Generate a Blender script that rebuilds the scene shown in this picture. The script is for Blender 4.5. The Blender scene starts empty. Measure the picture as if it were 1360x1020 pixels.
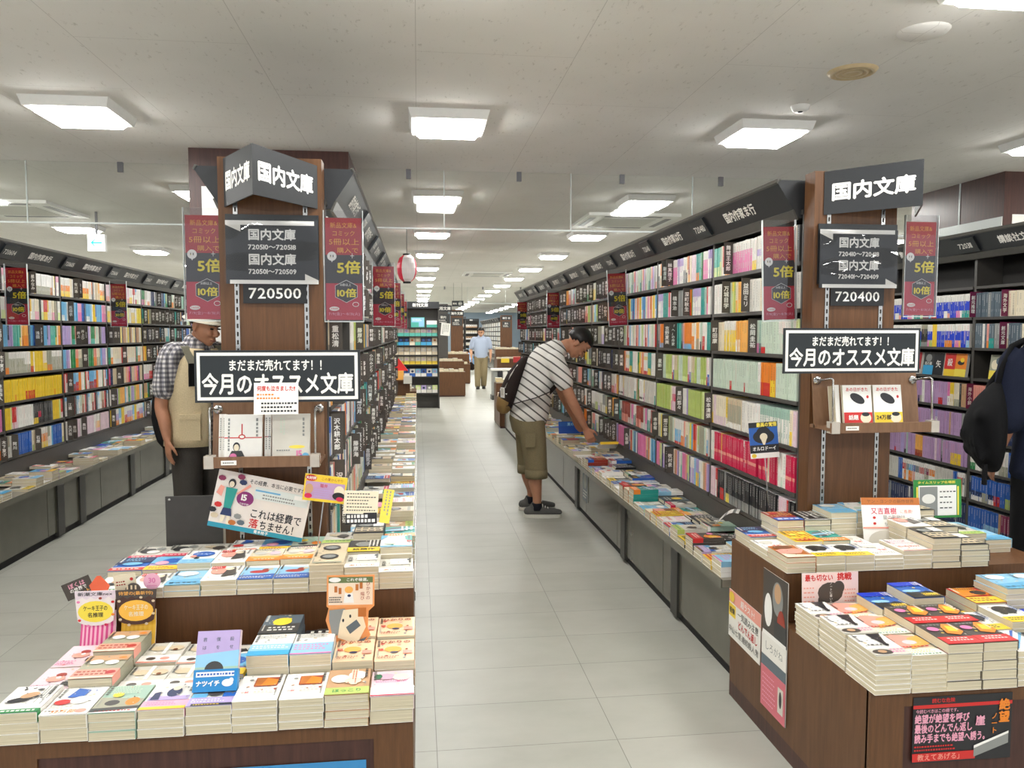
import bpy, math, random
from mathutils import Vector, Matrix
random.seed(11)
SC = bpy.context.scene
COL = SC.collection

# ---------------------------------------------------------------- camera, world, exposure
cam = bpy.data.cameras.new('camera'); cam.sensor_width = 36.0; cam.lens = 27.53
cam.clip_start = 0.05; cam.clip_end = 200
co = bpy.data.objects.new('camera', cam); COL.objects.link(co)
co.location = (0, 0, 1.45)
co.rotation_euler = (math.radians(90 - 3.686), 0, math.radians(-6.843))
SC.camera = co
W = bpy.data.worlds.new('shop_world'); SC.world = W; W.use_nodes = True
W.node_tree.nodes['Background'].inputs[0].default_value = (0.93, 0.96, 1.0, 1)
W.node_tree.nodes['Background'].inputs[1].default_value = 0.4  # added fill: enters behind the camera, where the front wall is left out
SC.view_settings.view_transform = 'Standard'
SC.view_settings.look = 'None'
SC.view_settings.gamma = 1.0
SC.view_settings.use_curve_mapping = False
SC.view_settings.exposure = 1.6
SC.cycles.use_denoising = True
SC.cycles.max_bounces = 8
SC.cycles.diffuse_bounces = 5
SC.cycles.transparent_max_bounces = 24
SC.cycles.sample_clamp_indirect = 6.0
LAMP = 19.0          # emission of the ceiling light diffusers

# ---------------------------------------------------------------- colours
def lin(c):
    c = c / 255.0
    return c / 12.92 if c <= 0.04045 else ((c + 0.055) / 1.055) ** 2.4
def rgb(h):
    if isinstance(h, tuple): return h
    return tuple(lin(int(h[i:i + 2], 16)) for i in (0, 2, 4))
C = {k: rgb(v) for k, v in dict(
    W='efece4', C='efe3c8', G='8f918e', g='cddcca', h='a9a893', y='f2cf3a', o='ee8a2c', r='cf2e2c', m='d42a55', p='e57fb2',
    P='b9a6d6', v='bf9cc4', b='2b62b8', B='2342c8', c='6fb4dc', t='2a9a90', T='57b9a8', l='b9cb70', n='26355e', k='26262a', K='3a3a3a',
    w='7a4a2a', s='f0a392', q='a8c8b8', e='2f8a4e', d='5c6a74', x='8d2f55', S='c9a07a', z='a03a2a', Z='d9d5ca', O='f6b55a', Y='f8e25a',
    R='b82e34', N='171b3a', H='d8c7a8', u='3fa8d8', U='94c9e8', M='efa9c0', L='d9e8a0', D='4b443f', F='f7f5f0', j='c07030', J='e8d0d8', E='1e6a46').items()}
NAME = dict(W='white', C='cream', G='grey', g='pale green', h='khaki', y='golden yellow', o='orange', r='red', m='crimson', p='pink', P='lilac',
    v='mauve', b='blue', B='royal blue', c='sky blue', t='teal', T='turquoise', l='lime green', n='navy', k='black', K='charcoal', w='brown', s='salmon',
    q='sage', e='green', d='slate', x='maroon', S='tan', z='rust', Z='off-white', O='apricot', Y='bright yellow', R='dark red', N='dark navy',
    H='beige', u='cyan', U='light blue', M='rose', L='pale lime', D='dark brown', F='white', j='copper', J='blush', E='dark green')

# ---------------------------------------------------------------- materials
MATS = {}
def newmat(name):
    m = bpy.data.materials.new(name); m.use_nodes = True
    nt = m.node_tree; nt.nodes.clear()
    out = nt.nodes.new('ShaderNodeOutputMaterial')
    b = nt.nodes.new('ShaderNodeBsdfPrincipled')
    nt.links.new(b.outputs[0], out.inputs[0])
    MATS[name] = m
    return m, nt, b
def N(nt, t, **kw):
    n = nt.nodes.new(t)
    for k, v in kw.items(): setattr(n, k, v)
    return n
def mixcol(nt, fac, a, b, mode='MIX'):
    n = N(nt, 'ShaderNodeMix', data_type='RGBA', blend_type=mode)
    for sock, v in ((n.inputs[0], fac), (n.inputs[6], a), (n.inputs[7], b)):
        if hasattr(v, 'links'): nt.links.new(v, sock)
        else: sock.default_value = v if not isinstance(v, tuple) else (*v[:3], 1)
    return n.outputs[2]
def coords(nt, scale=(1, 1, 1), kind='Object', rot=(0, 0, 0)):
    t = N(nt, 'ShaderNodeTexCoord'); m = N(nt, 'ShaderNodeMapping')
    m.inputs['Scale'].default_value = scale; m.inputs['Rotation'].default_value = rot
    nt.links.new(t.outputs[kind], m.inputs[0]); return m.outputs[0]
def noise(nt, vec, scale, detail=3, rough=0.55):
    n = N(nt, 'ShaderNodeTexNoise'); n.inputs['Scale'].default_value = scale
    n.inputs['Detail'].default_value = detail; n.inputs['Roughness'].default_value = rough
    nt.links.new(vec, n.inputs['Vector']); return n.outputs[0]
def ramp(nt, fac, stops):
    r = N(nt, 'ShaderNodeValToRGB')
    while len(r.color_ramp.elements) > len(stops): r.color_ramp.elements.remove(r.color_ramp.elements[-1])
    while len(r.color_ramp.elements) < len(stops): r.color_ramp.elements.new(0.5)
    for e, (p, c) in zip(r.color_ramp.elements, stops): e.position = p; e.color = (*c[:3], 1)
    nt.links.new(fac, r.inputs[0]); return r.outputs[0]
def bump(nt, b, h, strength=0.2, dist=0.01):
    n = N(nt, 'ShaderNodeBump'); n.inputs['Strength'].default_value = strength; n.inputs['Distance'].default_value = dist
    nt.links.new(h, n.inputs['Height']); nt.links.new(n.outputs[0], b.inputs['Normal'])
def simple(name, col, rough=0.5, metal=0.0, spec=0.5, var=0.06, scale=40.0, bumpy=0.0, kind='Object'):
    m, nt, b = newmat(name); col = rgb(col)
    n = noise(nt, coords(nt, kind=kind), scale)
    c = ramp(nt, n, [(0.3, tuple(x * (1 - var) for x in col)), (0.7, tuple(min(1, x * (1 + var)) for x in col))])
    nt.links.new(c, b.inputs['Base Color'])
    b.inputs['Roughness'].default_value = rough; b.inputs['Metallic'].default_value = metal
    b.inputs['Specular IOR Level'].default_value = spec
    if bumpy: bump(nt, b, n, bumpy, 0.004)
    return m
# printed paper: colours carried by the face colours of each mesh
m, nt, b = newmat('print')
at = N(nt, 'ShaderNodeAttribute', attribute_name='Col')
n_ = noise(nt, coords(nt), 60, 2)
nt.links.new(mixcol(nt, 0.06, at.outputs[0], n_, 'MULTIPLY'), b.inputs['Base Color'])
b.inputs['Roughness'].default_value = 0.34; b.inputs['Specular IOR Level'].default_value = 0.45
# page edges: cream with the fine lines of the leaves
m, nt, b = newmat('pages')
wv = noise(nt, coords(nt, (3, 3, 900)), 1.0, 2)
nt.links.new(ramp(nt, wv, [(0.25, rgb('b3a88c')), (0.6, rgb('d9cfb6'))]), b.inputs['Base Color'])
b.inputs['Roughness'].default_value = 0.8; b.inputs['Specular IOR Level'].default_value = 0.15
# brown laminate with upright grain
def woodmat(name, dark, light, sc=(22, 22, 1.6)):
    m, nt, b = newmat(name)
    v = coords(nt, sc); n1 = noise(nt, v, 3.0, 6, 0.65)
    c = ramp(nt, n1, [(0.25, rgb(dark)), (0.75, rgb(light))])
    n2 = noise(nt, coords(nt, (60, 60, 2)), 4.0, 2)
    nt.links.new(mixcol(nt, 0.18, c, n2, 'MULTIPLY'), b.inputs['Base Color'])
    b.inputs['Roughness'].default_value = 0.42; b.inputs['Specular IOR Level'].default_value = 0.4
woodmat('wood', '553720', '734e30')
woodmat('wood_dark', '3c2420', '57372f')
woodmat('wood_light', '75553d', '8d6b50')
woodmat('wood_edge', 'a58a6c', 'b99d80')
simple('shelf', '4a4743', 0.45, 0.0, 0.5, 0.05)
simple('shelf_dark', '2c2a28', 0.6)
simple('header', '26282b', 0.38, 0.0, 0.5, 0.05)
simple('header_rim', '56544f', 0.35, 0.3)
simple('base_panel', '6c6a5f', 0.22, 0.2, 0.5, 0.05, 8)
simple('base_post', '3b3a36', 0.4, 0.1)
simple('ledge_top', '8d877a', 0.35, 0.1, 0.5, 0.06, 20)
simple('sign_black', '202427', 0.3, 0, 0.5, 0.04)
simple('plate_dark', '3a3835', 0.5)
simple('divider', '57514b', 0.42, 0, 0.4, 0.05)
simple('divider_maroon', '7c2850', 0.42, 0, 0.4, 0.05)
simple('steel', 'b8b8b6', 0.25, 0.9, 0.5, 0.03)
simple('bracket', '77767a', 0.4, 0.5)
simple('slot', '201c18', 0.7)
simple('white_plastic', 'e9e8e4', 0.4, 0, 0.5, 0.02)
simple('beige_plastic', 'c9b48e', 0.5)
simple('clear_cap', 'b9b1a6', 0.12, 0, 0.6, 0.03)
simple('black_rubber', '1b1b1c', 0.7)
simple('cardboard', 'b98e5c', 0.8)
simple('wall_paint', 'd9d8d2', 0.75, 0, 0.3, 0.02, 3)
simple('wall_far', '9fb0bf', 0.75, 0, 0.3, 0.02, 3)
# ceiling board: white rock wool with short dark fissures
m, nt, b = newmat('ceiling')
v = coords(nt, (30, 10, 1), rot=(0, 0, 0.12)); n1 = noise(nt, v, 1.6, 4, 0.7)
n2 = noise(nt, coords(nt), 2.0, 2)
base = ramp(nt, n2, [(0.2, rgb('e3e0da')), (0.8, rgb('ece9e4'))])
fis = ramp(nt, n1, [(0.0, (1, 1, 1)), (0.61, (1, 1, 1)), (0.70, (0.76, 0.75, 0.73))])
bk = N(nt, 'ShaderNodeTexBrick'); bk.offset = 0.5
bk.inputs['Scale'].default_value = 1.0; bk.inputs['Brick Width'].default_value = 1.4; bk.inputs['Row Height'].default_value = 0.7; bk.inputs['Mortar Size'].default_value = 0.0014
for q in ('Color1', 'Color2'): bk.inputs[q].default_value = (1, 1, 1, 1)
bk.inputs['Mortar'].default_value = (.72, .71, .7, 1); nt.links.new(coords(nt, rot=(0, 0, math.pi / 2)), bk.inputs[0])
nt.links.new(mixcol(nt, 1.0, mixcol(nt, 1.0, base, fis, 'MULTIPLY'), bk.outputs[0], 'MULTIPLY'), b.inputs['Base Color'])
bump(nt, b, n1, 0.15, 0.003)
b.inputs['Roughness'].default_value = 0.9; b.inputs['Specular IOR Level'].default_value = 0.1
# floor tiles
m, nt, b = newmat('floor_tile')
t = N(nt, 'ShaderNodeTexCoord'); mp = N(nt, 'ShaderNodeMapping')
mp.inputs['Location'].default_value = (-0.055, -0.055, 0)
nt.links.new(t.outputs['Object'], mp.inputs[0])
br = N(nt, 'ShaderNodeTexBrick'); br.offset = 0.0; br.squash = 1.0
br.inputs['Scale'].default_value = 1.0; br.inputs['Brick Width'].default_value = 0.643; br.inputs['Row Height'].default_value = 0.3245
br.inputs['Mortar Size'].default_value = 0.0016; br.inputs['Mortar Smooth'].default_value = 0.2; br.inputs['Bias'].default_value = -0.2
br.inputs['Color1'].default_value = (*rgb('b3b3a9'), 1); br.inputs['Color2'].default_value = (*rgb('bbbab1'), 1)
br.inputs['Mortar'].default_value = (*rgb('84827a'), 1)
nt.links.new(mp.outputs[0], br.inputs[0])
n1 = noise(nt, coords(nt, (1, 1.6, 1)), 2.6, 5, 0.6)
cl = ramp(nt, n1, [(0.3, (0.86, 0.86, 0.85)), (0.7, (1, 1, 1))])
nt.links.new(mixcol(nt, 1.0, br.outputs[0], cl, 'MULTIPLY'), b.inputs['Base Color'])
b.inputs['Roughness'].default_value = 0.36; b.inputs['Specular IOR Level'].default_value = 0.4
bump(nt, b, br.outputs[1], -0.15, 0.002)
# light diffuser
m, nt, b = newmat('diffuser')
b.inputs['Base Color'].default_value = (0.9, 0.9, 0.9, 1)
b.inputs['Emission Color'].default_value = (1.0, 0.995, 0.965, 1); b.inputs['Emission Strength'].default_value = LAMP
m, nt, b = newmat('lit_sign')
at = N(nt, 'ShaderNodeAttribute', attribute_name='Col')
nt.links.new(at.outputs[0], b.inputs['Base Color']); nt.links.new(at.outputs[0], b.inputs['Emission Color']); b.inputs['Emission Strength'].default_value = 1.0
def clearmat(name, tint, refl, rough=0.03):
    m = bpy.data.materials.new(name); m.use_nodes = True; nt = m.node_tree; nt.nodes.clear(); MATS[name] = m
    out = N(nt, 'ShaderNodeOutputMaterial'); mx = N(nt, 'ShaderNodeMixShader'); tr = N(nt, 'ShaderNodeBsdfTransparent'); gl = N(nt, 'ShaderNodeBsdfGlossy')
    tr.inputs[0].default_value = (*rgb(tint), 1); gl.inputs['Roughness'].default_value = rough
    nz = noise(nt, coords(nt), 3, 1); fr = N(nt, 'ShaderNodeFresnel'); fr.inputs[0].default_value = 1.45
    mt = N(nt, 'ShaderNodeMath', operation='MULTIPLY'); mt.inputs[1].default_value = refl
    nt.links.new(fr.outputs[0], mt.inputs[0]); nt.links.new(mt.outputs[0], mx.inputs[0])
    ad = N(nt, 'ShaderNodeMath', operation='MULTIPLY'); ad.inputs[1].default_value = 0.06
    nt.links.new(nz, ad.inputs[0]); nt.links.new(ad.outputs[0], gl.inputs['Roughness'])
    nt.links.new(tr.outputs[0], mx.inputs[1]); nt.links.new(gl.outputs[0], mx.inputs[2]); nt.links.new(mx.outputs[0], out.inputs[0])
clearmat('glass', 'fcfdfc', 0.8); clearmat('acrylic', 'fbfbfc', 0.9)
simple('glass_edge', 'cfd6d4', 0.2, 0, 0.6)
# cloth, skin, hair
def cloth(name, col, var=0.1, scale=160):
    return simple(name, col, 0.85, 0, 0.2, var, scale, 0.25)
for k, v in dict(skin='b98468', skin_tan='b27e62', skin_far='c89878').items():
    m = simple(k, v, 0.5, 0, 0.35, 0.07, 25)
simple('hair', '1d1a19', 0.45, 0, 0.4, 0.35, 60); simple('hair_grey', '3a3533', 0.5, 0, 0.4, 0.35, 60)
cloth('vest', 'cdbb98'); cloth('trousers_dark', '47433f'); cloth('khaki', '80755a', 0.12); cloth('chino', '8e8062'); cloth('navy', '1f2436'); cloth('black_cloth', '141416')
cloth('strap_grey', '7d7a6b'); cloth('bag_brown', '2d2422'); cloth('bag_tan', '8c7046'); cloth('blue_shirt', 'a9b4c8', 0.05); cloth('sock', '23232b'); cloth('shoe_grey', '5b5a58'); cloth('hat_cloth', 'cfc6b4'); cloth('light_blue', '8fb4dc')
simple('sole', 'd8d5ca', 0.6); simple('lace', 'eceae4', 0.7); simple('lips', '8a5248', 0.5); simple('eye_dark', '17120f', 0.25); simple('shoe_black', '17161a', 0.35)
# check shirt
m, nt, b = newmat('check_shirt')
v = coords(nt, (1, 1, 1)); sp = N(nt, 'ShaderNodeSeparateXYZ'); nt.links.new(v, sp.inputs[0])
def stripes(nt, sock, freq, lo, hi, phase=0.0):
    mu = N(nt, 'ShaderNodeMath', operation='MULTIPLY'); mu.inputs[1].default_value = freq; nt.links.new(sock, mu.inputs[0])
    ad = N(nt, 'ShaderNodeMath', operation='ADD'); ad.inputs[1].default_value = phase; nt.links.new(mu.outputs[0], ad.inputs[0])
    fr = N(nt, 'ShaderNodeMath', operation='FRACT'); nt.links.new(ad.outputs[0], fr.inputs[0])
    return ramp(nt, fr.outputs[0], [(0, lo), (0.48, lo), (0.52, hi), (1, hi)])
nt.links.new(mixcol(nt, 1.0, stripes(nt, sp.outputs[2], 38, (1, 1, 1), (0.42, 0.42, 0.47)), mixcol(nt, 1.0, stripes(nt, sp.outputs[0], 38, rgb('dcd8d6'), tuple(x * .42 for x in rgb('dcd8d6'))), stripes(nt, sp.outputs[1], 38, (1, 1, 1), (0.55, 0.55, 0.6)), 'MULTIPLY'), 'MULTIPLY'), b.inputs['Base Color'])
b.inputs['Roughness'].default_value = 0.85
# white polo with thin dark stripes square to the leaning back
m, nt, b = newmat('stripe_shirt')
v = coords(nt, (1, 1, 1)); sp = N(nt, 'ShaderNodeSeparateXYZ'); nt.links.new(v, sp.inputs[0])
def axis_sum(nt, sp, a):
    tot = None
    for i, k in enumerate(a):
        mu = N(nt, 'ShaderNodeMath', operation='MULTIPLY'); mu.inputs[1].default_value = k; nt.links.new(sp.outputs[i], mu.inputs[0])
        if tot is None: tot = mu.outputs[0]
        else:
            ad = N(nt, 'ShaderNodeMath', operation='ADD'); nt.links.new(tot, ad.inputs[0]); nt.links.new(mu.outputs[0], ad.inputs[1]); tot = ad.outputs[0]
    return tot
mu = N(nt, 'ShaderNodeMath', operation='MULTIPLY'); mu.inputs[1].default_value = 19.0; nt.links.new(axis_sum(nt, sp, (0.6, 0.08, 0.78)), mu.inputs[0])
fr = N(nt, 'ShaderNodeMath', operation='FRACT'); nt.links.new(mu.outputs[0], fr.inputs[0])
nt.links.new(ramp(nt, fr.outputs[0], [(0, rgb('e6e3de')), (0.74, rgb('e6e3de')), (0.78, rgb('5c5a56')), (0.95, rgb('5c5a56')), (1.0, rgb('e6e3de'))]), b.inputs['Base Color'])
b.inputs['Roughness'].default_value = 0.85

# ---------------------------------------------------------------- mesh builder
class MB:
    def __init__(s): s.v = []; s.f = []; s.c = []; s.m = []; s.sm = []
    def add(s, vs, fs, mat, col=(0.8, 0.8, 0.8), smooth=False):
        n = len(s.v); s.v.extend(tuple(v) for v in vs)
        for f in fs: s.f.append(tuple(i + n for i in f)); s.c.append(col); s.m.append(mat); s.sm.append(smooth)
        return s
    def box(s, x0, x1, y0, y1, z0, z1, mat, col=(0.8, 0.8, 0.8), M=None, skip=''):
        vs = [Vector(p) for p in ((x0, y0, z0), (x1, y0, z0), (x1, y1, z0), (x0, y1, z0), (x0, y0, z1), (x1, y0, z1), (x1, y1, z1), (x0, y1, z1))]
        if M is not None: vs = [M @ v for v in vs]
        fs = dict(b=(0, 3, 2, 1), t=(4, 5, 6, 7), f=(0, 1, 5, 4), r=(1, 2, 6, 5), k=(2, 3, 7, 6), l=(3, 0, 4, 7))
        return s.add(vs, [v for k, v in fs.items() if k not in skip], mat, col)
    def prism(s, pts, ax, a0, a1, mat, col=(0.8, 0.8, 0.8), M=None):
        # polygon pts (2D) extruded along axis ax between a0 and a1
        def P(p, a): return Vector({'x': (a, p[0], p[1]), 'y': (p[0], a, p[1]), 'z': (p[0], p[1], a)}[ax])
        n = len(pts); vs = [P(p, a0) for p in pts] + [P(p, a1) for p in pts]
        if M is not None: vs = [M @ v for v in vs]
        fs = [tuple(range(n))[::-1], tuple(range(n, 2 * n))] + [(i, (i + 1) % n, n + (i + 1) % n, n + i) for i in range(n)]
        return s.add(vs, fs, mat, col)
    def lathe(s, prof, mat, col=(0.8, 0.8, 0.8), n=24, M=None, smooth=True):
        vs = []; fs = []
        for r, z in prof:
            for i in range(n):
                a = 2 * math.pi * i / n; vs.append(Vector((r * math.cos(a), r * math.sin(a), z)))
        for j in range(len(prof) - 1):
            for i in range(n): fs.append((j * n + i, j * n + (i + 1) % n, (j + 1) * n + (i + 1) % n, (j + 1) * n + i))
        if M is not None: vs = [M @ v for v in vs]
        return s.add(vs, fs, mat, col, smooth)
    def tube(s, pts, r, mat, col=(0.8, 0.8, 0.8), n=8):
        pts = [Vector(p) for p in pts]; vs = []; fs = []
        for i, p in enumerate(pts):
            t = (pts[min(i + 1, len(pts) - 1)] - pts[max(i - 1, 0)]).normalized()
            a = t.cross(Vector((0, 0, 1)) if abs(t.z) < 0.9 else Vector((1, 0, 0))).normalized(); b2 = t.cross(a)
            rr = r[i] if isinstance(r, (list, tuple)) else r
            vs += [p + (a * math.cos(k * 2 * math.pi / n) + b2 * math.sin(k * 2 * math.pi / n)) * rr for k in range(n)]
        for i in range(len(pts) - 1):
            for k in range(n): fs.append((i * n + k, i * n + (k + 1) % n, (i + 1) * n + (k + 1) % n, (i + 1) * n + k))
        fs += [tuple(range(n))[::-1], tuple(range((len(pts) - 1) * n, len(pts) * n))]
        return s.add(vs, fs, mat, col, True)
    def mesh(s, name):
        me = bpy.data.meshes.new(name); me.from_pydata(s.v, [], s.f)
        keys = list(dict.fromkeys(s.m)); ix = {k: i for i, k in enumerate(keys)}
        for k in keys: me.materials.append(MATS[k])
        me.polygons.foreach_set('material_index', [ix[k] for k in s.m])
        me.polygons.foreach_set('use_smooth', s.sm)
        if any(k in ('print', 'lit_sign') for k in keys):
            at = me.color_attributes.new('Col', 'FLOAT_COLOR', 'CORNER'); buf = []
            for f, c in zip(s.f, s.c): buf.extend((c[0], c[1], c[2], 1.0) * len(f))
            at.data.foreach_set('color', buf)
        me.update(); return me
    def build(s, name, parent=None, M=None):
        o = bpy.data.objects.new(name, s.mesh(name)); COL.objects.link(o)
        if parent is not None: o.parent = parent
        if M is not None: o.matrix_local = M
        return o
USED = {}
def lk(t): return ' '.join(w for w in t.lower().replace(',', ' ').split() if not w.isdigit())
def tag(o, label, cat, group=None, kind=None):
    assert 4 <= len(label.replace('-', ' ').split()) <= 22, label
    if len(label.split()) > 16: print('LONG', label)
    if lk(label) in USED and (group is None or USED[lk(label)] != group): print('DUPLICATE', label)
    USED[lk(label)] = group
    o['label'] = label; o['category'] = cat
    if group: o['group'] = group
    if kind: o['kind'] = kind
    return o
def empty(name, label, cat, loc=(0, 0, 0), rz=0.0, group=None):
    o = bpy.data.objects.new(name, None); COL.objects.link(o); o.location = loc; o.rotation_euler = (0, 0, rz); o.empty_display_size = 0.05
    return tag(o, label, cat, group)
def struct(name, mb):
    o = mb.build(name); o['kind'] = 'structure'; return o
ORD = 'first second third fourth fifth sixth seventh eighth ninth tenth eleventh twelfth thirteenth fourteenth fifteenth sixteenth seventeenth eighteenth nineteenth'.split()
def ordw(n):   # 1-based
    if n <= 19: return ORD[n - 1]
    t, u = divmod(n, 10); w = {2: 'twent', 3: 'thirt', 4: 'fort', 5: 'fift', 6: 'sixt', 7: 'sevent', 8: 'eight', 9: 'ninet'}
    if t > 9: return 'hundred-and-' + ordw(n - 100) if n > 100 else 'hundredth'
    return w[t] + 'ieth' if u == 0 else w[t] + 'y-' + ORD[u - 1]

# ---------------------------------------------------------------- lettering (flat mesh glyphs) and printed art
GL = {}
def glyph(ch, bold):
    k = (ch, bold)
    if k not in GL:
        cu = bpy.data.curves.new('g', 'FONT'); cu.body = ch; cu.size = 1; cu.resolution_u = 2
        o = bpy.data.objects.new('g', cu); me = o.to_mesh()
        vs = [(v.co.x, v.co.y) for v in me.vertices]; fs = [tuple(p.vertices) for p in me.polygons]
        o.to_mesh_clear(); bpy.data.objects.remove(o); bpy.data.curves.remove(cu)
        if vs: x0 = min(v[0] for v in vs); x1 = max(v[0] for v in vs)
        else: x0, x1 = 0, 0.3
        wide = ord(ch) > 0x2000
        adv = 1.0 if wide else x1 - x0 + 0.09
        if not wide: vs = [(x - x0 + 0.045, y) for x, y in vs]
        if bold:                                   # heavier strokes: the outline laid down again around itself
            v0, f0, n = vs, fs, len(vs); vs, fs = [], []
            for q, (dx, dy) in enumerate(((-bold, 0), (bold, 0), (0, -bold), (0, bold))):
                vs += [(x + dx, y + dy, q * .00003) for x, y in v0]; fs += [tuple(i + q * n for i in f) for f in f0]
        GL[k] = (vs, fs, adv)
    return GL[k]
class Art:
    EPS = 0.00022
    def __init__(s): s.items = []; s.n = 0
    def lay(s, vs, fs, col, lift=None):
        s.n += 1; z = s.EPS * s.n if lift is None else lift
        s.items.append((vs, fs, col if isinstance(col, tuple) else C[col], z)); return s
    def rect(s, x0, y0, x1, y1, col): return s.lay([(x0, y0), (x1, y0), (x1, y1), (x0, y1)], [(0, 1, 2, 3)], col)
    def poly(s, pts, col): return s.lay(list(pts), [tuple(range(len(pts)))], col)
    def ell(s, cx, cy, rx, ry, col, n=20, rot=0.0):
        c, q = math.cos(rot), math.sin(rot); P = []
        for i in range(n):
            a = 2 * math.pi * i / n; x, y = rx * math.cos(a), ry * math.sin(a); P.append((cx + x * c - y * q, cy + x * q + y * c))
        return s.poly(P, col)
    def text(s, t, cx, cy, h, col, bold=0.0, width=None, vert=False, rot=0.0):
        vs = []; fs = []; x = 0.0
        for i, ch in enumerate(t):
            gv, gf, adv = glyph(ch, bold)
            n = len(vs)
            if vert: vs += [(g[0] - adv / 2, g[1] - 0.38 - i * 1.04, g[2] if len(g) > 2 else 0) for g in gv]
            else: vs += [(g[0] + x, g[1] - 0.37, g[2] if len(g) > 2 else 0) for g in gv]; x += adv
            fs += [tuple(k + n for k in f) for f in gf]
        if vert: tot = len(t) * 1.04; vs = [(px, py + tot / 2 - 0.52, pz) for px, py, pz in vs]; sx = sy = h
        else:
            vs = [(px - x / 2, py, pz) for px, py, pz in vs]; sy = h; sx = h if width is None else width / x
        c, q = math.cos(rot), math.sin(rot)
        vs = [(cx + px * sx * c - py * sy * q, cy + px * sx * q + py * sy * c, pz) for px, py, pz in vs]
        return s.lay(vs, fs, col)
    def lines(s, x0, y0, x1, y1, n, col, vert=True, fill=0.45, seed=0):
        # rows (or columns) of small marks: lettering too small to read
        R = random.Random(seed * 7 + n); vs = []; fs = []
        for i in range(n):
            if vert:
                w = (x1 - x0) / n; a = x0 + w * (i + 0.5 - fill / 2); b2 = a + w * fill; y = y1
                end = y0 + (y1 - y0) * R.uniform(0, 0.35)
                while y > end:
                    hgt = w * R.uniform(0.4, 0.8); k = len(vs); vs += [(a, y - hgt), (b2, y - hgt), (b2, y), (a, y)]; fs.append((k, k + 1, k + 2, k + 3)); y -= hgt + w * 0.3
            else:
                w = (y1 - y0) / n; a = y1 - w * (i + 0.5 + fill / 2); b2 = a + w * fill; x = x0; end = x1 - (x1 - x0) * R.uniform(0, 0.3)
                while x < end:
                    g = w * R.uniform(0.35, 0.7); k = len(vs); vs += [(x, a), (x + g, a), (x + g, b2), (x, b2)]; fs.append((k, k + 1, k + 2, k + 3)); x += g + w * 0.25
        return s.lay(vs, fs, col)
    def into(s, mb, M, mat='print'):
        for vs, fs, col, z in s.items: mb.add([M @ Vector((p[0], p[1], z + (p[2] if len(p) > 2 else 0))) for p in vs], fs, mat, col)
        return mb
def plane(o, u, v):
    # matrix with local x -> u, y -> v, z -> u x v
    u = Vector(u).normalized(); v = Vector(v).normalized(); w = u.cross(v)
    M = Matrix((u, v, w)).transposed().to_4x4(); M.translation = Vector(o); return M
def card(name, label, cat, M, w, h, art, thick=0.002, back='W', group=None, mat='print', parent=None):
    # a stiff printed sheet: real thickness, the print on its front
    mb = MB(); mb.box(-w / 2, w / 2, -h / 2, h / 2, -thick, 0, mat, C[back] if isinstance(back, str) else back); art.into(mb, Matrix.Identity(4), mat)
    o = mb.build(name, parent, M)
    if label: tag(o, label, cat, group)
    return o
# ================================================================ the room
X0, X1, Y0R, Y1R, ZC = -7.2, 8.2, -3.2, 46.0, 2.67
struct('floor', MB().box(X0, X1, Y0R, Y1R, -0.1, 0, 'floor_tile'))
struct('ceiling', MB().box(X0, X1, Y0R, Y1R, ZC, ZC + 0.1, 'ceiling'))
struct('wall_left', MB().box(X0 - 0.1, X0, Y0R, Y1R, 0, ZC, 'wall_paint'))
struct('wall_right', MB().box(X1, X1 + 0.1, Y0R, Y1R, 0, ZC, 'wall_paint'))
struct('wall_back', MB().box(X0, X1, Y1R, Y1R + 0.1, 0, ZC, 'wall_far'))
mb = MB().box(-1.49, -0.455, 5.45, 6.3, 0, ZC, 'wood_dark', skip='bt')
mb.box(-1.41, -0.60, 5.444, 5.45, 0.6, 2.42, 'white_plastic')
struct('column', mb)
mb = MB().box(4.4, 5.5, 5.5, 6.62, 0, ZC, 'wood_dark', skip='bt'); struct('column', mb)
struct('column', MB().box(-1.0, -0.46, 13.6, 14.2, 0, ZC, 'wood_dark', skip='bt'))

# ---------------------------------------------------------------- ceiling lights
def light_frame():
    mb = MB(); a, b2, h = 0.222, 0.215, 0.05; ai, bi = 0.182, 0.176
    # outer tray with sloping sides around the diffuser
    o = [(-a, -b2, 0), (a, -b2, 0), (a, b2, 0), (-a, b2, 0)]; q = [(-a + .015, -b2 + .015, -h), (a - .015, -b2 + .015, -h), (a - .015, b2 - .015, -h), (-a + .015, b2 - .015, -h)]
    r = [(-ai, -bi, -h), (ai, -bi, -h), (ai, bi, -h), (-ai, bi, -h)]
    vs = o + q + r; fs = []
    for i in range(4):
        j = (i + 1) % 4; fs += [(i, j, 4 + j, 4 + i), (4 + i, 4 + j, 8 + j, 8 + i)]
    mb.add(vs, fs, 'white_plastic'); return mb.mesh('frame')
def light_diff():
    mb = MB(); ai, bi = 0.182, 0.176
    vs = [(-ai, -bi, -.05), (ai, -bi, -.05), (ai, bi, -.05), (-ai, bi, -.05), (-ai + .02, -bi + .02, -.075), (ai - .02, -bi + .02, -.075), (ai - .02, bi - .02, -.075), (-ai + .02, bi - .02, -.075)]
    mb.add(vs, [(4, 7, 6, 5)] + [(i, 4 + i, 4 + (i + 1) % 4, (i + 1) % 4) for i in range(4)], 'diffuser'); return mb.mesh('diffuser')
FM, DM = light_frame(), light_diff()
XL = [-5.75, -3.8, -1.8, 0.18, 2.06, 3.98, 5.95]
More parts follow.
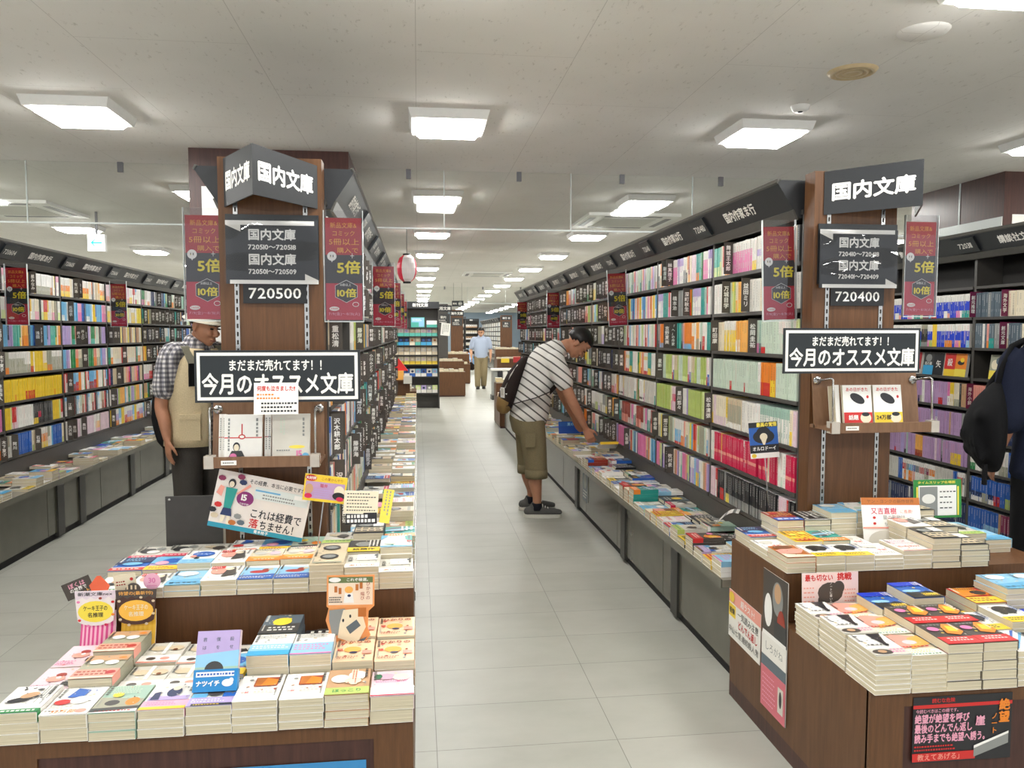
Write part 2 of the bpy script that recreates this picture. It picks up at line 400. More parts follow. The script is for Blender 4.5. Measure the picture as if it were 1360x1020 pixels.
for j in range(-2, 17):
    for i, x in enumerate(XL):
        y = 4.56 + 2.45 * j if j != -1 else 2.47
        if y < -2.5 or y > 45: continue
        if x < -3 and y > 17 or x > 5 and y > 12: continue
        if -1.9 < x < -0.4 and 5.2 < y < 6.5: continue
        e = empty('ceiling_light', f'white square ceiling light, {ordw(j + 3)} row down the shop, {ordw(i + 1)} from the arrow-sign side', 'ceiling light', (x, y, ZC), 0, 'square ceiling lights')
        for nm, me in (('frame', FM), ('diffuser', DM)):
            o = bpy.data.objects.new(nm, me); COL.objects.link(o); o.parent = e

# ---------------------------------------------------------------- smoke barrier of hanging glass panes
def pane(x0, x1, y, label, brackets, zb=2.245):
    mb = MB().box(x0 + .003, x1 - .003, y - .004, y + .004, zb, ZC, 'glass', skip='')
    o = mb.build('glass_smoke_barrier'); tag(o, label, 'glass smoke barrier', None)
    MB().box(x0 + .003, x1 - .003, y - .006, y + .006, zb - .012, zb, 'glass_edge').build('bottom_trim', o)
    MB().box(x1 - .005, x1 + .001, y - .006, y + .006, zb, ZC, 'glass_edge').build('joint_strip', o)
    for bx in brackets: MB().box(bx - .018, bx + .018, y - .03, y - .006, ZC - .07, ZC, 'bracket').build('bracket', o)
for x0, x1, t, br in [(-5.0, -3.75, 'clear glass smoke barrier pane far along the ceiling past the green arrow sign', [-4.4]), (-3.75, -2.74, 'clear glass smoke barrier pane hanging above the green arrow sign', []), (-2.74, -1.5, 'clear glass smoke barrier pane between the wood column and the arrow sign pane', [-2.1]),
                      (-0.44, 0.206, 'clear glass smoke barrier pane joined to the wood column behind the pillar sign', [-0.06]), (0.206, 1.175, 'clear glass smoke barrier pane hanging over the middle of the main aisle', [0.77]),
                      (1.175, 2.14, 'clear glass smoke barrier pane over the aisle bookcase with the striped shirt man', [1.57]), (2.14, 3.1, 'clear glass smoke barrier pane above the dark number 720410 header plates', [2.36]), (3.1, 4.4, 'clear glass smoke barrier pane joined to the wood column with the silver sign', [3.86])]:
    pane(x0, x1, 5.99, t, br)
for k, (x0, x1) in enumerate([(-1.0, 0.3), (0.3, 1.3), (1.3, 2.3), (2.3, 3.6)]):
    pane(x0, x1, 20.6, ['far glass smoke barrier pane above the turquoise book display', 'far glass smoke barrier pane beside the black hanging sign', 'far glass smoke barrier pane over the walking man', 'far glass smoke barrier pane over the end of the long bookcase'][k], [x0 + .4])

# ---------------------------------------------------------------- fittings on the ceiling
o = MB().lathe([(0.0, -.006), (0.028, -.006), (.03, -.012), (.045, -.012), (.047, -.005), (.058, -.005), (.06, -.013), (.072, -.013), (.074, -.005), (.084, -.005), (.088, -.015), (.1, -.012), (.112, 0)], 'beige_plastic', n=32).build('ceiling_vent', None, Matrix.Translation((2.02, 3.52, ZC)))
tag(o, 'round beige ceiling air vent with concentric rings', 'air vent')
o = MB().lathe([(0, -.03), (.03, -.03), (.042, -.02), (.05, 0)], 'white_plastic').build('smoke_detector', None, Matrix.Translation((2.05, 4.08, ZC))); tag(o, 'small white smoke detector on the ceiling beyond the beige vent', 'smoke detector')
MB().lathe([(0, -.033), (.012, -.033), (.014, -.03)], 'black_rubber', n=12).build('sensor', o)
o = MB().lathe([(0, -.01), (.09, -.01), (.1, 0)], 'ceiling').build('ceiling_speaker', None, Matrix.Translation((2.04, 3.03, ZC))); tag(o, 'round white speaker cover flush in the ceiling before the beige vent', 'speaker')
def cassette(x, y, label):
    e = empty('ceiling_air_conditioner', label, 'air conditioner', (x, y, ZC))
    MB().box(-.48, .48, -.48, .48, -.03, 0, 'white_plastic').build('panel', e)
    MB().box(-.28, .28, -.28, .28, -.034, -.03, 'wall_paint').build('intake_grille', e)
    for a, b2, c, d in ((-.3, .3, -.43, -.37), (-.3, .3, .37, .43), (-.43, -.37, -.3, .3), (.37, .43, -.3, .3)): MB().box(a, b2, c, d, -.033, -.03, 'bracket').build('outlet_slot', e)
cassette(2.2, 8.3, 'white cassette air conditioner in the ceiling behind the middle aisle glass'); cassette(-3.85, 8.2, 'white cassette air conditioner in the ceiling near the green arrow sign'); cassette(1.4, 16.0, 'white cassette air conditioner far down the main aisle ceiling')
# emergency arrow sign, hanging
e = empty('exit_direction_sign', 'lit white square sign with a green left arrow hung from the ceiling', 'emergency sign', (-3.2, 8.4, 2.36))
MB().box(-.085, .085, -.02, .02, -.085, .085, 'white_plastic').build('housing', e)
A = Art(); A.rect(-.08, -.08, .08, .08, (0.95, 1, .98)); A.poly([(-.055, 0), (-.02, .035), (-.005, .035), (-.028, .008), (.055, .008), (.055, -.008), (-.028, -.008), (-.005, -.035), (-.02, -.035)], rgb('10b090'))
A.into(MB(), plane((0, -.0205, 0), (1, 0, 0), (0, 0, 1)), 'lit_sign').build('face', e); MB().box(-.01, .01, -.01, .01, .085, ZC - 2.36, 'bracket').build('hanger', e)
# festival lantern
e = empty('paper_lantern', 'red and white striped paper lantern hanging over the aisle end', 'lantern', (-0.12, 9.2, 2.2))
prof = [(.03, -.155), (.05, -.15), (.085, -.12), (.108, -.06), (.115, 0), (.108, .06), (.085, .12), (.05, .15), (.03, .155)]
mb = MB(); nn = 24; vs = []; fs = []
for r, z in prof:
    for i in range(nn): vs.append((r * math.cos(2 * math.pi * i / nn), r * math.sin(2 * math.pi * i / nn), z))
for j in range(len(prof) - 1):
    for i in range(nn): mb.add([vs[j * nn + i], vs[j * nn + (i + 1) % nn], vs[(j + 1) * nn + (i + 1) % nn], vs[(j + 1) * nn + i]], [(0, 1, 2, 3)], 'print', rgb('e02848') if (i + 2) // 6 % 2 == 0 else rgb('f6eeee'), True)
mb.build('shade', e)
for z in (-.17, .15): MB().lathe([(0, z), (.045, z), (.045, z + .02), (0, z + .02)], 'black_rubber').build('ring', e)
MB().tube([(0, 0, .17), (0, 0, ZC - 2.2)], .003, 'black_rubber').build('cord', e)
e = empty('hanging_sign', 'small black sign with white lettering hung far down the aisle', 'sign', (.96, 19.0, 2.17))
MB().box(-.14, .14, -.01, .01, -.07, .07, 'sign_black').build('board', e)
A = Art(); A.text('実用', -.07, 0, .05, 'W', .01); A.ell(.06, 0, .05, .05, 'G'); A.text('雑誌', .06, 0, .04, 'W', .01); A.into(MB(), plane((0, -.011, 0), (1, 0, 0), (0, 0, 1))).build('lettering', e)
MB().box(-.1, -.095, -.003, .003, .07, ZC - 2.17, 'bracket').build('hanger', e); MB().box(.095, .1, -.003, .003, .07, ZC - 2.17, 'bracket').build('hanger', e)
# silver floor guide sign on the wood column
M = plane((4.395, 5.93, 2.18), (0, -1, 0), (0, 0, 1)); A = Art(); A.rect(-.42, -.155, .42, .155, rgb('c9cdca')); A.text('2', -.27, .03, .17, 'k'); A.text('文芸書', .2, .04, .1, 'k'); A.rect(-.4, -.085, .4, -.075, 'k'); A.lines(-.4, -.13, -.1, -.1, 1, 'G', False)
card('floor_guide_sign', 'silver sign with a numeral and three characters on the wood column', 'sign', M, .84, .31, A, .012)
M = plane((4.62, 5.495, 2.05), (1, 0, 0), (0, 0, 1)); A = Art(); A.rect(-.15, -.3, .15, .3, 'W'); A.lines(-.12, -.25, .12, .25, 9, 'G', False)
card('wall_notice', 'tall pale notice on the front face of the wood column', 'notice', M, .3, .6, A, .008)
# ================================================================ bookcases
SZ = [0.597 + 0.191 * k for k in range(7)]       # shelf tops, lowest first
TOPZ = 1.93
class Case:
    # a long run of shelving. face -1 looks towards -X, +1 towards +X; u runs to the right as one looks at it
    def __init__(s, name, xb, face, y0, nb, pitch, zs, depth=0.19):
        s.name, s.xb, s.face, s.y0, s.nb, s.pitch, s.zs, s.depth = name, xb, face, y0, nb, pitch, zs, depth
        s.u = (0, -1, 0) if face < 0 else (0, 1, 0)
    def M(s, bay, a, z, out=0.0):      # frame at the left end of a bay: x along the shelf, y up, z outward
        y = s.y0 + s.pitch * (bay + 1) - a if s.face < 0 else s.y0 + s.pitch * bay + a
        return plane((s.xb + s.face * out, y, z), s.u, (0, 0, 1))
CASE_R = Case("bending man's bookcase", 1.545, -1, 3.03, 9, .968, SZ)
CASE_LR = Case('lantern-side bookcase', -0.335, 1, 3.03, 9, .968, SZ, .112)
CASE_L = Case('bookcase facing the hatted man', -2.79, 1, 2.93, 12, .912, SZ)
CASE_RR = Case("black-bag man's bookcase", 3.46, -1, 2.646, 5, .95, [.215, .406] + SZ)
CASE_LL = Case('cap-side bookcase', -0.715, -1, 3.03, 2, .968, SZ, .17)
def xbox(cs, a0, a1, o0, o1, z0, z1, mat, mb=None):   # box by distance along Y from y0 and distance outward
    mb = mb or MB(); xa, xc = sorted((cs.xb + cs.face * o0, cs.xb + cs.face * o1))
    return mb.box(xa, xc, cs.y0 + a0, cs.y0 + a1, z0, z1, mat)
def build_case(cs, label, names, numbers, ledge=True, header=True, posts=(), back=True):
    L = cs.nb * cs.pitch
    e = empty('bookcase', label, 'bookcase', (cs.xb - cs.face * .1, cs.y0, 0))
    I = e.matrix_basis.inverted() if False else Matrix.Translation((-e.location[0], -e.location[1], 0))
    def part(name, mb, parent=None): return mb.build(name, parent or e, I if parent is None else None)
    part('back_panel', xbox(cs, 0, L, -cs.depth, -cs.depth + .012, .05, TOPZ + .1, 'shelf_dark'))
    for k in range(cs.nb + 1): part('upright', xbox(cs, max(0, k * cs.pitch - .011), min(L, k * cs.pitch + .011), -cs.depth + .012, -.004, .1, TOPZ, 'shelf'))
    for z in cs.zs:
        for k in range(cs.nb): part('shelf_board', xbox(cs, k * cs.pitch + .011, (k + 1) * cs.pitch - .011, -cs.depth + .012, .004, z - .016, z, 'shelf'))
    part('top_board', xbox(cs, 0, L, -cs.depth, .0, TOPZ, TOPZ + .02, 'shelf_dark'))
    if header:
        f = cs.face; x = cs.xb
        prof = [(x - f * .02, TOPZ - .012), (x + f * .012, TOPZ - .012), (x + f * .03, TOPZ + .02), (x + f * .10, 2.055), (x + f * .092, 2.068), (x - f * .02, 2.068)]
        hb = part('header_board', MB().prism(prof, 'y', cs.y0 + .02, cs.y0 + L, 'header'))
        rim = MB().prism([(x + f * .1, 2.052), (x + f * .106, 2.058), (x + f * .098, 2.074), (x + f * .086, 2.07)], 'y', cs.y0 + .02, cs.y0 + L, 'header_rim')
        rim.prism([(x + f * .010, TOPZ - .02), (x + f * .02, TOPZ - .018), (x + f * .036, TOPZ + .018), (x + f * .028, TOPZ + .022)], 'y', cs.y0 + .02, cs.y0 + L, 'header_rim')
        part('header_rim', rim)
        slant = Vector((f * .07, 0, 2.055 - TOPZ - .02)).normalized(); A = Art()
        for k in range(cs.nb):
            nm = names[k % len(names)]; yc = cs.y0 + (k + .5) * cs.pitch
            A2 = Art(); A2.text(nm, 0, 0, .056, 'W', .03)
            hn = Vector((f * .105, 0, -.07)).normalized(); c = Vector((x + f * .065, yc, TOPZ + .0725)) + hn * .0015
            o = A2.into(MB(), plane(c, cs.u, slant)).build('lettering', hb)
            if numbers is not None and (k > 0 or cs is CASE_L):
                yp = cs.y0 + k * cs.pitch; A3 = Art(); A3.text(str(numbers + k), 0, 0, .05, 'W', .012)
                mbp = MB().box(-.1, .1, -.05, .05, -.002, .012, 'sign_black'); A4 = Art(); A4.items = [(v, f2, c2, .0126) for v, f2, c2, z2 in A3.items]; A4.into(mbp, Matrix.Identity(4))
                mbp.build('number_plate', hb, plane(Vector((x + f * .065, yp, TOPZ + .0725)) + hn * .002, cs.u, slant))
    zl = .44 if ledge else min(cs.zs) - .02
    if ledge:
        part('riser', xbox(cs, 0, L, -.02, .0, zl, cs.zs[0] - .02, 'shelf'))
        part('ledge_top', xbox(cs, 0, L, -.02, .312, zl - .03, zl, 'ledge_top'))
        part('ledge_edge', xbox(cs, 0, L, .312, .318, zl - .034, zl + .002, 'base_panel'))
        for k in range(cs.nb): part('base_panel', xbox(cs, k * cs.pitch + .004, (k + 1) * cs.pitch - .004, -.05, .25, .05, zl - .03, 'base_panel'))
        for k in posts: part('base_post', xbox(cs, k * cs.pitch - .05, k * cs.pitch + .05, .2, .262, .02, zl - .03, 'base_post'))
        part('toe_kick', xbox(cs, 0, L, -.05, .235, 0, .05, 'black_rubber'))
    else: part('plinth', xbox(cs, 0, L, -cs.depth, .02, 0, zl, 'base_post'))
    return e
row = ['国内作家ま行', '国内作家は行', '国内作家は行', '国内作家は行', '国内作家な行', '国内作家な行', '国内作家た行', '国内作家た行', '国内作家た行']
ER = build_case(CASE_R, 'long dark bookcase of paperbacks beside the bending man in striped polo', row, 720409, posts=(0.78, 1.82, 3.35, 5.3, 7.2))
ELR = build_case(CASE_LR, 'dark bookcase with many lettered dividers running towards the red lantern', ['国内作家さ行', '国内作家か行', '国内作家か行'], 720510, posts=(1, 2, 3, 4, 5, 6, 7, 8))
EL = build_case(CASE_L, 'long dark bookcase of paperbacks behind the man in the hat', ['国内作家ま行', '国内作家や行', '国内作家ら行', '国内作家あ行', '国内作家あ行'], 720601, posts=(3.2, 3.6, 4.75, 5.8, 6.9, 8, 9))
ERR = build_case(CASE_RR, 'dark bookcase of blue and lilac paperbacks behind the black bag', ['新潮文庫 海外', '講談社文庫 海外', '集英社文庫 海外', '角川文庫 海外'], 720309, ledge=False)
ELL = build_case(CASE_LL, 'short dark shelving on the cap side of the wooden pillar', row, None)
# wooden end pillars with slotted steel strips
def pillar(e, x0, x1, y, name):
    loc = e.location; I = Matrix.Translation((-loc[0], -loc[1], 0))
    o = MB().box(x0, x1, y, y + .08, .05, 2.085, 'wood').build('end_panel', e, I)
    for xs in (x0 + .06, x1 - .06):
        mb = MB().box(xs - .008, xs + .008, y - .004, y, .64, 2.0, 'steel')
        for k in range(44): mb.box(xs - .003, xs + .003, y - .0046, y - .004, .66 + k * .03, .676 + k * .03, 'slot')
        mb.build('slotted_strip', o)
pillar(ELR, -.712, -.345, 2.965, 'l'); pillar(ER, 1.548, 1.895, 2.945, 'r')

# ---------------------------------------------------------------- books standing on the shelves
CAND = []; FACEOUT = []
def style_bands(code):
    out = []; i = 0
    while i < len(code):
        c = code[i]; i += 1; w = 1.0
        if i < len(code) and code[i].isdigit(): w = float(code[i]); i += 1
        out.append((c, w))
    t = sum(w for _, w in out)
    return [(c, w / t) for c, w in out]
def spine_book(mb, M, t, h, code, seed, d=.105):
    R = random.Random(seed); bands = style_bands(code); y = h
    c0 = C[bands[0][0]]
    for c, f in bands:
        y2 = y - h * f
        mb.add([M @ Vector(p) for p in ((0, y2, 0), (t, y2, 0), (t, y, 0), (0, y, 0))], [(0, 1, 2, 3)], 'print', C[c]); y = y2
    mb.add([M @ Vector(p) for p in ((0, 0, 0), (0, h, 0), (0, h, -d), (0, 0, -d), (t, 0, 0), (t, h, 0), (t, h, -d), (t, 0, -d))], [(0, 1, 2, 3), (4, 7, 6, 5)], 'print', c0)
    mb.add([M @ Vector(p) for p in ((0, h - .001, 0), (t, h - .001, 0), (t, h - .001, -d), (0, h - .001, -d))], [(0, 1, 2, 3)], 'print', C['D' if False else 'F'])
    L0 = sum(c0) / 3; dark = L0 < .35
    tq = C['F'] if dark else C[R.choice('kkkKnr')]; ba = C[bands[0][0]]; tc = tuple(.28 * p + .72 * q for p, q in zip(tq, ba))
    y = h * R.uniform(.88, .95); w = t * R.uniform(.26, .38); n = R.randint(4, 9); k = 0; vs = []; fs = []
    while k < n:
        g = w * R.uniform(.9, 1.3); vs += [(t / 2 - w / 2, y - g), (t / 2 + w / 2, y - g), (t / 2 + w / 2, y), (t / 2 - w / 2, y)]; q = len(vs) - 4; fs.append((q, q + 1, q + 2, q + 3)); y -= g * 1.25; k += 1
    y = h * .3
    for k in range(3): g = w * .8; vs += [(t / 2 - w * .35, y - g), (t / 2 + w * .35, y - g), (t / 2 + w * .35, y), (t / 2 - w * .35, y)]; q = len(vs) - 4; fs.append((q, q + 1, q + 2, q + 3)); y -= g * 1.3
    mb.add([M @ Vector((a, b2, .0006)) for a, b2 in vs], fs, 'print', tc)
POOL = ['山川青子', '大石一郎', '木下夏子', '野村春', '森田陽一', '小川みどり', '村上町子', '石田冬', '高原秋子', '松下大和', '白石京', '中野文', '長谷川空', '藤原海', '吉田花子', '西村光', '三好千早', '宮下風太', '原田星', '平山岳', '福永葉', '星野ゆき', '堀江月', '本田森人']
NDIV = [0]
def divider(cs, bay, k, a, t, text, maroon=False, tall=0.0):
    # thin upright plate standing out from the spines, the name on the face turned to whoever walks up the aisle
    z = cs.zs[k]; h = .157; po = .04; M = cs.M(bay, a, z + .0005); mat = 'divider_maroon' if maroon else 'divider'
    mb = MB().box(0, t, 0, h, -.09, po, mat, M=M)
    A = Art(); n = len(text); ch = min(.027, (h - .03) / n / 1.04); A.text(text, 0, 0, ch, 'F', .03, vert=True)
    q = -1 if cs.face < 0 else 1
    A.items = [(v, f, c, .0006) for v, f, c, _ in A.items]
    L = plane((t if q < 0 else 0, h * .5, .0185), (0, 0, q), (0, 1, 0)); A.into(mb, M @ L)
    return mb
ROWS = {}
def rand_row(R, dens=.55):
    out = []; L = 0
    while L < 60:
        if R.random() < dens: out.append('D:' + R.choice(POOL)); L += 2
        for _ in range(R.randint(1, 3)):
            a = R.choice('WWWWCCgGhyocPpcTtlbZZFSHUMsrqdneO'); k = R.random()
            st = a if k < .35 else a + str(R.randint(4, 8)) + R.choice('WyorpPcbteklGh') + '3' if k < .8 else 'W' + str(R.randint(2, 6)) + R.choice('yopPcbtehlr') + '5'
            n = R.choice([1, 1, 2, 2, 3, 4, 6]); out.append(f'{st}*{n}'); L += n
    return out
def fill(cs, bay, k, toks, tbase=.021, seed=0):
    R = random.Random(seed); a = .013; end = cs.pitch - .013; z = cs.zs[k]; idx = 0; nd = 0
    if '_.9' not in toks: toks = toks + [t for t in toks if t[0] not in 'D_'] * 4
    for t in toks:
        if t.startswith('D'):
            w = .0025
            if a + w > end: break
            nd += 1; mar = t.startswith('Dm:')
            CAND.append(('div', cs, bay, k, a, w, t.split(':')[1], mar, nd)); a += w + .0005
        elif t.startswith('_'): a += float(t[1:])
        else:
            st, _, n = t.partition('*'); n = int(n or 1)
            th0 = tbase * R.uniform(.8, 1.2); h0 = R.uniform(.147, .151)
            for _ in range(n):
                th = th0 * R.uniform(.85, 1.2)
                if a + th > end: return
                idx += 1; CAND.append(('book', cs, bay, k, a, th * .99, h0 + R.uniform(-.001, .001), st, idx, R.uniform(-.006, .0))); a += th
def rowset(cs, bay, rows, **kw):
    # rows given from the topmost shelf down
    for i, r in enumerate(rows): ROWS[(cs.name, bay, len(cs.zs) - 1 - i)] = r.split()
rowset(CASE_R, 0, [
    'T4L2*4 qL*1 C1*1 r7W3*2 CO*1 C6o3*2 K D:舞城王太郎 W3p7*5 W3p7*4 W7y3*3 W4P2W4*2 G W6y3*3 h',
    'W*8 J D:万城目学 g Y3L7 l C6O4 O7y3*2 s C b5W5 c D:益田ミリ W*4 C*3 G4y6*3 L7o3*2 l5O5*3 g',
    'g7l3 W L7e3 D:町田康 C*4 W3y7*7 O6W4*2 O*4 W7C3 W c*2 u D:松岡圭祐 g7p3 q7d3 g8r2*2 g*5 W4g6*5',
    'g*12 g7r3 g*7 g7r3 g*6 W6g4*2 o6r4*5 o5y5*2',
    'D:松本清張 C6y4 J*2 C7J3*6 y7W3 H2h6W2*9 W*6 F*3 q3W7*14',
    'W7g3 W m6s1m3*4 y6C4 m6s1m3*14 W2m8 m6s1m3*6 _.02 m6s1m3*5 C m*4 W',
    'J*4 r4W6 k*2 k6r4*3 G k7Y3*2 k7G3*24'])
rowset(CASE_R, 1, [
    'W5G5*2 C6k4 o5C5 z7O3 C J*3 D:花村萬月 D:馳星周 t7o3*2 t6T4*2 e D:林真理子 W3p7*4 P3W7*4',
    'P3W7*6 t*3 q r6p4 W*5 M7P3*2 D:橋本治 G*6 g*2 c D:深町秋生 o5r5 e',
    'G7K3*2 s7P3 o8c2*5 C5o5*2 W O6h4*2 D:吉野夏美 W g7k3 W5r5*2 W D:「へ」の作家 t*3 T',
    'J7r3 W6b4 H6l4*3 D:船戸与一 D:東野圭 D:誉田哲 l D:星新一 g*3 l8L2*5',
    'l*12 L C6p4 J3m3J4*5 h4W6*3 d D:松谷みよ D:星川悠々 W*3 P',
    's C6c4 D:本谷有 C5h5*2 g Y c*2 r6o4*2 s W D:堀江敏幸 l7g3 h*3 g C W4c5r1*5 W6o4*2',
    'p*3 s l7b3 L n W4P6*3 U P5y5*3 D:本多孝好 W4c6 W D:牧村泉 C5W5 S s P n W g5T5'])
rowset(CASE_R, 2, [
    'W D:長野まゆ G D:西村京 D:西加奈 W7s3 g*2 D:畑野智美 D:樋口有介 g6t4 e5k5 C6W4 s5P5 P',
    'c6W4 D:沼田 c D:夏川 b6r4 u C*2 D:畠中恵 M D:原宏一 W o6s4*2 W D:帚木蓬生 y*2 W',
    'W6r4 D:梨木香歩 D:楡周平 D:貫井徳郎 s D:野村進 U*2 W*2 D:法月綸 D:乃南アサ L4g6 g C6J4 W r',
    'D:宮部み C e6h4 t5y5 y*2 D:平岩弓 W7r3 D:東川篤 o s W2y2W6r2*4 t7y3*4 W*5',
    'W8K1W1*5 y6p4 Z*12 W6t4*3 S e W5o5',
    'D:藤沢 D:福井晴 t W5t5*2 W4k6 z6s4*7 z7W3*3 g*2 p7J3*2',
    'p*11 O D:久坂部 W6b4 S r5o5 W g c d6k4 c W n'])
rowset(CASE_L, 3, [
    'M3W7*3 e5y5 F6h4*11 F6j4*2 W y6C4 k D:星みなみ',
    'W6L4*2 r6y4*3 D:北山 y6W4 W*2 D:北山ほ C6M4*3 h K D:池波',
    'c*3 n7P3 P*2 T*4 e6y4 C O5o5*3 r4O6 d c*2 b D:浅田 W G D:安部公房 h7o3*4',
    'h7o3*3 W3h7*9 W6h4*3 y7r3*2 W y*7 C6y4*3',
    'y*6 y7o3 y*7 y6r4*8 y*9', 'y*4 L r7J3*3 J W*9 K7y3*3 K4m3K3*2 K*8 d y',
    'h5W5*2 W D:阿川 D:有川 c*2 b*9 C7l3 H D:石原 W*2 W3o4y3*6'])
rowset(CASE_L, 4, [
    'W4o3y3*7 C*2 W D:有川浩 o7G3 D:伊集院 G W D:池永陽 H*3 O6H4',
    'c7W3*3 U*2 W D:石田衣 D:伊坂 y*2 b7y3 c*4 u M5p5*5 b*2 n d',
    'P*8 J e7T3*3 s7W3 D:井上 g*3 C D:井上ひ k G D:内田', 'c*2 P6v4*3 W e*5 s5o5*3 C5h5*3 h D:歌野',
    'r W r5W5 D:今邑 c6z4*6 U5r5*3 o*2 W*3 e', 'U2W8*2 D:江國 W D:逢坂 g6W4 H5z5*2 W r K d',
    'W D:大沢在 W4O4M2*3 h D:恩田 J*7 W D:奥田'])
rowset(CASE_L, 5, ['J7s3*3 W6y4*3 D:荻原 W D:川上 r4W6*3 c2W5r3*2 W7L3*2 W*7 C6H4 W K', 'W3y7*4 W*2 Y*6 L C3W7*2', 'K D:勝目 S*3 C W D:北方 Y C D:海堂', 't6e4*3 W6o4*3 C7W3*9 r D:桐野', 'p3m7*2 n*2 H*4 D:片岡 O D:角田 M D:加納 O', 'W D:菊地 J C D:香納 e7t3*2 L P*3 l*2 O*5 c', 'y D:貴志 W4r4*3 W3P4o3*5 U6W4*3 y*2'])
rowset(CASE_RR, 2, ['_.9', 'W3B4c3 W3B6r1*2 W3B7*3 W3B4W3*2 W3B5s2 W3B7*3 W3B4p3*2 W3B4W3 W3B4t3*3 W3B4L3*2 W3B4M3 W3B4W3 Dm:海外推理',
    'W3B7*4 W3B4o3*3 W3B7 W3B4p3*2 W3B4O3 W3B7*2 W3B4U3 W3B7 W3B4s3*3 W3B4t3 h2k6G2*4 W3B4p3 W3B4l3*2 y*2', '_.9',
    'y5C5*2 C7h3*3 K S*2 W P5n5 G*4 D:海外作家 s v*5 v7n3 v7h3 W v*6 v7r3*2 v*2 p6W4', 'v*7 S v*4 G*2 v*4 s O v*8 v6P4 P3W7',
    'v*6 v8r2 v*2 P*2 v8k2 q v*4 O7z3*4 v*5 J v*2 G7k3 v*3 v5y5*5', 'Z*9 b*2 W2r3W5 W2r3o5 W2d3W5 W2c3o5*2 W2b3s5 W2d3W5*2 W2r3W5*3 W2d3h5 W2x3h5 W2o3W5*3',
    'n6d4*5 G n*9 W5n5 n*8'])
rowset(CASE_RR, 1, ['_.9', 'Dm:創元推理 d*5 G d*5 d7W3*3 Dm:海外文学 C*9 W*4', 'd*3 W d s7o3 d6t4*2 G*4 Dm:創元文庫 W6H4 d*5 C*8 W*4', '_.9',
    'Dm:海外小説 s*9 G*5 d*6 v*6', 'd*4 W x*2 d*8 n*8', 'W7e3*2 W*12 W6h4*4 b*10', 'd2n5d3 b6n2W2*4 b6h4*2 b6n2W2*2 b6r4*2 b*2 b6l4*3 b*4 b6r4*4 b*5 b6r4*2', 'b*6 b6U4*5 S x7n3*20'])
seed = 0
for cs in (CASE_R, CASE_LR, CASE_L, CASE_RR, CASE_LL):
    for bay in range(cs.nb):
        for k in range(len(cs.zs)):
            seed += 1; R = random.Random(seed * 13)
            toks = ROWS.get((cs.name, bay, k))
            if toks is None:
                if cs is CASE_RR and (k >= 8 or k == 5): continue
                if cs is CASE_RR and k < 5 and bay > 2: toks = [f'{R.choice(["v","n","W","b","P"])}*40']
                else: toks = rand_row(R, .3 if cs is CASE_LR else .62 if (cs is CASE_R and bay > 3) else .5)
            if cs is CASE_LR and bay == 0:
                toks = {0: 'W5P5 n6W4 W7m3 G C6r4*2 O g W t*8 C D:沢田研', 1: 'b6W4 W5M5 W3g3W4*2 s6o4*2 D:沢口 n6W4 C O W5n5*3 e', 2: 'b4W6*2 W D:沢木耕太郎 W D:沢木冬吾 W7n3*3 r4n6 D:椎名 o e s', 3: 'W G O*3 x D:塩野 D:柴田ふじ子 W D:司馬遼 g D:島田', 4: 'C7K3*2 D:重松清 W D:佐々木 C D:真保裕', 5: 'W7y3 W*1 D:佐藤多佳子 D:佐藤正 b6s4 U4b3O3 e6L4*3 y*4 D:桜庭 h', 6: 'W7y3 b7W3*2 C y6W4*3 T*6 O*2 D:斎藤 y*3'}[k].split()
            fill(cs, bay, k, toks, seed=seed)
# choose the three hundred spines that show largest, the rest go into one mass
def project(p):
    v = co.matrix_world.inverted() @ Vector(p) if False else CAMINV @ Vector(p)
    if v.z > -.1: return None
    f = 1040.0; return (680 + f * v.x / -v.z, 510 - f * v.y / -v.z)
bpy.context.view_layer.update(); CAMINV = (Matrix.Translation(co.location) @ co.rotation_euler.to_matrix().to_4x4()).inverted()
def visible(cs, px, py):
    if not (0 < px < 1360 and 0 < py < 1020): return False
    if cs is CASE_RR: return px > 1192
    if cs is CASE_L: return px < 212
    if cs is CASE_LR: return px > 434
    if cs is CASE_R: return px < 1064
    return False
def score(c):
    cs, bay, k, a, t = c[1:6]; h = .15; M = cs.M(bay, a, cs.zs[k])
    q = [project(M @ Vector(p)) for p in (((0, 0, 0), (t, 0, 0), (t, h, 0), (0, h, 0)) if c[0] == 'book' else ((0, 0, 0), (0, 0, .04), (0, h, .04), (0, h, 0)))]
    if any(x is None for x in q): return 0
    if not visible(cs, sum(x[0] for x in q) / 4, sum(x[1] for x in q) / 4): return 0
    if cs is CASE_R and (q[0][1] > 690 or (q[0][0] > 1035 and q[0][1] > 668)): return 0
    return abs(sum(q[i][0] * q[(i + 1) % 4][1] - q[(i + 1) % 4][0] * q[i][1] for i in range(4))) / 2
books = sorted(((score(c), i) for i, c in enumerate(CAND) if c[0] == 'book'), reverse=True)
KEEP = {i for s_, i in books[:300] if s_ > 0}
divs = sorted(((score(c), i) for i, c in enumerate(CAND) if c[0] == 'div'), reverse=True); KEEPD = {i for s_, i in divs[:290] if s_ > 0}
MASS = MB(); DMASS = MB()
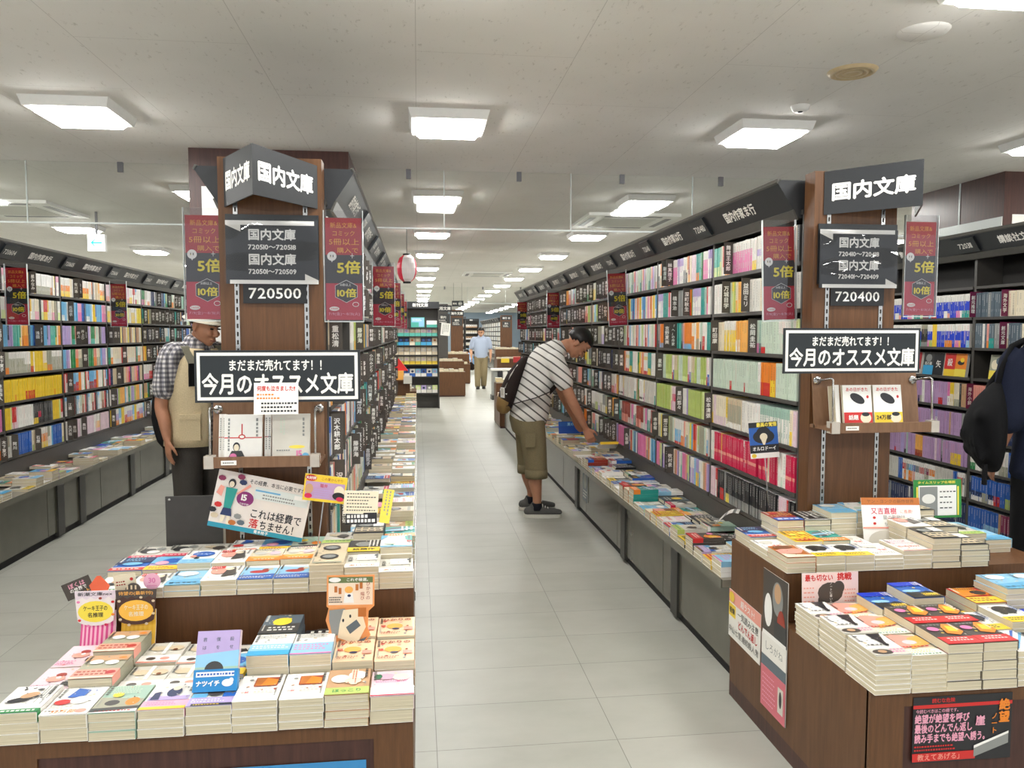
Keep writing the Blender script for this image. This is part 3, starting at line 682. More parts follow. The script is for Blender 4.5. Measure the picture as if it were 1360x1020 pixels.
for i, c in enumerate(CAND):
    cs, bay, k = c[1:4]; sh = len(cs.zs) - k
    where = f"{ordw(sh)} shelf down, {'nearest' if bay == (2 if cs is CASE_RR else 3 if cs is CASE_L else 0) else ordw(bay + 1)} bay, {cs.name}"
    if c[0] == 'book':
        _, _, _, _, a, t, h, st, idx, push = c
        if i in KEEP:
            mb = MB(); spine_book(mb, Matrix.Identity(4), t, h, st, i); b2 = style_bands(st); nm = NAME[b2[0][0]]
            for q in b2[1:]:
                if q[1] > .25 and NAME[q[0]] != nm: nm += ' and ' + NAME[q[0]]; break
            tag(mb.build('shelved_paperback', None, cs.M(bay, a, cs.zs[k] + .0005, push)), f"{nm} spine, {ordw(idx)} book, {where}", 'book', f"paperbacks standing on the {cs.name}")
        else: spine_book(MASS, cs.M(bay, a, cs.zs[k] + .0005, push), t, h, st, i)
    else:
        _, _, _, _, a, t, text, mar, nd = c
        mb = divider(cs, bay, k, a, t, text, mar, .012 if cs is CASE_LR else 0)
        if i in KEEPD: tag(mb.build('author_divider'), f"{'maroon' if mar else 'dark'} lettered divider, {ordw(nd)} one, {where}", 'shelf divider', f"author dividers on the {cs.name}")
        else: DMASS.add(mb.v, [], 'divider'); n0 = len(DMASS.v) - len(mb.v); [DMASS.add([], [], 'divider')]; DMASS.f += [tuple(x + n0 for x in f) for f in mb.f]; DMASS.c += mb.c; DMASS.m += mb.m; DMASS.sm += mb.sm
o = MASS.build('distant_shelved_paperbacks'); tag(o, 'the many small distant spines filling the remaining dark shelves', 'books', None, 'stuff')
o = DMASS.build('distant_author_dividers'); tag(o, 'the many small distant lettered dividers between the far spines', 'shelf dividers', None, 'stuff')
# paperbacks standing face-out on the third shelf of the black-bag case
def face_out(M, w, h, t, art, label, group, cat='book', name='face_out_paperback'):
    mb = MB().box(-w / 2, w / 2, 0, h, -t, -.001, 'pages'); mb.box(-w / 2 - .001, w / 2 + .001, 0, h + .001, -.001, 0, 'print', C['F']); mb.box(-w / 2 - .001, w / 2 + .001, 0, h + .001, -t - .001, -t, 'print', C['W'])
    mb.box(w / 2, w / 2 + .001, 0, h + .001, -t, 0, 'print', C['W'])
    o = mb.build(name, None, M); tag(o, label, 'book', group)
    cv = Art(); cv.items = art.items; cv.into(MB(), Matrix.Identity(4)).build('cover', o); return o
def blockart(w, h, spec):
    A = Art()
    for it in spec:
        if it[0] == 'r': A.rect(-w / 2 + it[1] * w, it[2] * h, -w / 2 + it[3] * w, it[4] * h, it[5])
        elif it[0] == 'e': A.ell(-w / 2 + it[1] * w, it[2] * h, it[3] * w, it[4] * h, it[5])
        elif it[0] == 't': A.text(it[1], -w / 2 + it[2] * w, it[3] * h, it[4] * w, it[5], .02)
    return A
RRF = [(.20, 'k', [('r', 0, 0, 1, .35, 'W'), ('t', '上', .5, .2, .4, 'r')], 'dark jacket with white foot'), (.31, 'R', [('r', 0, .0, 1, .22, 'W'), ('e', .4, .6, .2, .2, 'k')], 'dark red jacket'), (.45, 'K', [('r', 0, 0, 1, .42, 'u'), ('e', .5, .75, .3, .18, 'G'), ('t', '雨の果', .5, .5, .24, 'W')], 'charcoal jacket with cyan band'),
       (.56, 'k', [('t', '矢', .5, .5, .5, 'W')], 'black jacket with one white character'), (.68, 'r', [('r', 0, 0, 1, .3, 'y'), ('t', '殺', .5, .6, .5, 'W')], 'red jacket'), (.79, 'o', [('r', 0, 0, 1, .33, 'Y'), ('e', .5, .6, .3, .1, 'k'), ('e', .6, .72, .18, .1, 'y')], 'orange jacket with yellow band')]
for f, bg, sp, lb in RRF: face_out(CASE_RR.M(2, f * .95 + .06, CASE_RR.zs[5] + .001, -.02) @ Matrix.Rotation(-.12, 4, 'X'), .105, .15, .02, blockart(.105, .15, [('r', 0, 0, 1, 1, bg)] + sp), lb + ' standing face-out beside the black bag', 'face-out paperbacks beside the black bag')
for f, lb in ((.13, 'first'), (.27, 'second'), (.41, 'third')): face_out(CASE_RR.M(1, f * .95 + .05, CASE_RR.zs[5] + .001, -.02) @ Matrix.Rotation(-.12, 4, 'X'), .105, .15, .02, blockart(.105, .15, [('r', 0, 0, 1, 1, 'h'), ('e', .4, .6, .3, .2, 'C'), ('e', .65, .75, .2, .14, 'd'), ('r', 0, 0, 1, .36, 'Y'), ('t', '賞', .5, .18, .3, 'r')]), f'khaki jacket with yellow band, {lb} face-out copy under the bag strap', 'khaki face-out paperbacks under the bag strap')
# ================================================================ two-tier display tables
TL, TU, YF, YU, YB = .46, .635, 1.97, 2.5, 2.945
def table(x0, x1, label, far=False):
    e = empty('display_table', label, 'display table', ((x0 + x1) / 2, YF, 0)); I = Matrix.Translation((-(x0 + x1) / 2, -YF, 0))
    mb = MB().box(x0, x1, YF + .012, YB, .06, TL, 'wood'); mb.build('lower_tier', e, I)
    mb = MB().box(x0, x1, YF, YF + .02, TL - .045, TL, 'wood'); mb.box(x0, x0 + .1, YF, YF + .02, .0, TL - .045, 'wood'); mb.box(x1 - .1, x1, YF, YF + .02, .0, TL - .045, 'wood'); mb.build('front_frame', e, I)
    MB().box(x0 + .1, x1 - .1, YF + .006, YF + .012, .02, TL - .045, 'wood_dark').build('recessed_panel', e, I)
    MB().box(x0, x1, YU, YB, TL, TU, 'wood').build('upper_tier', e, I)
    MB().box(x0 + .0, x1 - .0, YF + .02, YB, 0, .06, 'wood_dark').build('plinth', e, I)
    return e
table(-1.03, -.02, 'two-tier brown wooden display table with cake-shaped popup stands')
table(1.235, 2.245, 'two-tier brown wooden display table with a black and red poster')

# ---- cover designs in unit coordinates (0..1 across, 0..1 up)
# r rect, e ellipse, p polygon, t text, v upright text, l small marks ; band = obi strip
DES = dict(
 ink=('white ink-swirl cover', 'F', [('l', .7, .3, .95, .95, 4, 'G'), ('e', .42, .5, .32, .07, 'k', .35), ('e', .5, .62, .2, .1, 'S', .5), ('e', .35, .4, .25, .03, 'k', .2), ('e', .62, .82, .08, .03, 'k')], (.13, 'e', [('l', .1, .1, .9, .9, 1, 'W')])),
 text32=('white sales-figure cover', 'F', [('l', .05, .1, .5, .35, 3, 'Z'), ('p', [(.25, .62), (.6, .6), (.65, .88), (.35, .95)], 'b'), ('e', .25, .45, .18, .1, 'r'), ('e', .6, .5, .2, .14, 'F')], (.22, 'F', [('t', '32万部', .45, .5, .62, 'o'), ('e', .82, .5, .12, .35, 's')])),
 land=('teal landscape cover', 'q', [('p', [(0, .15), (1, .15), (1, .45), (0, .55)], 'h'), ('p', [(0, .15), (1, .2), (1, .1), (0, .02)], 'K'), ('e', .35, .33, .16, .1, 'K'), ('e', .78, .36, .15, .14, 'o'), ('e', .35, .62, .12, .09, 'y'), ('l', .15, .65, .9, .95, 5, 'g')], (.1, 'F', [('l', .1, .1, .9, .9, 1, 'r')])),
 girlp=('white pink-banded girl cover', 'F', [('l', .1, .7, .9, .95, 7, 'Z'), ('r', .05, .33, .95, .48, 'P'), ('e', .55, .62, .16, .18, 'n'), ('e', .56, .76, .09, .08, 'C'), ('p', [(.1, .35), (.3, .35), (.25, .65), (.12, .6)], 'n')], (.32, 'M', [('l', .1, .45, .9, .85, 2, 'p'), ('r', 0, 0, 1, .3, 'y')])),
 girlb=('white blue-banded girl cover', 'F', [('l', .1, .7, .9, .95, 7, 'Z'), ('r', .02, .3, .35, .45, 'c'), ('r', .7, .3, .98, .45, 'b'), ('e', .52, .5, .2, .16, 'D'), ('e', .54, .66, .1, .09, 'C')], (.3, 'P', [('l', .06, .4, .94, .85, 2, 'W'), ('r', .1, 0, 1, .25, 'k'), ('l', .15, .02, .95, .22, 1, 'y')])),
 frame=('white brown-picture cover', 'F', [('r', .34, .52, .88, .86, 'z'), ('r', .36, .54, .6, .84, 'j'), ('p', [(.5, .54), (.86, .54), (.86, .75), (.6, .84)], 'o'), ('t', '小説', .2, .3, .09, 'r'), ('l', .4, .25, .95, .45, 2, 'Z')], None),
 tan=('tan lime-banded cover', 'S', [('e', .3, .6, .22, .16, 'F'), ('e', .7, .72, .22, .16, 'F'), ('e', .6, .5, .2, .12, 'C'), ('r', .55, .35, .7, .95, 'C'), ('l', .56, .4, .69, .93, 2, 'r')], (.26, 'l', [('t', 'ほっこり', .5, .5, .5, 'e')])),
 pinkface=('blush drawn-face cover', 'J', [('e', .35, .75, .2, .12, 'M'), ('e', .7, .7, .2, .12, 'C'), ('l', .1, .5, .9, .6, 2, 'p'), ('e', .15, .75, .1, .1, 'E')], (.34, 'F', [('l', .08, .35, .92, .8, 2, 'Z'), ('r', 0, 0, 1, .12, 'm')])),
 hika=('apricot handwritten cover', rgb('f6d3ae'), [('t', 'ひかりの', .5, .85, .2, 'z'), ('e', .45, .5, .22, .13, 'O'), ('e', .48, .36, .1, .04, 'n'), ('t', '幅', .14, .5, .14, 'r'), ('r', .7, .28, .94, .42, 's'), ('l', .1, .08, .6, .2, 2, 'z')], None),
 kraft=('brown two-face cover', 'h', [('r', 0, .75, 1, 1, 'S'), ('e', .3, .7, .16, .1, 'F'), ('e', .68, .66, .16, .1, 'F'), ('e', .85, .86, .1, .05, 'o')], (.38, 's', [('l', .05, .3, .95, .9, 2, 'z'), ('e', .85, .6, .12, .2, 'R'), ('r', 0, 0, 1, .18, 'C')])),
 pinkpale=('pale pink figure cover', 'J', [('e', .45, .5, .22, .12, 's'), ('e', .5, .66, .12, .08, 'z'), ('e', .5, .54, .06, .05, 'F'), ('r', .7, .2, .95, .35, 'K'), ('l', .05, .05, .6, .25, 3, 'p')], None),
 dots=('grey-white banded cover', 'Z', [('e', .3, .7, .2, .12, 'H'), ('e', .75, .7, .2, .12, 'H'), ('r', .46, .4, .56, .98, 'F'), ('e', .75, .62, .06, .05, 'w')], (.36, 'F', [('e', .3, .55, .12, .2, 'D'), ('e', .65, .55, .12, .2, 's'), ('r', 0, 0, 1, .2, 's')])),
 whiteblue=('white sky-blue-banded cover', 'F', [('l', .1, .75, .9, .95, 6, 'G')], (.5, 'u', [('r', 0, .4, 1, 1, 'U'), ('l', .06, .55, .94, .9, 2, 'W')])),
 whitebp=('pink-lettered blue-banded cover', 'F', [('l', .1, .75, .9, .95, 6, 'G')], (.52, 'U', [('l', .06, .35, .94, .9, 3, 'p'), ('r', 0, 0, 1, .1, 'p')])),
 darkphoto=('dark yellow-centred cover', 'd', [('p', [(0, .4), (1, .5), (1, 0), (0, 0)], 'K'), ('e', .5, .6, .25, .2, 'y'), ('l', .2, .1, .9, .35, 2, 'W')], None),
 bluered=('blue red-footed cover', 'b', [('p', [(0, .45), (1, .6), (1, 1), (0, 1)], 'n'), ('e', .5, .5, .3, .12, 'c'), ('l', .2, .7, .8, .95, 3, 'U')], (.25, 'F', [('r', 0, 0, 1, .85, 'r'), ('l', .1, .2, .9, .7, 1, 'W')])),
 purple=('lilac painted cover', 'P', [('p', [(0, .5), (1, .35), (1, 1), (0, 1)], 'c'), ('e', .6, .65, .3, .2, 'b'), ('e', .35, .5, .2, .14, 'M')], (.3, 'y', [('l', .1, .2, .9, .8, 2, 'r')])),
 circle=('blue speech-bubble cover', 'F', [('e', .55, .68, .34, .2, 'b'), ('t', 'ぷるよん', .55, .68, .13, 'F'), ('e', .45, .35, .08, .08, 'k'), ('e', .3, .5, .1, .08, 's')], (.3, 'U', [('l', .1, .2, .9, .8, 1, 'c')])),
 manga=('red-black comic cover', 'F', [('e', .35, .6, .25, .2, 's'), ('p', [(.5, .2), (.9, .35), (.75, .9), (.55, .8)], 'D'), ('e', .62, .75, .12, .1, 'C'), ('r', .05, .78, .45, .95, 'r'), ('l', .08, .8, .42, .93, 2, 'F')], None),
 sky=('pale sky figure cover', 'F', [('p', [(0, .0), (1, .0), (1, .35), (0, .28)], 'b'), ('p', [(0, .28), (1, .35), (1, .75), (0, .85)], 'U'), ('e', .5, .5, .28, .1, 'R'), ('e', .68, .62, .12, .1, 'z'), ('e', .8, .66, .08, .07, 'H'), ('l', .05, .05, .95, .2, 2, 'W')], None),
 faces=('cream orange-footed cover', 'C', [('e', .3, .6, .2, .14, 'Z'), ('e', .75, .6, .18, .14, 'J'), ('l', .1, .8, .9, .95, 2, 'G')], (.34, 'o', [('e', .5, .75, .45, .3, 'O'), ('l', .2, .2, .8, .5, 1, 'C')])),
 gold=('gold dark-oval cover', 'H', [('e', .5, .6, .28, .2, 'K'), ('e', .5, .6, .2, .12, 'G'), ('r', .08, .1, .92, .2, 'h')], None),
 tcard=('grey side-lettered cover', 'Z', [('v', '名作集', .12, .6, .15, 'K'), ('r', .3, .5, .92, .95, 'W'), ('e', .85, .85, .04, .05, 'n')], (.26, 'F', [('t', 'あいつで', .5, .5, .55, 'j')])),
 glare=('glossy white-teal cover', 'F', [('p', [(0, .6), (.25, 1), (0, 1)], 'c'), ('p', [(.8, .6), (1, .5), (1, 1), (.75, .9)], 't'), ('e', .9, .45, .08, .06, 'r'), ('r', 0, 0, 1, .1, 'c'), ('e', .3, .3, .2, .1, 'g')], None),
 greenb=('white lime-footed cover', 'Z', [('e', .6, .6, .2, .16, 'D'), ('e', .3, .7, .18, .1, 'H'), ('l', .1, .8, .9, .95, 4, 'G')], (.25, 'l', [('l', .1, .3, .9, .8, 1, 'e')])),
 crim=('grey crimson-strip cover', 'Z', [('e', .4, .6, .25, .2, 'K'), ('e', .6, .5, .2, .14, 'W'), ('e', .75, .75, .15, .12, 'G'), ('l', .05, .4, .3, .95, 2, 'k')], (.2, 'm', [('l', .1, .2, .9, .8, 1, 'W')])),
 yellowb=('black yellow-banded cover', 'K', [('e', .45, .6, .25, .2, 'G'), ('l', .6, .3, .95, .95, 3, 'W')], (.34, 'y', [('t', '話題作', .5, .5, .5, 'k')])),
 inkman=('white black-legs cover', 'F', [('p', [(.6, .55), (.72, .55), (.9, .98), (.5, .98)], 'k'), ('p', [(.62, .4), (.72, .4), (.74, .6), (.6, .6)], 'k'), ('l', .15, .42, .95, .52, 1, 'K')], (.3, 'Z', [('e', .3, .45, .28, .4, 'D'), ('e', .3, .5, .12, .22, 'S'), ('l', .55, .25, .98, .9, 2, 'p')])),
 rainbow=('cream salmon-washed cover', 'C', [('p', [(0, .3), (.5, .45), (.9, .9), (.3, 1), (0, .9)], 's'), ('p', [(.3, .3), (1, .5), (1, .9), (.6, .8)], 'O'), ('e', .5, .6, .2, .1, 'J'), ('l', .1, .35, .9, .45, 1, 'r')], (.26, 'F', [('l', .05, .4, .95, .95, 2, 'y'), ('l', .05, .05, .95, .4, 1, 'e')])),
 darkred=('black orange-burst cover', 'D', [('e', .25, .72, .16, .1, 'p'), ('p', [(.45, .5), (.75, .4), (.98, .55), (.95, .9), (.7, .95), (.55, .8)], 'o'), ('p', [(.6, .6), (.85, .55), (.9, .8), (.7, .85)], 'y'), ('l', .1, .85, .6, .95, 1, 'G')], (.33, 'r', [('l', .2, .35, .95, .9, 2, 'W')])),
 bluesky=('blue-sky roofs cover', 'b', [('r', 0, .75, 1, 1, 'B'), ('p', [(0, 0), (1, 0), (1, .25), (.75, .4), (.5, .3), (.2, .42), (0, .3)], 'k'), ('e', .3, .42, .3, .08, 'U'), ('r', .45, .1, .95, .25, 'y'), ('l', .45, .1, .95, .25, 2, 'k'), ('l', .7, .7, .95, .95, 3, 'F')], None),
 blackhair=('white black-blot cover', 'F', [('e', .5, .68, .35, .2, 'k', -.2), ('e', .3, .5, .1, .08, 'k'), ('l', .8, .5, .95, .95, 2, 'b')], (.3, 'y', [('l', .1, .25, .95, .85, 2, 'k')])),
 redyel=('red sunset cover', 'R', [('p', [(0, .4), (1, .5), (1, .75), (0, .8)], 'o'), ('e', .7, .62, .25, .14, 'k'), ('l', .1, .75, .9, .95, 3, 'y')], (.36, 'y', [('l', .05, .2, .95, .9, 2, 'z')])),
 stripe=('white slant-line cover', 'F', [('p', [(0, .2), (.05, .2), (.9, .95), (.8, .95)], 'b'), ('p', [(.1, .1), (.14, .1), (1, .8), (.95, .85)], 'c'), ('p', [(.2, 0), (.23, 0), (1, .55), (1, .6)], 'r'), ('l', .05, .75, .4, .95, 3, 'n')], None),
 cloud=('copper cloud cover', 'j', [('p', [(0, .3), (.7, .3), (1, .6), (.5, .75), (0, .6)], 's'), ('e', .4, .8, .35, .14, 'w'), ('p', [(0, 0), (1, 0), (1, .12), (0, .3)], 'C')], None),
 yelpat=('yellow patterned cover', 'y', [('l', .05, .3, .95, .95, 6, 'j'), ('e', .3, .6, .14, .1, 'Y'), ('e', .7, .7, .14, .1, 'Y'), ('r', .1, .05, .9, .22, 'r'), ('l', .12, .06, .88, .2, 1, 'Y')], None),
 cyan=('teal orange-footed cover', 't', [('e', .4, .65, .3, .2, 'd'), ('p', [(0, .5), (1, .7), (1, .8), (0, .62)], 'U'), ('l', .5, .5, .95, .95, 3, 'W')], (.28, 'o', [('l', .1, .2, .9, .85, 2, 'F')])),
 blackw=('black title cover', 'k', [('l', .1, .15, .9, .9, 4, 'W'), ('r', 0, 0, 1, .05, 'F')], None),
 whitered=('white rose-title cover', 'F', [('t', 'もののけ', .5, .35, .2, 'r'), ('l', .1, .55, .9, .9, 5, 'M'), ('r', 0, 0, 1, .05, 's')], None),
 thin=('plain white cover', 'F', [('t', '手紙', .6, .4, .16, 'r'), ('e', .4, .7, .25, .12, 'Z'), ('l', .1, .1, .9, .25, 2, 'G')], None),
 title=('dark pale-lettered cover', 'K', [('r', .05, .1, .95, .5, 'H'), ('l', .08, .12, .92, .48, 2, 'k'), ('e', .35, .72, .25, .14, 'G'), ('r', .6, .6, .95, .95, 'F')], None),
 redblue=('red blue-strip cover', 'z', [('l', .1, .5, .9, .95, 4, 'O'), ('e', .3, .75, .2, .12, 'R')], (.3, 'b', [('l', .1, .2, .9, .85, 1, 'W')])),
 seaside=('light-blue cover', 'U', [('e', .4, .75, .3, .15, 'F'), ('p', [(0, 0), (1, 0), (1, .4), (0, .3)], 'c')], (.25, 'L', [('l', .1, .2, .9, .8, 1, 'h')])),
)
def design_art(A, items, W, D, y0=0.0, hD=None):
    hD = D if hD is None else hD; s = min(W, hD)
    for it in items:
        k = it[0]
        if k == 'r': A.rect(it[1] * W, y0 + it[2] * hD, it[3] * W, y0 + it[4] * hD, it[5])
        elif k == 'e': A.ell(it[1] * W, y0 + it[2] * hD, it[3] * W, it[4] * hD, it[5], 16, it[6] if len(it) > 6 else 0)
        elif k == 'p': A.poly([(x * W, y0 + y * hD) for x, y in it[1]], it[2])
        elif k == 't': A.text(it[1], it[2] * W, y0 + it[3] * hD, it[4] * s, it[5], .02)
        elif k == 'v': A.text(it[1], it[2] * W, y0 + it[3] * hD, it[4] * s, it[5], .02, vert=True)
        elif k == 'l': A.lines(it[1] * W, y0 + it[2] * hD, it[3] * W, y0 + it[4] * hD, it[5], it[6], vert=(it[3] - it[1]) * W < (it[4] - it[2]) * hD * 1.1, seed=len(A.items))
CACHE = {}
def book_meshes(des, W, D, T):
    k = (des, W, D, round(T, 4))
    if k in CACHE: return CACHE[k]
    nm, bg, items, band = DES[des]; c = C[bg] if isinstance(bg, str) else bg
    pg = MB().box(.001, W - .0015, .0015, D - .0015, .0007, T - .0007, 'pages')
    pg.box(0, W, 0, D, 0, .0007, 'print', C['F']); pg.box(W - .0012, W, 0, D, 0, T, 'print', c)       # back cover and spine
    for bx in (.2, .45, .7): pg.box(bx * W, bx * W + .012, -.0002, .0, T * .3, T * .36, 'pages')
    root = pg.mesh('stacked_paperback')
    low = MB(); low.box(.001, W - .0015, .0015, D - .0015, .0007, T - .0007, 'pages'); low.box(0, W, 0, D, 0, .0007, 'print', C['F']); low.box(0, W, 0, D, T - .0007, T, 'print', c); low.box(W - .0012, W, 0, D, 0, T, 'print', c)
    low = low.mesh('stacked_paperback')
    cv = MB().box(0, W, 0, D, T - .0007, T, 'print', c); A = Art(); RD = random.Random(des)
    # small details printed under the main picture: title column, author line, flecks in the cover's own colours
    used = [it[-1] if isinstance(it[-1], str) and it[0] != 'e' else it[5] for it in items]; used = [u for u in used if u in C] + ['Z', 'H', 'G']; y0 = band[0] + .04 if band else .04
    for _ in range(9): A.ell(RD.uniform(.12, .88) * W, RD.uniform(y0 + .05, .93) * D, RD.uniform(.015, .06) * W, RD.uniform(.01, .035) * D, RD.choice(used), 7, RD.uniform(0, 3))
    design_art(A, items, W, D); lum = sum(c) / 3
    xs = RD.choice([.08, .9]); A.lines((xs - .035) * W, .5 * D, (xs + .035) * W, .96 * D, 1, 'K' if lum > .3 else 'W', True, .9, 3); A.lines((xs - .02) * W, (y0 + .04) * D, (xs + .02) * W, .44 * D, 1, 'G' if lum > .3 else 'Z', True, .9, 4)
    A.lines(.32 * W, .955 * D, .7 * W, .98 * D, 1, 'G', False, .6, 5)
    for _ in range(5): A.ell(RD.uniform(.15, .85) * W, RD.uniform(y0 + .08, .9) * D, RD.uniform(.01, .03) * W, RD.uniform(.008, .02) * D, RD.choice(used), 6, RD.uniform(0, 3))
    A.into(cv, Matrix.Translation((0, 0, T))); cv = cv.mesh('cover')
    bd = None
    if band:
        h, bc, bi = band; mb = MB(); t2 = T + .0022; c2 = C[bc]; e = .0004
        mb.box(-e, W + e, 0.001, h * D, T + .0016, t2, 'print', c2); mb.box(W, W + e, .001, h * D, -e + .0004, t2, 'print', c2); mb.box(-e, W + e, .001, h * D, -.0, .0006, 'print', c2)
        A = Art(); design_art(A, bi, W, D, .001, h * D - .001); A.into(mb, Matrix.Translation((0, 0, t2))); bd = mb.mesh('paper_band')
    CACHE[k] = (root, low, cv, bd); return CACHE[k]
def place_book(me, kids, M, label, group, name='stacked_paperback'):
    o = bpy.data.objects.new(name, me); COL.objects.link(o); o.matrix_world = M
    tag(o, label, 'book', group)
    for kn, km in kids:
        if km is None: continue
        c = bpy.data.objects.new(kn, km); COL.objects.link(c); c.parent = o
    return o
SR = random.Random(5); HIDDEN = []
def stack(x, y, z, des, n, T, where, group, W=.105, D=.15, rot=0.0, hide=0, name='stacked_paperback'):
    # x, y: front corner nearest the camera's left; books piled n high
    zz = z
    root, low, cv, bd = book_meshes(des, W, D, T)
    for i in range(n):
        M = Matrix.Translation((x + SR.uniform(-.0015, .0015), y + SR.uniform(-.003, .003), zz + .0003)) @ Matrix.Rotation(rot + SR.uniform(-.012, .012), 4, 'Z')
        if i < hide: HIDDEN.append((low, M))
        elif i == n - 1: place_book(root, (('cover', cv), ('paper_band', bd)), M, f"{DES[des][0]}, {where}", group, name)
        else: place_book(low, (), M, f"{ordw(n - i)} book down, {where}", group, name)
        zz += T + .0004
    return zz
G = 'paperbacks piled on the display tables'
def lay_row(tbl, x0, pitch, y, z, row, tier, specs, W=.105, from_right=True):
    n = len(specs)
    for i, sp in enumerate(specs):
        if sp is None: continue
        des, k, T = sp[:3]; rot = sp[3] if len(sp) > 3 else 0
        num = n - i if from_right else i + 1
        stack(x0 + i * pitch, y, z, des, k, T, f"{ordw(num)} stack from aisle, {row} row, {tier} tier, {tbl} table", G, W, .15, rot, 0 if row == 'front' or (not from_right and i == 0) else max(0, k - (3 if tbl == 'cake-popup' and tier == 'lower' else 2)))
cake, red = 'cake-popup', 'red-poster'
# left table, lower tier
lay_row(cake, -1.028, .1125, 1.955, TL, 'front', 'lower', [('ink', 3, .026), ('text32', 2, .034), ('land', 3, .022), ('girlp', 3, .022), ('girlb', 3, .023), ('frame', 4, .019), ('frame', 4, .019), ('tan', 4, .02), ('pinkface', 2, .036)], .11)
lay_row(cake, -1.025, .1125, 2.11, TL, 'second', 'lower', [('pinkpale', 3, .02), ('kraft', 4, .022), ('dots', 3, .017), ('dots', 3, .017), None, ('whiteblue', 4, .032), ('whitebp', 4, .031), ('hika', 4, .025), ('hika', 4, .024)], .11)
lay_row(cake, -1.025, .1125, 2.265, TL, 'third', 'lower', [('pinkpale', 3, .02), ('kraft', 4, .024), ('dots', 3, .019), ('dots', 3, .017), None, ('darkphoto', 4, .032), ('blackw', 4, .019), ('hika', 4, .027), ('hika', 4, .026)], .11)
# left table, upper tier
lay_row(cake, -1.005, .1095, 2.485, TU, 'front', 'upper', [('ink', 2, .012), ('manga', 2, .016), ('seaside', 2, .018), ('manga', 3, .016), ('sky', 3, .015), ('sky', 3, .015), ('gold', 4, .021), ('tcard', 4, .018), ('tcard', 3, .018)], .108)
lay_row(cake, -1.01, .1095, 2.637, TU, 'second', 'upper', [('bluered', 2, .021), ('purple', 2, .021), ('circle', 3, .02), ('manga', 3, .02), ('faces', 3, .02), ('faces', 3, .021), ('gold', 3, .024), ('yellowb', 4, .02), ('glare', 4, .023)], .108)
lay_row(cake, -1.0, .1095, 2.789, TU, 'third', 'upper', [('crim', 2, .02), ('crim', 2, .022), ('greenb', 2, .022), ('text32', 3, .018), ('purple', 3, .018), ('land', 3, .02), ('greenb', 3, .024), ('title', 4, .026), ('cyan', 4, .022)], .108)
# right table, lower tier
lay_row(red, 1.237, .1065, 1.955, TL, 'front', 'lower', [('inkman', 8, .0135), ('rainbow', 8, .0125), ('darkred', 5, .026), ('darkred', 5, .026), ('stripe', 6, .0165), ('yellowb', 5, .018), ('whitered', 5, .018), ('tcard', 4, .02), ('cloud', 4, .02)], .105, False)
lay_row(red, 1.237, .1065, 2.11, TL, 'second', 'lower', [('inkman', 8, .0135), ('rainbow', 8, .0125), ('darkred', 5, .026), ('darkred', 5, .026), ('blackhair', 5, .02), ('blackhair', 6, .02), ('bluesky', 5, .02), ('yelpat', 4, .02), ('cloud', 4, .02)], .105, False)
lay_row(red, 1.237, .1065, 2.265, TL, 'third', 'lower', [('inkman', 7, .0135), ('rainbow', 7, .0125), ('bluesky', 4, .03), ('bluesky', 5, .03), ('yellowb', 4, .02), ('redyel', 5, .025), ('seaside', 9, .0185), ('seaside', 9, .0185), None], .105, False)
# right table, upper tier
lay_row(red, 1.24, .1065, 2.485, TU, 'front', 'upper', [('cloud', 3, .0175), ('blackhair', 2, .027), ('blackhair', 2, .026), ('thin', 4, .0125), ('whitered', 4, .0155), ('title', 5, .0205), ('title', 4, .019), None, None], .105, False)
lay_row(red, 1.238, .1065, 2.637, TU, 'second', 'upper', [('thin', 2, .018), ('yelpat', 3, .022), ('cyan', 3, .021), ('thin', 2, .02), None, ('manga', 5, .0215), ('title', 5, .02), ('greenb', 4, .018), ('seaside', 3, .016)], .105, False)
lay_row(red, 1.245, .1065, 2.789, TU, 'third', 'upper', [('bluered', 2, .022), ('redblue', 4, .026), ('blackw', 5, .0205), ('seaside', 6, .0215), ('glare', 6, .022), ('manga', 6, .019), ('title', 6, .0215), ('greenb', 3, .02), ('seaside', 2, .02)], .105, False)
# lilac book propped upright with a blue band
W_, D_, T_ = .108, .15, .022
M = Matrix.Translation((-.578, 2.045, TL + .066)) @ Matrix.Rotation(math.radians(63), 4, 'X')
e = empty('propped_paperback', 'lilac and grey paperback propped up with a bright blue band', 'book', (0, 0, 0)); e.matrix_world = M
MB().box(.001, W_ - .001, .001, D_ - .001, .001, T_ - .001, 'pages').build('page_block', e)
mb = MB().box(0, W_, 0, D_, T_ - .001, T_, 'print', C['P']); mb.box(0, W_, 0, D_, 0, .001, 'print', C['W']); mb.box(W_ - .001, W_, 0, D_, 0, T_, 'print', C['J'])
A = Art(); A.poly([(0, .05), (W_, .05), (W_, .1), (0, .09)], 'U'); A.rect(0, 0, W_, .06, 'q'); A.ell(.048, .052, .024, .022, 'K'); A.ell(.048, .04, .03, .01, 'd')
for i, ch in enumerate('君僕殺'): A.text(ch, .02 + i * .034, .128, .011, 'd')
for i, ch in enumerate('はをせ'): A.text(ch, .02 + i * .034, .108, .011, 'd')
A.into(mb, Matrix.Translation((0, 0, T_))).build('cover', e)
mb = MB().box(-.001, W_ + .001, 0, .054, -.001, T_ + .001, 'print', rgb('1e86c8')); A = Art(); A.rect(.005, .036, .1, .048, 'F'); A.lines(.008, .037, .098, .047, 1, 'b', False); A.text('ナツイチ', .036, .02, .015, 'F', .05); A.ell(.085, .02, .014, .009, 'F'); A.ell(.094, .026, .006, .006, 'F'); A.into(mb, Matrix.Translation((0, 0, T_ + .001))).build('paper_band', e)
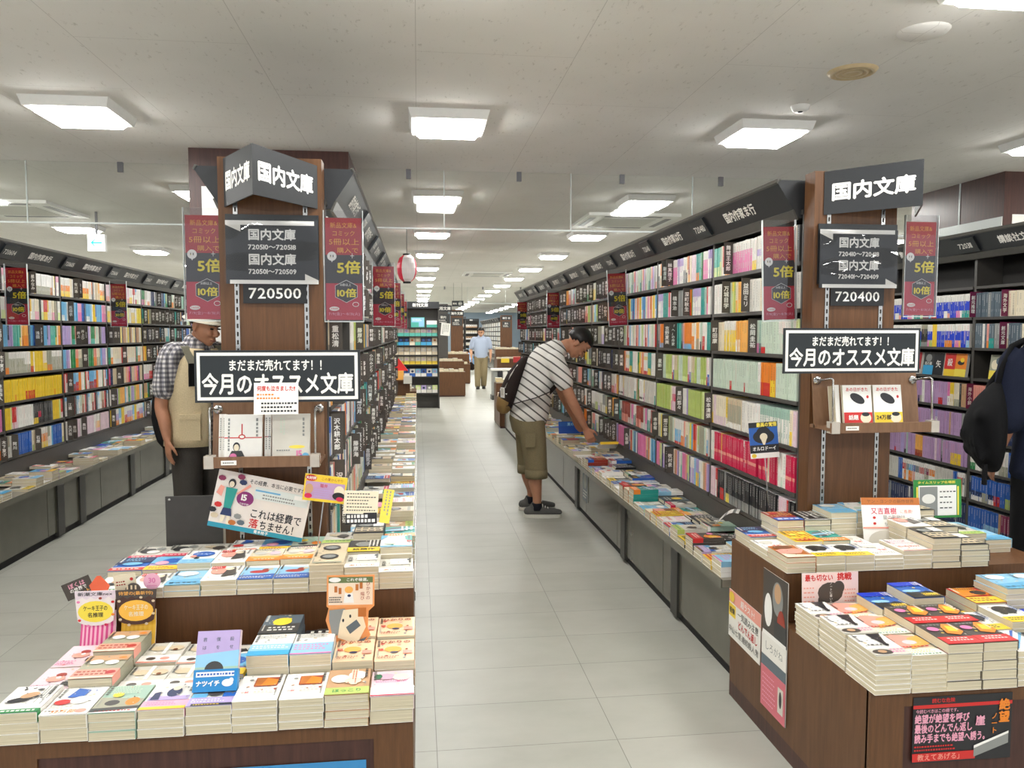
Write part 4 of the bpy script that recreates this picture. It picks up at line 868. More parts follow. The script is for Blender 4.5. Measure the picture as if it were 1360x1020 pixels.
# three copies lying behind and under it, holding it up
stack(-.578, 2.11, TL, 'whiteblue', 3, .022, 'white sky-blue-banded stack supporting the propped lilac book, cake-popup table', G, .108, .15)
stack(-.578, 1.985 + .125, TL + .0672, 'purple', 1, .012, 'single book under the propped lilac one, cake-popup table', G, .108, .14)
stack(-.578, 2.265, TL, 'crim', 2, .02, 'low stack right behind the propped lilac book, cake-popup table', G, .108, .15)

mb = MB()
for me, M in HIDDEN:
    vs = [M @ v.co for v in me.vertices]; n0 = len(mb.v); mb.v += [tuple(v) for v in vs]
    for p in me.polygons: mb.f.append(tuple(i + n0 for i in p.vertices)); mb.c.append(C['F']); mb.m.append(me.materials[p.material_index].name); mb.sm.append(False)
tag(mb.build('covered_paperbacks'), 'lower copies buried inside the piles on the display tables', 'books', None, 'stuff')
# ================================================================ signs and stands on the wooden pillars
def vsign(x0, x1, xa, y, ya, zb, ztop, zat, zab, label, texts, dz=0.0):
    # folded two-faced category sign: its ridge stands out towards the room
    e = empty('category_sign', label, 'sign', (x0, y, zb)); I = Matrix.Translation((-x0, -y, -zb))
    for i, (a, b2) in enumerate((((x0, y), (xa, ya)), ((xa, ya), (x1, y)))):
        za0, za1 = (ztop[0], zat) if i == 0 else (zat, ztop[1]); zb0, zb1 = (zab + .0, zab) if i == 0 else (zab, zab + .0)
        zb0, zb1 = (zb, zab) if i == 0 else (zab, zb)
        A0 = Vector((a[0], a[1], zb0)); B0 = Vector((b2[0], b2[1], zb1)); A1 = Vector((a[0], a[1], za0)); B1 = Vector((b2[0], b2[1], za1))
        nrm = (B0 - A0).cross(A1 - A0).normalized(); th = nrm * -.006
        mb = MB().add([A0, B0, B1, A1, A0 + th, B0 + th, B1 + th, A1 + th], [(0, 1, 2, 3), (7, 6, 5, 4), (0, 4, 5, 1), (1, 5, 6, 2), (2, 6, 7, 3), (3, 7, 4, 0)], 'header')
        u = (B0 - A0 + B1 - A1).normalized(); v = Vector((0, 0, 1)); L = ((B0 + B1) / 2 - (A0 + A1) / 2).length
        o = mb.build('sign_face', e, I); mid = (A0 + B0 + A1 + B1) / 4 + nrm * .001
        A = Art(); A.text('国内文庫', 0, 0, .072 if L > .2 else .068, 'F', .035, width=L * .86)
        v2 = (A1 - A0 + B1 - B0).normalized(); u2 = ((B0 + B1) - (A0 + A1)).normalized()
        Mx = Matrix((u2, v2, u2.cross(v2))).transposed().to_4x4(); Mx.translation = mid
        A.into(MB(), Mx).build('lettering', o)
    MB().prism([(x0 + .02, y), (x1 - .02, y), (xa, ya + .02)], 'z', zb + .06, zb + .075, 'header').build('inner_brace', e, I)
    return e
vsign(-.690, -.360, -.557, 2.962, 2.80, 1.905, (2.078, 2.06), 2.098, 1.926, 'folded black category sign on the pillar nearest the hatted man', 0)
vsign(1.585, 1.975, 1.905, 2.942, 2.80, 1.915, (2.082, 2.06), 2.11, 1.935, 'folded black category sign on the pillar near the black bag', 0)
def directory(xc, y, l1, l2, label, plate, platelab):
    e = empty('directory_sign', label, 'sign', (xc, y, 1.745))
    MB().box(-.165, .165, -.006, 0, -.1, .135, 'sign_black').build('backing_board', e)
    A = Art(); A.rect(-.163, -.115, .163, .112, rgb('2b2e32')); A.rect(-.163, .096, .15, .112, 'F'); A.poly([(-.163, .096), (-.11, .096), (-.11, .072)], 'W'); A.rect(-.15, -.115, .163, -.101, 'F'); A.poly([(.163, -.101), (.115, -.101), (.115, -.078)], 'W')
    for z, t, h in ((.062, '国内文庫', .043), (.018, l1, .024), (-.027, '国内文庫', .043), (-.07, l2, .024)): A.text(t, 0, z, h, 'F', .03, width=.17)
    mb = MB().box(-.163, .163, -.014, -.012, -.115, .112, 'print', rgb('2b2e32')); A.into(mb, plane((0, -.0141, 0), (1, 0, 0), (0, 0, 1))); mb.build('printed_sheet', e)
    # loose clear sleeve with a few folds
    mb = MB(); vs = []; nx, ny = 14, 8
    for j in range(ny + 1):
        for i in range(nx + 1):
            u, v = i / nx, j / ny; vs.append((-.165 + .33 * u, -.024 - .004 * math.sin(u * 9 + v * 4) - .003 * math.sin(v * 11 - u * 3), -.117 + .232 * v))
    mb.add(vs, [(j * (nx + 1) + i, j * (nx + 1) + i + 1, (j + 1) * (nx + 1) + i + 1, (j + 1) * (nx + 1) + i) for j in range(ny) for i in range(nx)], 'acrylic', smooth=True); mb.build('clear_sleeve', e)
    A = Art(); A.rect(-.112, -.037, .112, .037, rgb('1c1d1f')); A.text(plate, 0, 0, .054, 'F', .012, width=.19)
    card('number_plate', platelab, 'number plate', plane((xc + .005, y - .004, 1.598), (1, 0, 0), (0, 0, 1)), .225, .076, A, .004, 'k')
directory(-.522, 2.962, '720510～720518', '720501～720509', 'black directory sign in a clear sleeve on the pillar nearest the hatted man', '720500', 'black number plate 720500 reading five hundred block, under the directory sign')
directory(1.728, 2.942, '720410～720418', '720401～720409', 'black directory sign in a shiny sleeve on the pillar near the black bag', '720400', 'black number plate of the four hundred block on the pillar near the black bag')
def banner(xc, y, zc, w, h, label, rot=0.0, rz=0.0):
    A = Art(); A.rect(-w / 2, -h / 2, w / 2, h / 2, 'F'); A.rect(-w / 2 + .011, -h / 2 + .011, w / 2 - .011, h / 2 - .011, rgb('22282b'))
    A.text('まだまだ売れてます！！', 0, h * .23, h * .255, 'F', .025, width=w * .62); A.text('今月のオススメ文庫', 0, -h * .16, h * .47, 'F', .03, width=w * .945)
    M = plane((xc, y, zc), (math.cos(rz), math.sin(rz), 0), (0, .25 * 0, 1)) @ Matrix.Rotation(rot, 4, 'Z')
    mb = MB().box(-w / 2 - .008, w / 2 + .008, -h / 2 - .008, h / 2 + .008, -.006, 0, 'sign_black'); A.into(mb, Matrix.Identity(4)); o = mb.build('recommendation_banner', None, M); tag(o, label, 'banner')
    MB().box(-.012, .012, -.02, .02, -.15, -.006, 'bracket').build('bracket', o); return o
banner(-.4835, 2.80, 1.302, .545, .165, 'wide black recommendation banner with a white frame beside the hatted man')
banner(1.638, 2.80, 1.385, .535, .155, 'wide black recommendation banner with a white frame near the black bag', -.0)
def display_shelf(x0, x1, yf, yb, z, label, slant=0.0):
    # little wooden display ledge hung on the pillar: sloping back, deep lip, clear end caps, steel rods
    e = empty('hanging_display_shelf', label, 'display shelf', (x0, yb, z)); I = Matrix.Translation((-x0, -yb, -z))
    MB().box(x0, x1, yf, yb, z, z + .012, 'wood_light').build('shelf', e, I)
    MB().box(x0, x1, yf - .008, yf, z - .006, z + .032, 'wood_light').build('front_lip', e, I)
    MB().add([(x0 + .0, yb - .04, z), (x1, yb - .04, z), (x1, yb - .005, z + .24), (x0, yb - .005, z + .24), (x0, yb - .03, z), (x1, yb - .03, z), (x1, yb, z + .24), (x0, yb, z + .24)], [(0, 1, 2, 3), (7, 6, 5, 4), (0, 4, 5, 1), (1, 5, 6, 2), (2, 6, 7, 3), (3, 7, 4, 0)], 'wood_light').build('back_board', e, I)
    for xs in (x0 + .018, x1 - .018):
        MB().box(xs - .016, xs + .016, yf - .011, yf + .03, z - .008, z + .036, 'clear_cap').build('end_cap', e, I)
        MB().tube([(xs, yf + .012, z + .03), (xs, yf + .02, z + .195), (xs, yf + .03, z + .2), (xs - (.0), yb - .02, z + .185)], .004, 'steel', n=8).build('rod', e, I)
        MB().lathe([(0, -.004), (.016, -.004), (.016, .004), (0, .004)], 'steel', n=16, M=Matrix.Translation((xs, yb - .016, z + .185)) @ Matrix.Rotation(math.pi / 2, 4, 'X')).build('disc', e, I)
    A = Art(); A.lines(-.02, -.004, .02, .004, 1, 'k', False); mb = MB().box(-.026, .026, -.008, .008, -.001, 0, 'print', C['F']); A.into(mb, Matrix.Identity(4)); mb.build('price_tag', e, I @ plane((x0 + .085, yf - .009, z + .012), (1, 0, 0), (0, 0, 1)))
    return e
display_shelf(-.74, -.345, 2.80, 2.955, .99, 'wooden display shelf hung on the pillar nearest the hatted man')
display_shelf(1.545, 1.985, 2.78, 2.935, 1.08, 'wooden display shelf hung on the pillar near the black bag')
def face_books(xs, y, z, arts, w, h, label, grp, tilt=-.16):
    for i, (x, a) in enumerate(zip(xs, arts)):
        face_out(Matrix.Translation((x, y + (.0), z)) @ plane((0, 0, 0), (1, 0, 0), (0, 0, 1)) @ Matrix.Rotation(tilt, 4, 'X'), w, h, .012, a, label[i], grp)
w, h = .128, .163
def bow():
    A = Art(); A.rect(-w / 2, 0, w / 2, h, 'F'); A.rect(-.006, .088, -.002, h * .8, 'r'); A.rect(-w / 2, .08, w / 2, .0835, 'r'); A.ell(-.004, .085, .012, .009, 'r'); A.ell(-.004, .085, .008, .005, 'F'); A.lines(-.055, .03, -.042, .15, 1, 'G'); A.lines(.04, .09, .055, .15, 1, 'G')
    A.ell(-.022, .05, .012, .016, 'k'); A.ell(-.022, .047, .009, .012, 'C'); A.poly([(-.05, .012), (.008, .012), (-.004, .036), (-.038, .036)], 'K'); A.ell(-.033, .017, .012, .01, 'p'); A.rect(-w / 2, 0, w / 2, .011, 's'); return A
def plainart():
    A = Art(); A.rect(-w / 2, 0, w / 2, h, 'Z'); A.lines(.035, .08, .05, .15, 1, 'G'); A.lines(-.04, .08, -.02, .15, 2, 'g'); A.ell(.02, .047, .028, .006, 'Y'); A.text('15', .028, .024, .03, 'p', .04); A.ell(.05, .014, .012, .012, 'c'); A.ell(.035, .01, .008, .008, 'b'); A.lines(-.05, .03, .0, .04, 1, 'G', False); return A
face_books([-.614, -.449], 2.822, 1.003, [bow(), plainart()], w, h, ['white face-out paperback with a thin red bow line on the pillar shelf', 'pale face-out paperback with a pink fifteen on the pillar shelf'], 'face-out books on the hatted man pillar shelf')
for i, x in enumerate((-.695, -.683, -.538, -.527)):
    A = Art(); A.rect(-.005, 0, .005, h, 'F'); A.rect(-.005, .08, .005, .0835, 'r' if i != 3 else 'n'); A.lines(-.004, .03, .004, .15, 1, 'G')
    face_out(Matrix.Translation((x, 2.84, 1.003)) @ plane((0, 0, 0), (1, 0, 0), (0, 0, 1)) @ Matrix.Rotation(-.16, 4, 'X'), .01, h, .05, A, f"{ordw(i + 1)} narrow white spine on the pillar shelf beside the red bow cover", None)
w, h = .115, .16
def hair(bc):
    A = Art(); A.rect(-w / 2, 0, w / 2, h, 'F'); A.text('あの日がきた', 0, h * .9, .016, 'r', .02, width=w * .8); A.ell(.0, h * .68, .032, .017, 'k', 20, -.5); A.ell(.042, h * .72, .005, .006, 'r'); A.rect(-w / 2, .012, w / 2, .056, bc); A.ell(.03, .034, .022, .02, 'C'); A.ell(.03, .048, .016, .008, 'k'); A.text('話題' if bc == 'r' else '24万部', -.02, .036, .02, 'F' if bc == 'r' else 'k', .03); A.rect(-w / 2, 0, w / 2, .012, 'y'); return A
face_books([1.676, 1.80], 2.805, 1.093, [hair('r'), hair('y')], w, h, ['white face-out paperback with black blot and red band on the pillar shelf', 'white face-out paperback with black blot and yellow band on the pillar shelf'], 'face-out books on the black bag pillar shelf')
A = Art(); A.rect(-.005, 0, .005, h, 'F'); face_out(Matrix.Translation((1.603, 2.82, 1.093)) @ plane((0, 0, 0), (1, 0, 0), (0, 0, 1)) @ Matrix.Rotation(-.16, 4, 'X'), .016, h, .05, A, 'narrow pale spine standing left of the blot covers on the pillar shelf', None)
# handwritten pop card in front of the banner
A = Art(); A.rect(-.075, -.055, .075, .055, 'F'); A.text('何度も泣きました!!', 0, .035, .019, 'r', .03, width=.13); A.lines(-.065, -.005, .01, .02, 2, 'o', False); A.lines(-.05, -.05, .07, -.01, 3, 'k', False)
card('handwritten_card', 'white handwritten card with red top line over the pillar shelf', 'card', plane((-.49, 2.787, 1.225), (1, 0, 0), (0, .12, 1)), .15, .11, A)
A = Art(); A.text('20500', 0, 0, .014, 'G')
card('shelf_label', 'small pale number slip stuck on the pillar under the banner', 'label', plane((-.655, 2.96, 1.165), (1, 0, 0), (0, 0, 1)), .07, .022, A, .001)
# tilted poster, yellow card, review card
rot = math.radians(-12.5); w, h = .335, .205
A = Art(); A.rect(-w / 2, -h / 2, w / 2, h / 2, rgb('ece4dc')); A.rect(-w / 2, -h / 2, w / 2, -h / 2 + .017, rgb('2e9ab4')); A.text('青木裕子', .02, -h / 2 + .0085, .013, 'F', .02)
A.text('その経費、本当に必要ですか？', .052, .08, .018, 'k', .008, width=.215); A.text('これは経費で', .06, -.03, .036, 'k', .015, width=.185); A.text('落', -.012, -.066, .034, 'r', .02); A.text('ちません！', .078, -.067, .036, 'k', .015, width=.14)
A.ell(-.058, .015, .03, .026, rgb('8a2a72')); A.text('15', -.062, .02, .03, 'F', .04); A.text('万部突破!', -.058, -.004, .008, 'F')
A.rect(-.03, .022, .16, .065, rgb('dfe6e2')); A.rect(-.028, .05, .06, .056, 'c'); A.lines(.0, .024, .15, .046, 2, 'G', False); A.rect(.11, .045, .155, .06, 'F')
A.poly([(-.125, -.03), (-.1, -.03), (-.09, .045), (-.13, .045)], 't'); A.ell(-.112, .062, .013, .016, 'k'); A.ell(-.113, .058, .009, .011, 'C'); A.poly([(-.132, -.055), (-.092, -.055), (-.098, -.028), (-.126, -.028)], 'n'); A.poly([(-.128, -.08), (-.118, -.08), (-.112, -.055), (-.128, -.055)], 'C'); A.poly([(-.104, -.085), (-.094, -.085), (-.096, -.055), (-.108, -.055)], 'C')
for p in ([(-.09, .03), (-.05, .07), (-.045, .062), (-.088, .024)], [(-.16, .02), (-.15, .05), (-.135, .045), (-.14, .01)]): A.poly(p, 's')
for x, y, c in ((-.15, .075, 'x'), (-.085, .09, 'x'), (-.145, -.02, 'r'), (-.15, -.06, 'H'), (-.07, -.05, 'G'), (-.075, .072, 'n'), (-.085, -.075, 'j'), (-.055, -.07, 'd'), (-.16, -.04, 'k')): A.ell(x, y, .014, .01, c, 7)
card('tilted_poster', 'large tilted paper poster with a girl in teal top on the pillar foot', 'poster', plane((-.565, 2.865, .832), (1, 0, 0), (0, .06, 1)) @ Matrix.Rotation(rot, 4, 'Z'), w, h, A, .002)
rot = math.radians(-8); w, h = .148, .095
A = Art(); A.rect(-w / 2, -h / 2, w / 2, h / 2, 'y'); A.rect(-.068, -.038, .068, .022, 'v'); A.ell(-.052, .034, .02, .011, 'r'); A.text('大好評', -.052, .034, .012, 'F', .03); A.text('この夏ひんやり', .022, .034, .011, 'z'); A.ell(-.055, -.005, .014, .018, 'S'); A.ell(.05, -.005, .018, .02, 'C'); A.ell(.05, -.022, .022, .014, 'k'); A.ell(-.055, -.03, .013, .009, 'm'); A.ell(.055, -.032, .013, .008, 'm'); A.text('猫弁', -.005, .01, .014, 'r'); A.lines(-.035, -.032, .03, -.002, 4, 'P', False)
o = card('promotion_card', 'small yellow and lilac promotion card on a stick beside the pillar', 'card', plane((-.33, 2.80, .902), (1, 0, 0), (0, 0, 1)) @ Matrix.Rotation(rot, 4, 'Z'), w, h, A)
MB().box(-.002, .002, -.28, -.04, -.004, -.002, 'steel').build('stick', o)
A = Art(); A.rect(-.06, -.04, .06, .04, 'C'); A.lines(-.05, -.034, .054, .036, 6, 'K', False, .3)
card('review_card', 'cream handwritten review card behind the yellow promotion card', 'card', plane((-.205, 2.80, .85), (1, .1, 0), (0, .1, 1)) @ Matrix.Rotation(-.06, 4, 'Z'), .12, .082, A)
A = Art(); A.rect(-.055, -.02, .055, .02, 'k'); A.lines(-.05, -.016, .05, .016, 2, 'F', False, .7)
card('title_strip', 'black title strip with white lettering below the cream review card', 'card', plane((-.205, 2.795, .793), (1, 0, 0), (0, .1, 1)), .11, .04, A)
A = Art(); A.rect(-.018, -.06, .018, .06, 'Y'); A.lines(-.012, -.055, .012, .055, 2, 'h')
card('yellow_strip', 'upright yellow lettered strip standing by the cream review card', 'card', plane((-.115, 2.795, .835), (1, 0, 0), (0, .1, 1)) @ Matrix.Rotation(-.17, 4, 'Z'), .036, .12, A)
o = MB().box(-.92, -.72, 2.955, 2.962, .637, .856, 'plate_dark').build('end_plate'); tag(o, 'dark grey metal end plate standing left of the tilted poster', 'bookend')
MB().lathe([(0, -.003), (.005, -.003), (.005, 0)], 'steel', n=10, M=Matrix.Translation((-.905, 2.955, .845)) @ Matrix.Rotation(-math.pi / 2, 4, 'X')).build('rivet', o)

# ---------------------------------------------------------------- campaign banners in clear holders along the bookcases
def campaign():
    w, h = .132, .375; A = Art()
    A.rect(-w / 2, -h / 2, w / 2, h / 2, rgb('b3242e')); A.rect(-w / 2, -.052, w / 2, .052, rgb('353337')); A.poly([(-w / 2, -.052), (w / 2, -.06), (w / 2, -h / 2), (-w / 2, -h / 2)], rgb('c43048'))
    for t, x, y, ww in (('新品文庫&', 0, .16, .098), ('コミック', 0, .131, .086), ('5冊以上', .002, .1, .112), ('購入で', .015, .069, .08)): A.text(t, x, y, .026 if t[0] == '5' else .022, rgb('f3b04a'), .0, width=ww)
    A.ell(-.043, .047, .017, .017, 'F'); A.poly([(-.047, .034), (-.038, .034), (-.043, .024)], 'F'); A.rect(-.049, .043, -.046, .052, 'k'); A.rect(-.04, .043, -.037, .052, 'k'); A.rect(-.0482, .043, -.0465, .047, 'Y'); A.rect(.03, .04, .032, .058, 'W'); A.rect(.024, .048, .038, .05, 'W')
    A.text('5倍', .018, .006, .05, rgb('f2df3a'), .03, width=.088)
    A.poly([(.008 + .047 * math.cos(math.radians(30 + 60 * k)), -.082 + .042 * math.sin(math.radians(30 + 60 * k))) for k in range(6)], 'F'); A.poly([(.008 + .0455 * math.cos(math.radians(30 + 60 * k)), -.082 + .0405 * math.sin(math.radians(30 + 60 * k))) for k in range(6)], rgb('353337'))
    A.text('10冊以上', .006, -.058, .011, 'F'); A.text('10倍', .01, -.088, .034, rgb('f2df3a'), .03, width=.072); A.ell(.042, -.13, .012, .009, 'F'); A.ell(.042, -.13, .01, .007, rgb('c43048'))
    A.ell(-.036, -.146, .018, .008, 'F'); A.text('対象期間', -.036, -.146, .007, 'r'); A.text('7/9(金)～8/31(火)', 0, -.165, .013, 'M', 0, width=.115); return A, w, h
CA, CW, CH = campaign()
mb = MB().box(-CW / 2, CW / 2, -CH / 2, CH / 2, -.001, 0, 'print', C['R']); CA.into(mb, Matrix.Identity(4)); CME = mb.mesh('printed_sheet')
mb = MB().box(-CW / 2 - .004, CW / 2 + .004, -CH / 2 - .006, CH / 2 + .026, .0085, .0095, 'acrylic'); mb.box(-CW / 2 - .004, CW / 2 + .004, -CH / 2 - .006, CH / 2 + .026, -.004, -.003, 'acrylic'); mb.box(-CW / 2 - .004, CW / 2 + .004, -CH / 2 - .008, -CH / 2 - .005, -.004, .0095, 'glass_edge')
mb.box(-CW / 2 - .0055, -CW / 2 - .004, -CH / 2 - .008, CH / 2 + .026, -.004, .0095, 'glass_edge'); mb.box(CW / 2 + .004, CW / 2 + .0055, -CH / 2 - .008, CH / 2 + .026, -.004, .0095, 'glass_edge'); HME = mb.mesh('clear_holder')
def campaign_at(x, y, zc, label, rz=0.0, roll=0.0):
    e = empty('campaign_banner', label, 'banner', (0, 0, 0), 0, 'red campaign banners'); e.matrix_world = plane((x, y, zc), (math.cos(rz), math.sin(rz), 0), (0, 0, 1)) @ Matrix.Rotation(roll, 4, 'Z')
    for n_, me in (('printed_sheet', CME), ('clear_holder', HME)):
        o = bpy.data.objects.new(n_, me); COL.objects.link(o); o.parent = e
campaign_at(-.767, 2.98, 1.69, 'red campaign banner in a clear holder over the hat of the man')
campaign_at(-.27, 2.975, 1.688, 'red campaign banner in a clear holder on the aisle side of the hatted man pillar')
for k, y in enumerate((5.1, 7.0, 8.9, 11.0)): campaign_at(-.215, y, 1.705 if k else 1.69, f'red campaign banner, {ordw(k + 1)} one along the lantern-side bookcase beyond the pillar')
campaign_at(1.462, 3.06, 1.695, 'red campaign banner with a glare spot beside the near end of the long bookcase', 0, .03)
campaign_at(2.02, 2.975, 1.712, 'red campaign banner on the black bag side of the pillar')
for k, (y, dz) in enumerate(((5.62, 0), (8.35, 0), (10.9, 0))): campaign_at(1.45, y, 1.7, f'red campaign banner, {ordw(k + 1)} one down the long bookcase beyond the glare spot one', 0, .05 if k == 0 else 0)
campaign_at(-2.66, 5.62, 1.7, 'red campaign banner at the near end of the bookcase facing the hatted man'); campaign_at(-2.66, 7.42, 1.705, 'red campaign banner mid-way along the bookcase facing the hatted man')

# ---------------------------------------------------------------- popups on the tables
def cakestand(x, y, z, badge, stripe, label, oval, txt, topping):
    e = empty('promotion_stand', label, 'promotion stand', (x, y, z))
    # striped folded column, curving forward at its foot
    n = 16; mb = MB(); w = .1
    prof = [(0, .0), (-.03, .012), (-.012, .06), (0, .105), (.004, .15)]
    for j in range(len(prof) - 1):
        for i in range(n):
            xa, xb = -w / 2 + w * i / n, -w / 2 + w * (i + 1) / n
            bow = lambda q: -.012 * (1 - (2 * q / w) ** 2)
            mb.add([(xa, prof[j][0] + bow(xa), prof[j][1]), (xb, prof[j][0] + bow(xb), prof[j][1]), (xb, prof[j + 1][0] + bow(xb), prof[j + 1][1]), (xa, prof[j + 1][0] + bow(xa), prof[j + 1][1])], [(0, 1, 2, 3)], 'print', stripe[i % 2])
            mb.add([(xa, .004 + prof[j][0] + bow(xa), prof[j][1]), (xb, .004 + prof[j][0] + bow(xb), prof[j][1]), (xb, .004 + prof[j + 1][0] + bow(xb), prof[j + 1][1]), (xa, .004 + prof[j + 1][0] + bow(xa), prof[j + 1][1])], [(3, 2, 1, 0)], 'print', C['W'])
    mb.build('column', e)
    # cup-shaped badge, bowed
    A = Art(); W2, H2 = .118, .105
    pts = [(-W2 / 2, H2 / 2), (-W2 / 2 + .006, -H2 * .2)] + [(W2 * .46 * math.sin(a), -H2 * .3 - H2 * .2 * math.cos(a)) for a in [(-1.2 + 2.4 * k / 10) for k in range(11)]] + [(W2 / 2 - .006, -H2 * .2), (W2 / 2, H2 / 2)]
    mb = MB(); mb.prism(pts, 'z', -.003, 0, 'print', badge); A.poly([(-W2 / 2, H2 / 2), (-W2 / 2 + .003, .028)] + [(-.05 + .0125 * k, .026 + (.008 if k % 2 else 0)) for k in range(9)] + [(W2 / 2 - .003, .028), (W2 / 2, H2 / 2)], topping)
    A.ell(0, -.01, .05, .032, oval); A.text(txt[0], 0, .0, .017, txt[2], .02, width=.07); A.text(txt[1], 0, -.02, .015, txt[2], .02); A.text(txt[3], 0, .043, .012, 'k' if topping != C['D'] else 'O', .01, width=.1)
    for sx, sy, c in ((-.048, .02, 'p'), (.05, .018, 'r'), (.05, -.02, 'o'), (-.045, -.035, 'r'), (.03, -.05, 'm'), (-.02, -.052, 'p'), (.015, .03, 'z')): A.ell(sx, sy, .005, .004, c if topping != C['D'] else 'H', 8)
    A.into(mb, Matrix.Identity(4)); mb.build('badge', e, plane((0, -.018, .166), (1, 0, 0), (0, .05, 1)))
    return e
e = cakestand(-.968, 2.455, .4605, rgb('efe6e4'), (rgb('d8488c'), rgb('f2b8cc')), 'pink striped cardboard stand with a white cake badge and strawberry', rgb('f5df4e'), ('ケーキ王子の', '名推理', 'k', '新潮文庫nex'), rgb('e6d8e2'))
mb = MB().prism([(-.022, -.02), (.024, -.02), (.03, -.005), (.004, .026), (-.006, .026), (-.028, -.002)], 'z', -.004, 0, 'print', rgb('ea6a48')); mb.build('strawberry', e, plane((.01, -.012, .236), (1, 0, 0), (0, 0, 1)))
A = Art(); A.rect(-.042, -.026, .042, .026, 'D'); A.text('ぼくは', 0, .012, .017, 'M', .02); A.text('の世界で', .0, -.002, .013, 'F', .02); A.text('アート', .01, -.016, .014, 'O', .02)
card('chocolate_card', None, None, plane((-.052, -.006, .226), (1, 0, 0), (0, 0, 1)) @ Matrix.Rotation(.38, 4, 'Z'), .084, .052, A, parent=e, back='D')
e = cakestand(-.85, 2.45, .4605, rgb('4a2f26'), (rgb('d9a520'), rgb('e0b030')), 'yellow cardboard stand with a brown chocolate badge', rgb('f3bd4a'), ('ケーキ王子の', '名推理', 'C', '待望の(最新刊!)'), C['D'])
mb = MB(); mb.prism([(.022 * math.cos(a), .022 * math.sin(a)) for a in [math.pi * k / 10 for k in range(11)]], 'z', -.006, 0, 'print', C['D']); A = Art()
for k in range(3): A.rect(-.018 + k * .012, .003, -.013 + k * .012, .016, 'H')
A.into(mb, Matrix.Identity(4)); mb.build('chocolate', e, plane((-.01, -.012, .216), (1, 0, 0), (0, 0, 1)))
A = Art(); A.ell(0, 0, .025, .025, rgb('f2b6cf')); A.text('30', 0, .004, .022, 'p', .03); A.lines(-.014, -.016, .014, -.01, 1, 'p', False)
mb = MB().prism([(.025 * math.cos(2 * math.pi * k / 20), .025 * math.sin(2 * math.pi * k / 20)) for k in range(20)], 'z', -.002, 0, 'print', rgb('f2b6cf')); A.into(mb, Matrix.Identity(4)); mb.build('round_tag', e, plane((.04, .006, .236), (1, 0, 0), (0, 0, 1)))
A = Art(); A.rect(-.032, -.024, .032, .024, 'C'); A.lines(-.026, -.01, .01, .008, 2, 'z', False); A.ell(.02, .008, .005, .005, 'r')
card('cream_card', None, None, plane((-.04, .012, .234), (1, 0, 0), (0, 0, 1)) @ Matrix.Rotation(.12, 4, 'Z'), .064, .05, A, parent=e, back='C')
# apricot popup with a small animal on a paper bag
Mp = plane((-.2, 2.262, .652), (1, 0, 0), (0, .05, 1)) @ Matrix.Rotation(-.02, 4, 'Z')
out = [(-.068, .1), (.068, .1), (.068, .01), (.052, -.005), (.05, -.055), (.058, -.075), (.04, -.1), (.01, -.118), (-.02, -.12), (-.03, -.105), (-.05, -.085), (-.066, -.082), (-.06, -.06), (-.07, -.03), (-.062, .005), (-.068, .01)]
mb = MB().prism(out, 'z', -.003, 0, 'print', rgb('f0a060')); A = Art()
A.rect(-.063, .014, .063, .095, rgb('f7e0c8')); A.rect(-.063, .078, .063, .095, rgb('6a7a4a')); A.ell(-.045, .087, .017, .007, 'F'); A.text('これぞ極選。', .022, .087, .01, 'F', .02, width=.07); A.ell(-.005, .058, .012, .01, 'O'); A.poly([(-.02, .02), (.01, .02), (.006, .048), (-.016, .048)], 'F'); A.ell(-.004, .041, .005, .004, 'n')
for sx, sy in ((-.042, .06), (-.03, .055), (.018, .065), (.03, .07)): A.rect(sx - .004, sy - .009, sx + .004, sy + .009, 'j')
A.text('ひかりの', .05, .055, .013, 'z', 0, vert=True); A.text('幅び', .034, .04, .012, 'z', 0, vert=True); A.lines(-.06, .02, -.025, .04, 3, 'k', False)
A.poly([(-.06, -.0), (-.015, .004), (-.02, -.07), (-.05, -.075), (-.06, -.03)], 'G'); A.poly([(-.02, .0), (.03, .004), (.045, -.05), (.02, -.1), (-.035, -.08), (-.03, -.04)], rgb('f0e2c4')); A.poly([(-.012, -.05), (.018, -.028), (.03, -.046), (.0, -.07)], 'd'); A.ell(-.02, -.03, .003, .005, 'k'); A.ell(.0, -.018, .003, .005, 'k'); A.rect(.022, -.02, .045, .006, 'j'); A.poly([(-.03, -.098), (-.005, -.09), (-.01, -.105), (-.025, -.112)], 'z'); A.poly([(-.005, -.115), (.04, -.09), (.05, -.078), (.0, -.098)], 'd')
A.into(mb, Matrix.Identity(4)); o = mb.build('cutout_popup', None, Mp); tag(o, 'apricot edged cut-out popup of a small animal before the upper tier', 'popup card')
MB().box(-.012, .012, -.15, -.11, -.003, -.001, 'print', C['O']).build('foot', o)
# right table posters
A = Art(); w, h = .3, .19; A.rect(-w / 2, -h / 2, w / 2, h / 2, 'k'); A.rect(-w / 2, .062, w / 2, .072, 'r'); A.text('読むな危険', -.06, .083, .014, 'r', .02); A.text('今読むべきはこの1冊です。', -.075, .054, .012, 'M', .01, width=.135)
for t, y, ww in (('絶望が絶望を呼び', .032, .165), ('最後のどんでん返し', .004, .175), ('読み手までも絶望へ誘う。', -.024, .225)): A.text(t, -w / 2 + .005 + ww / 2, y, .027, 'M', .035, width=ww)
A.lines(-.145, -.062, .02, -.042, 2, 'r', False); A.rect(-w / 2, -.09, .04, -.066, 'r'); A.text('教えてあげる」', -.065, -.078, .02, 's', .01); A.poly([(.035, -.085), (.14, -.05), (.14, -.02), (.035, -.06)], 'G'); A.poly([(.035, -.06), (.14, -.022), (.14, -.015), (.035, -.052)], 'F'); A.text('絶望', .125, .045, .034, 'o', .04, vert=True); A.text('ノート', .095, .01, .02, 'o', .02, vert=True); A.text('崖', .052, .02, .03, 'M', .03)
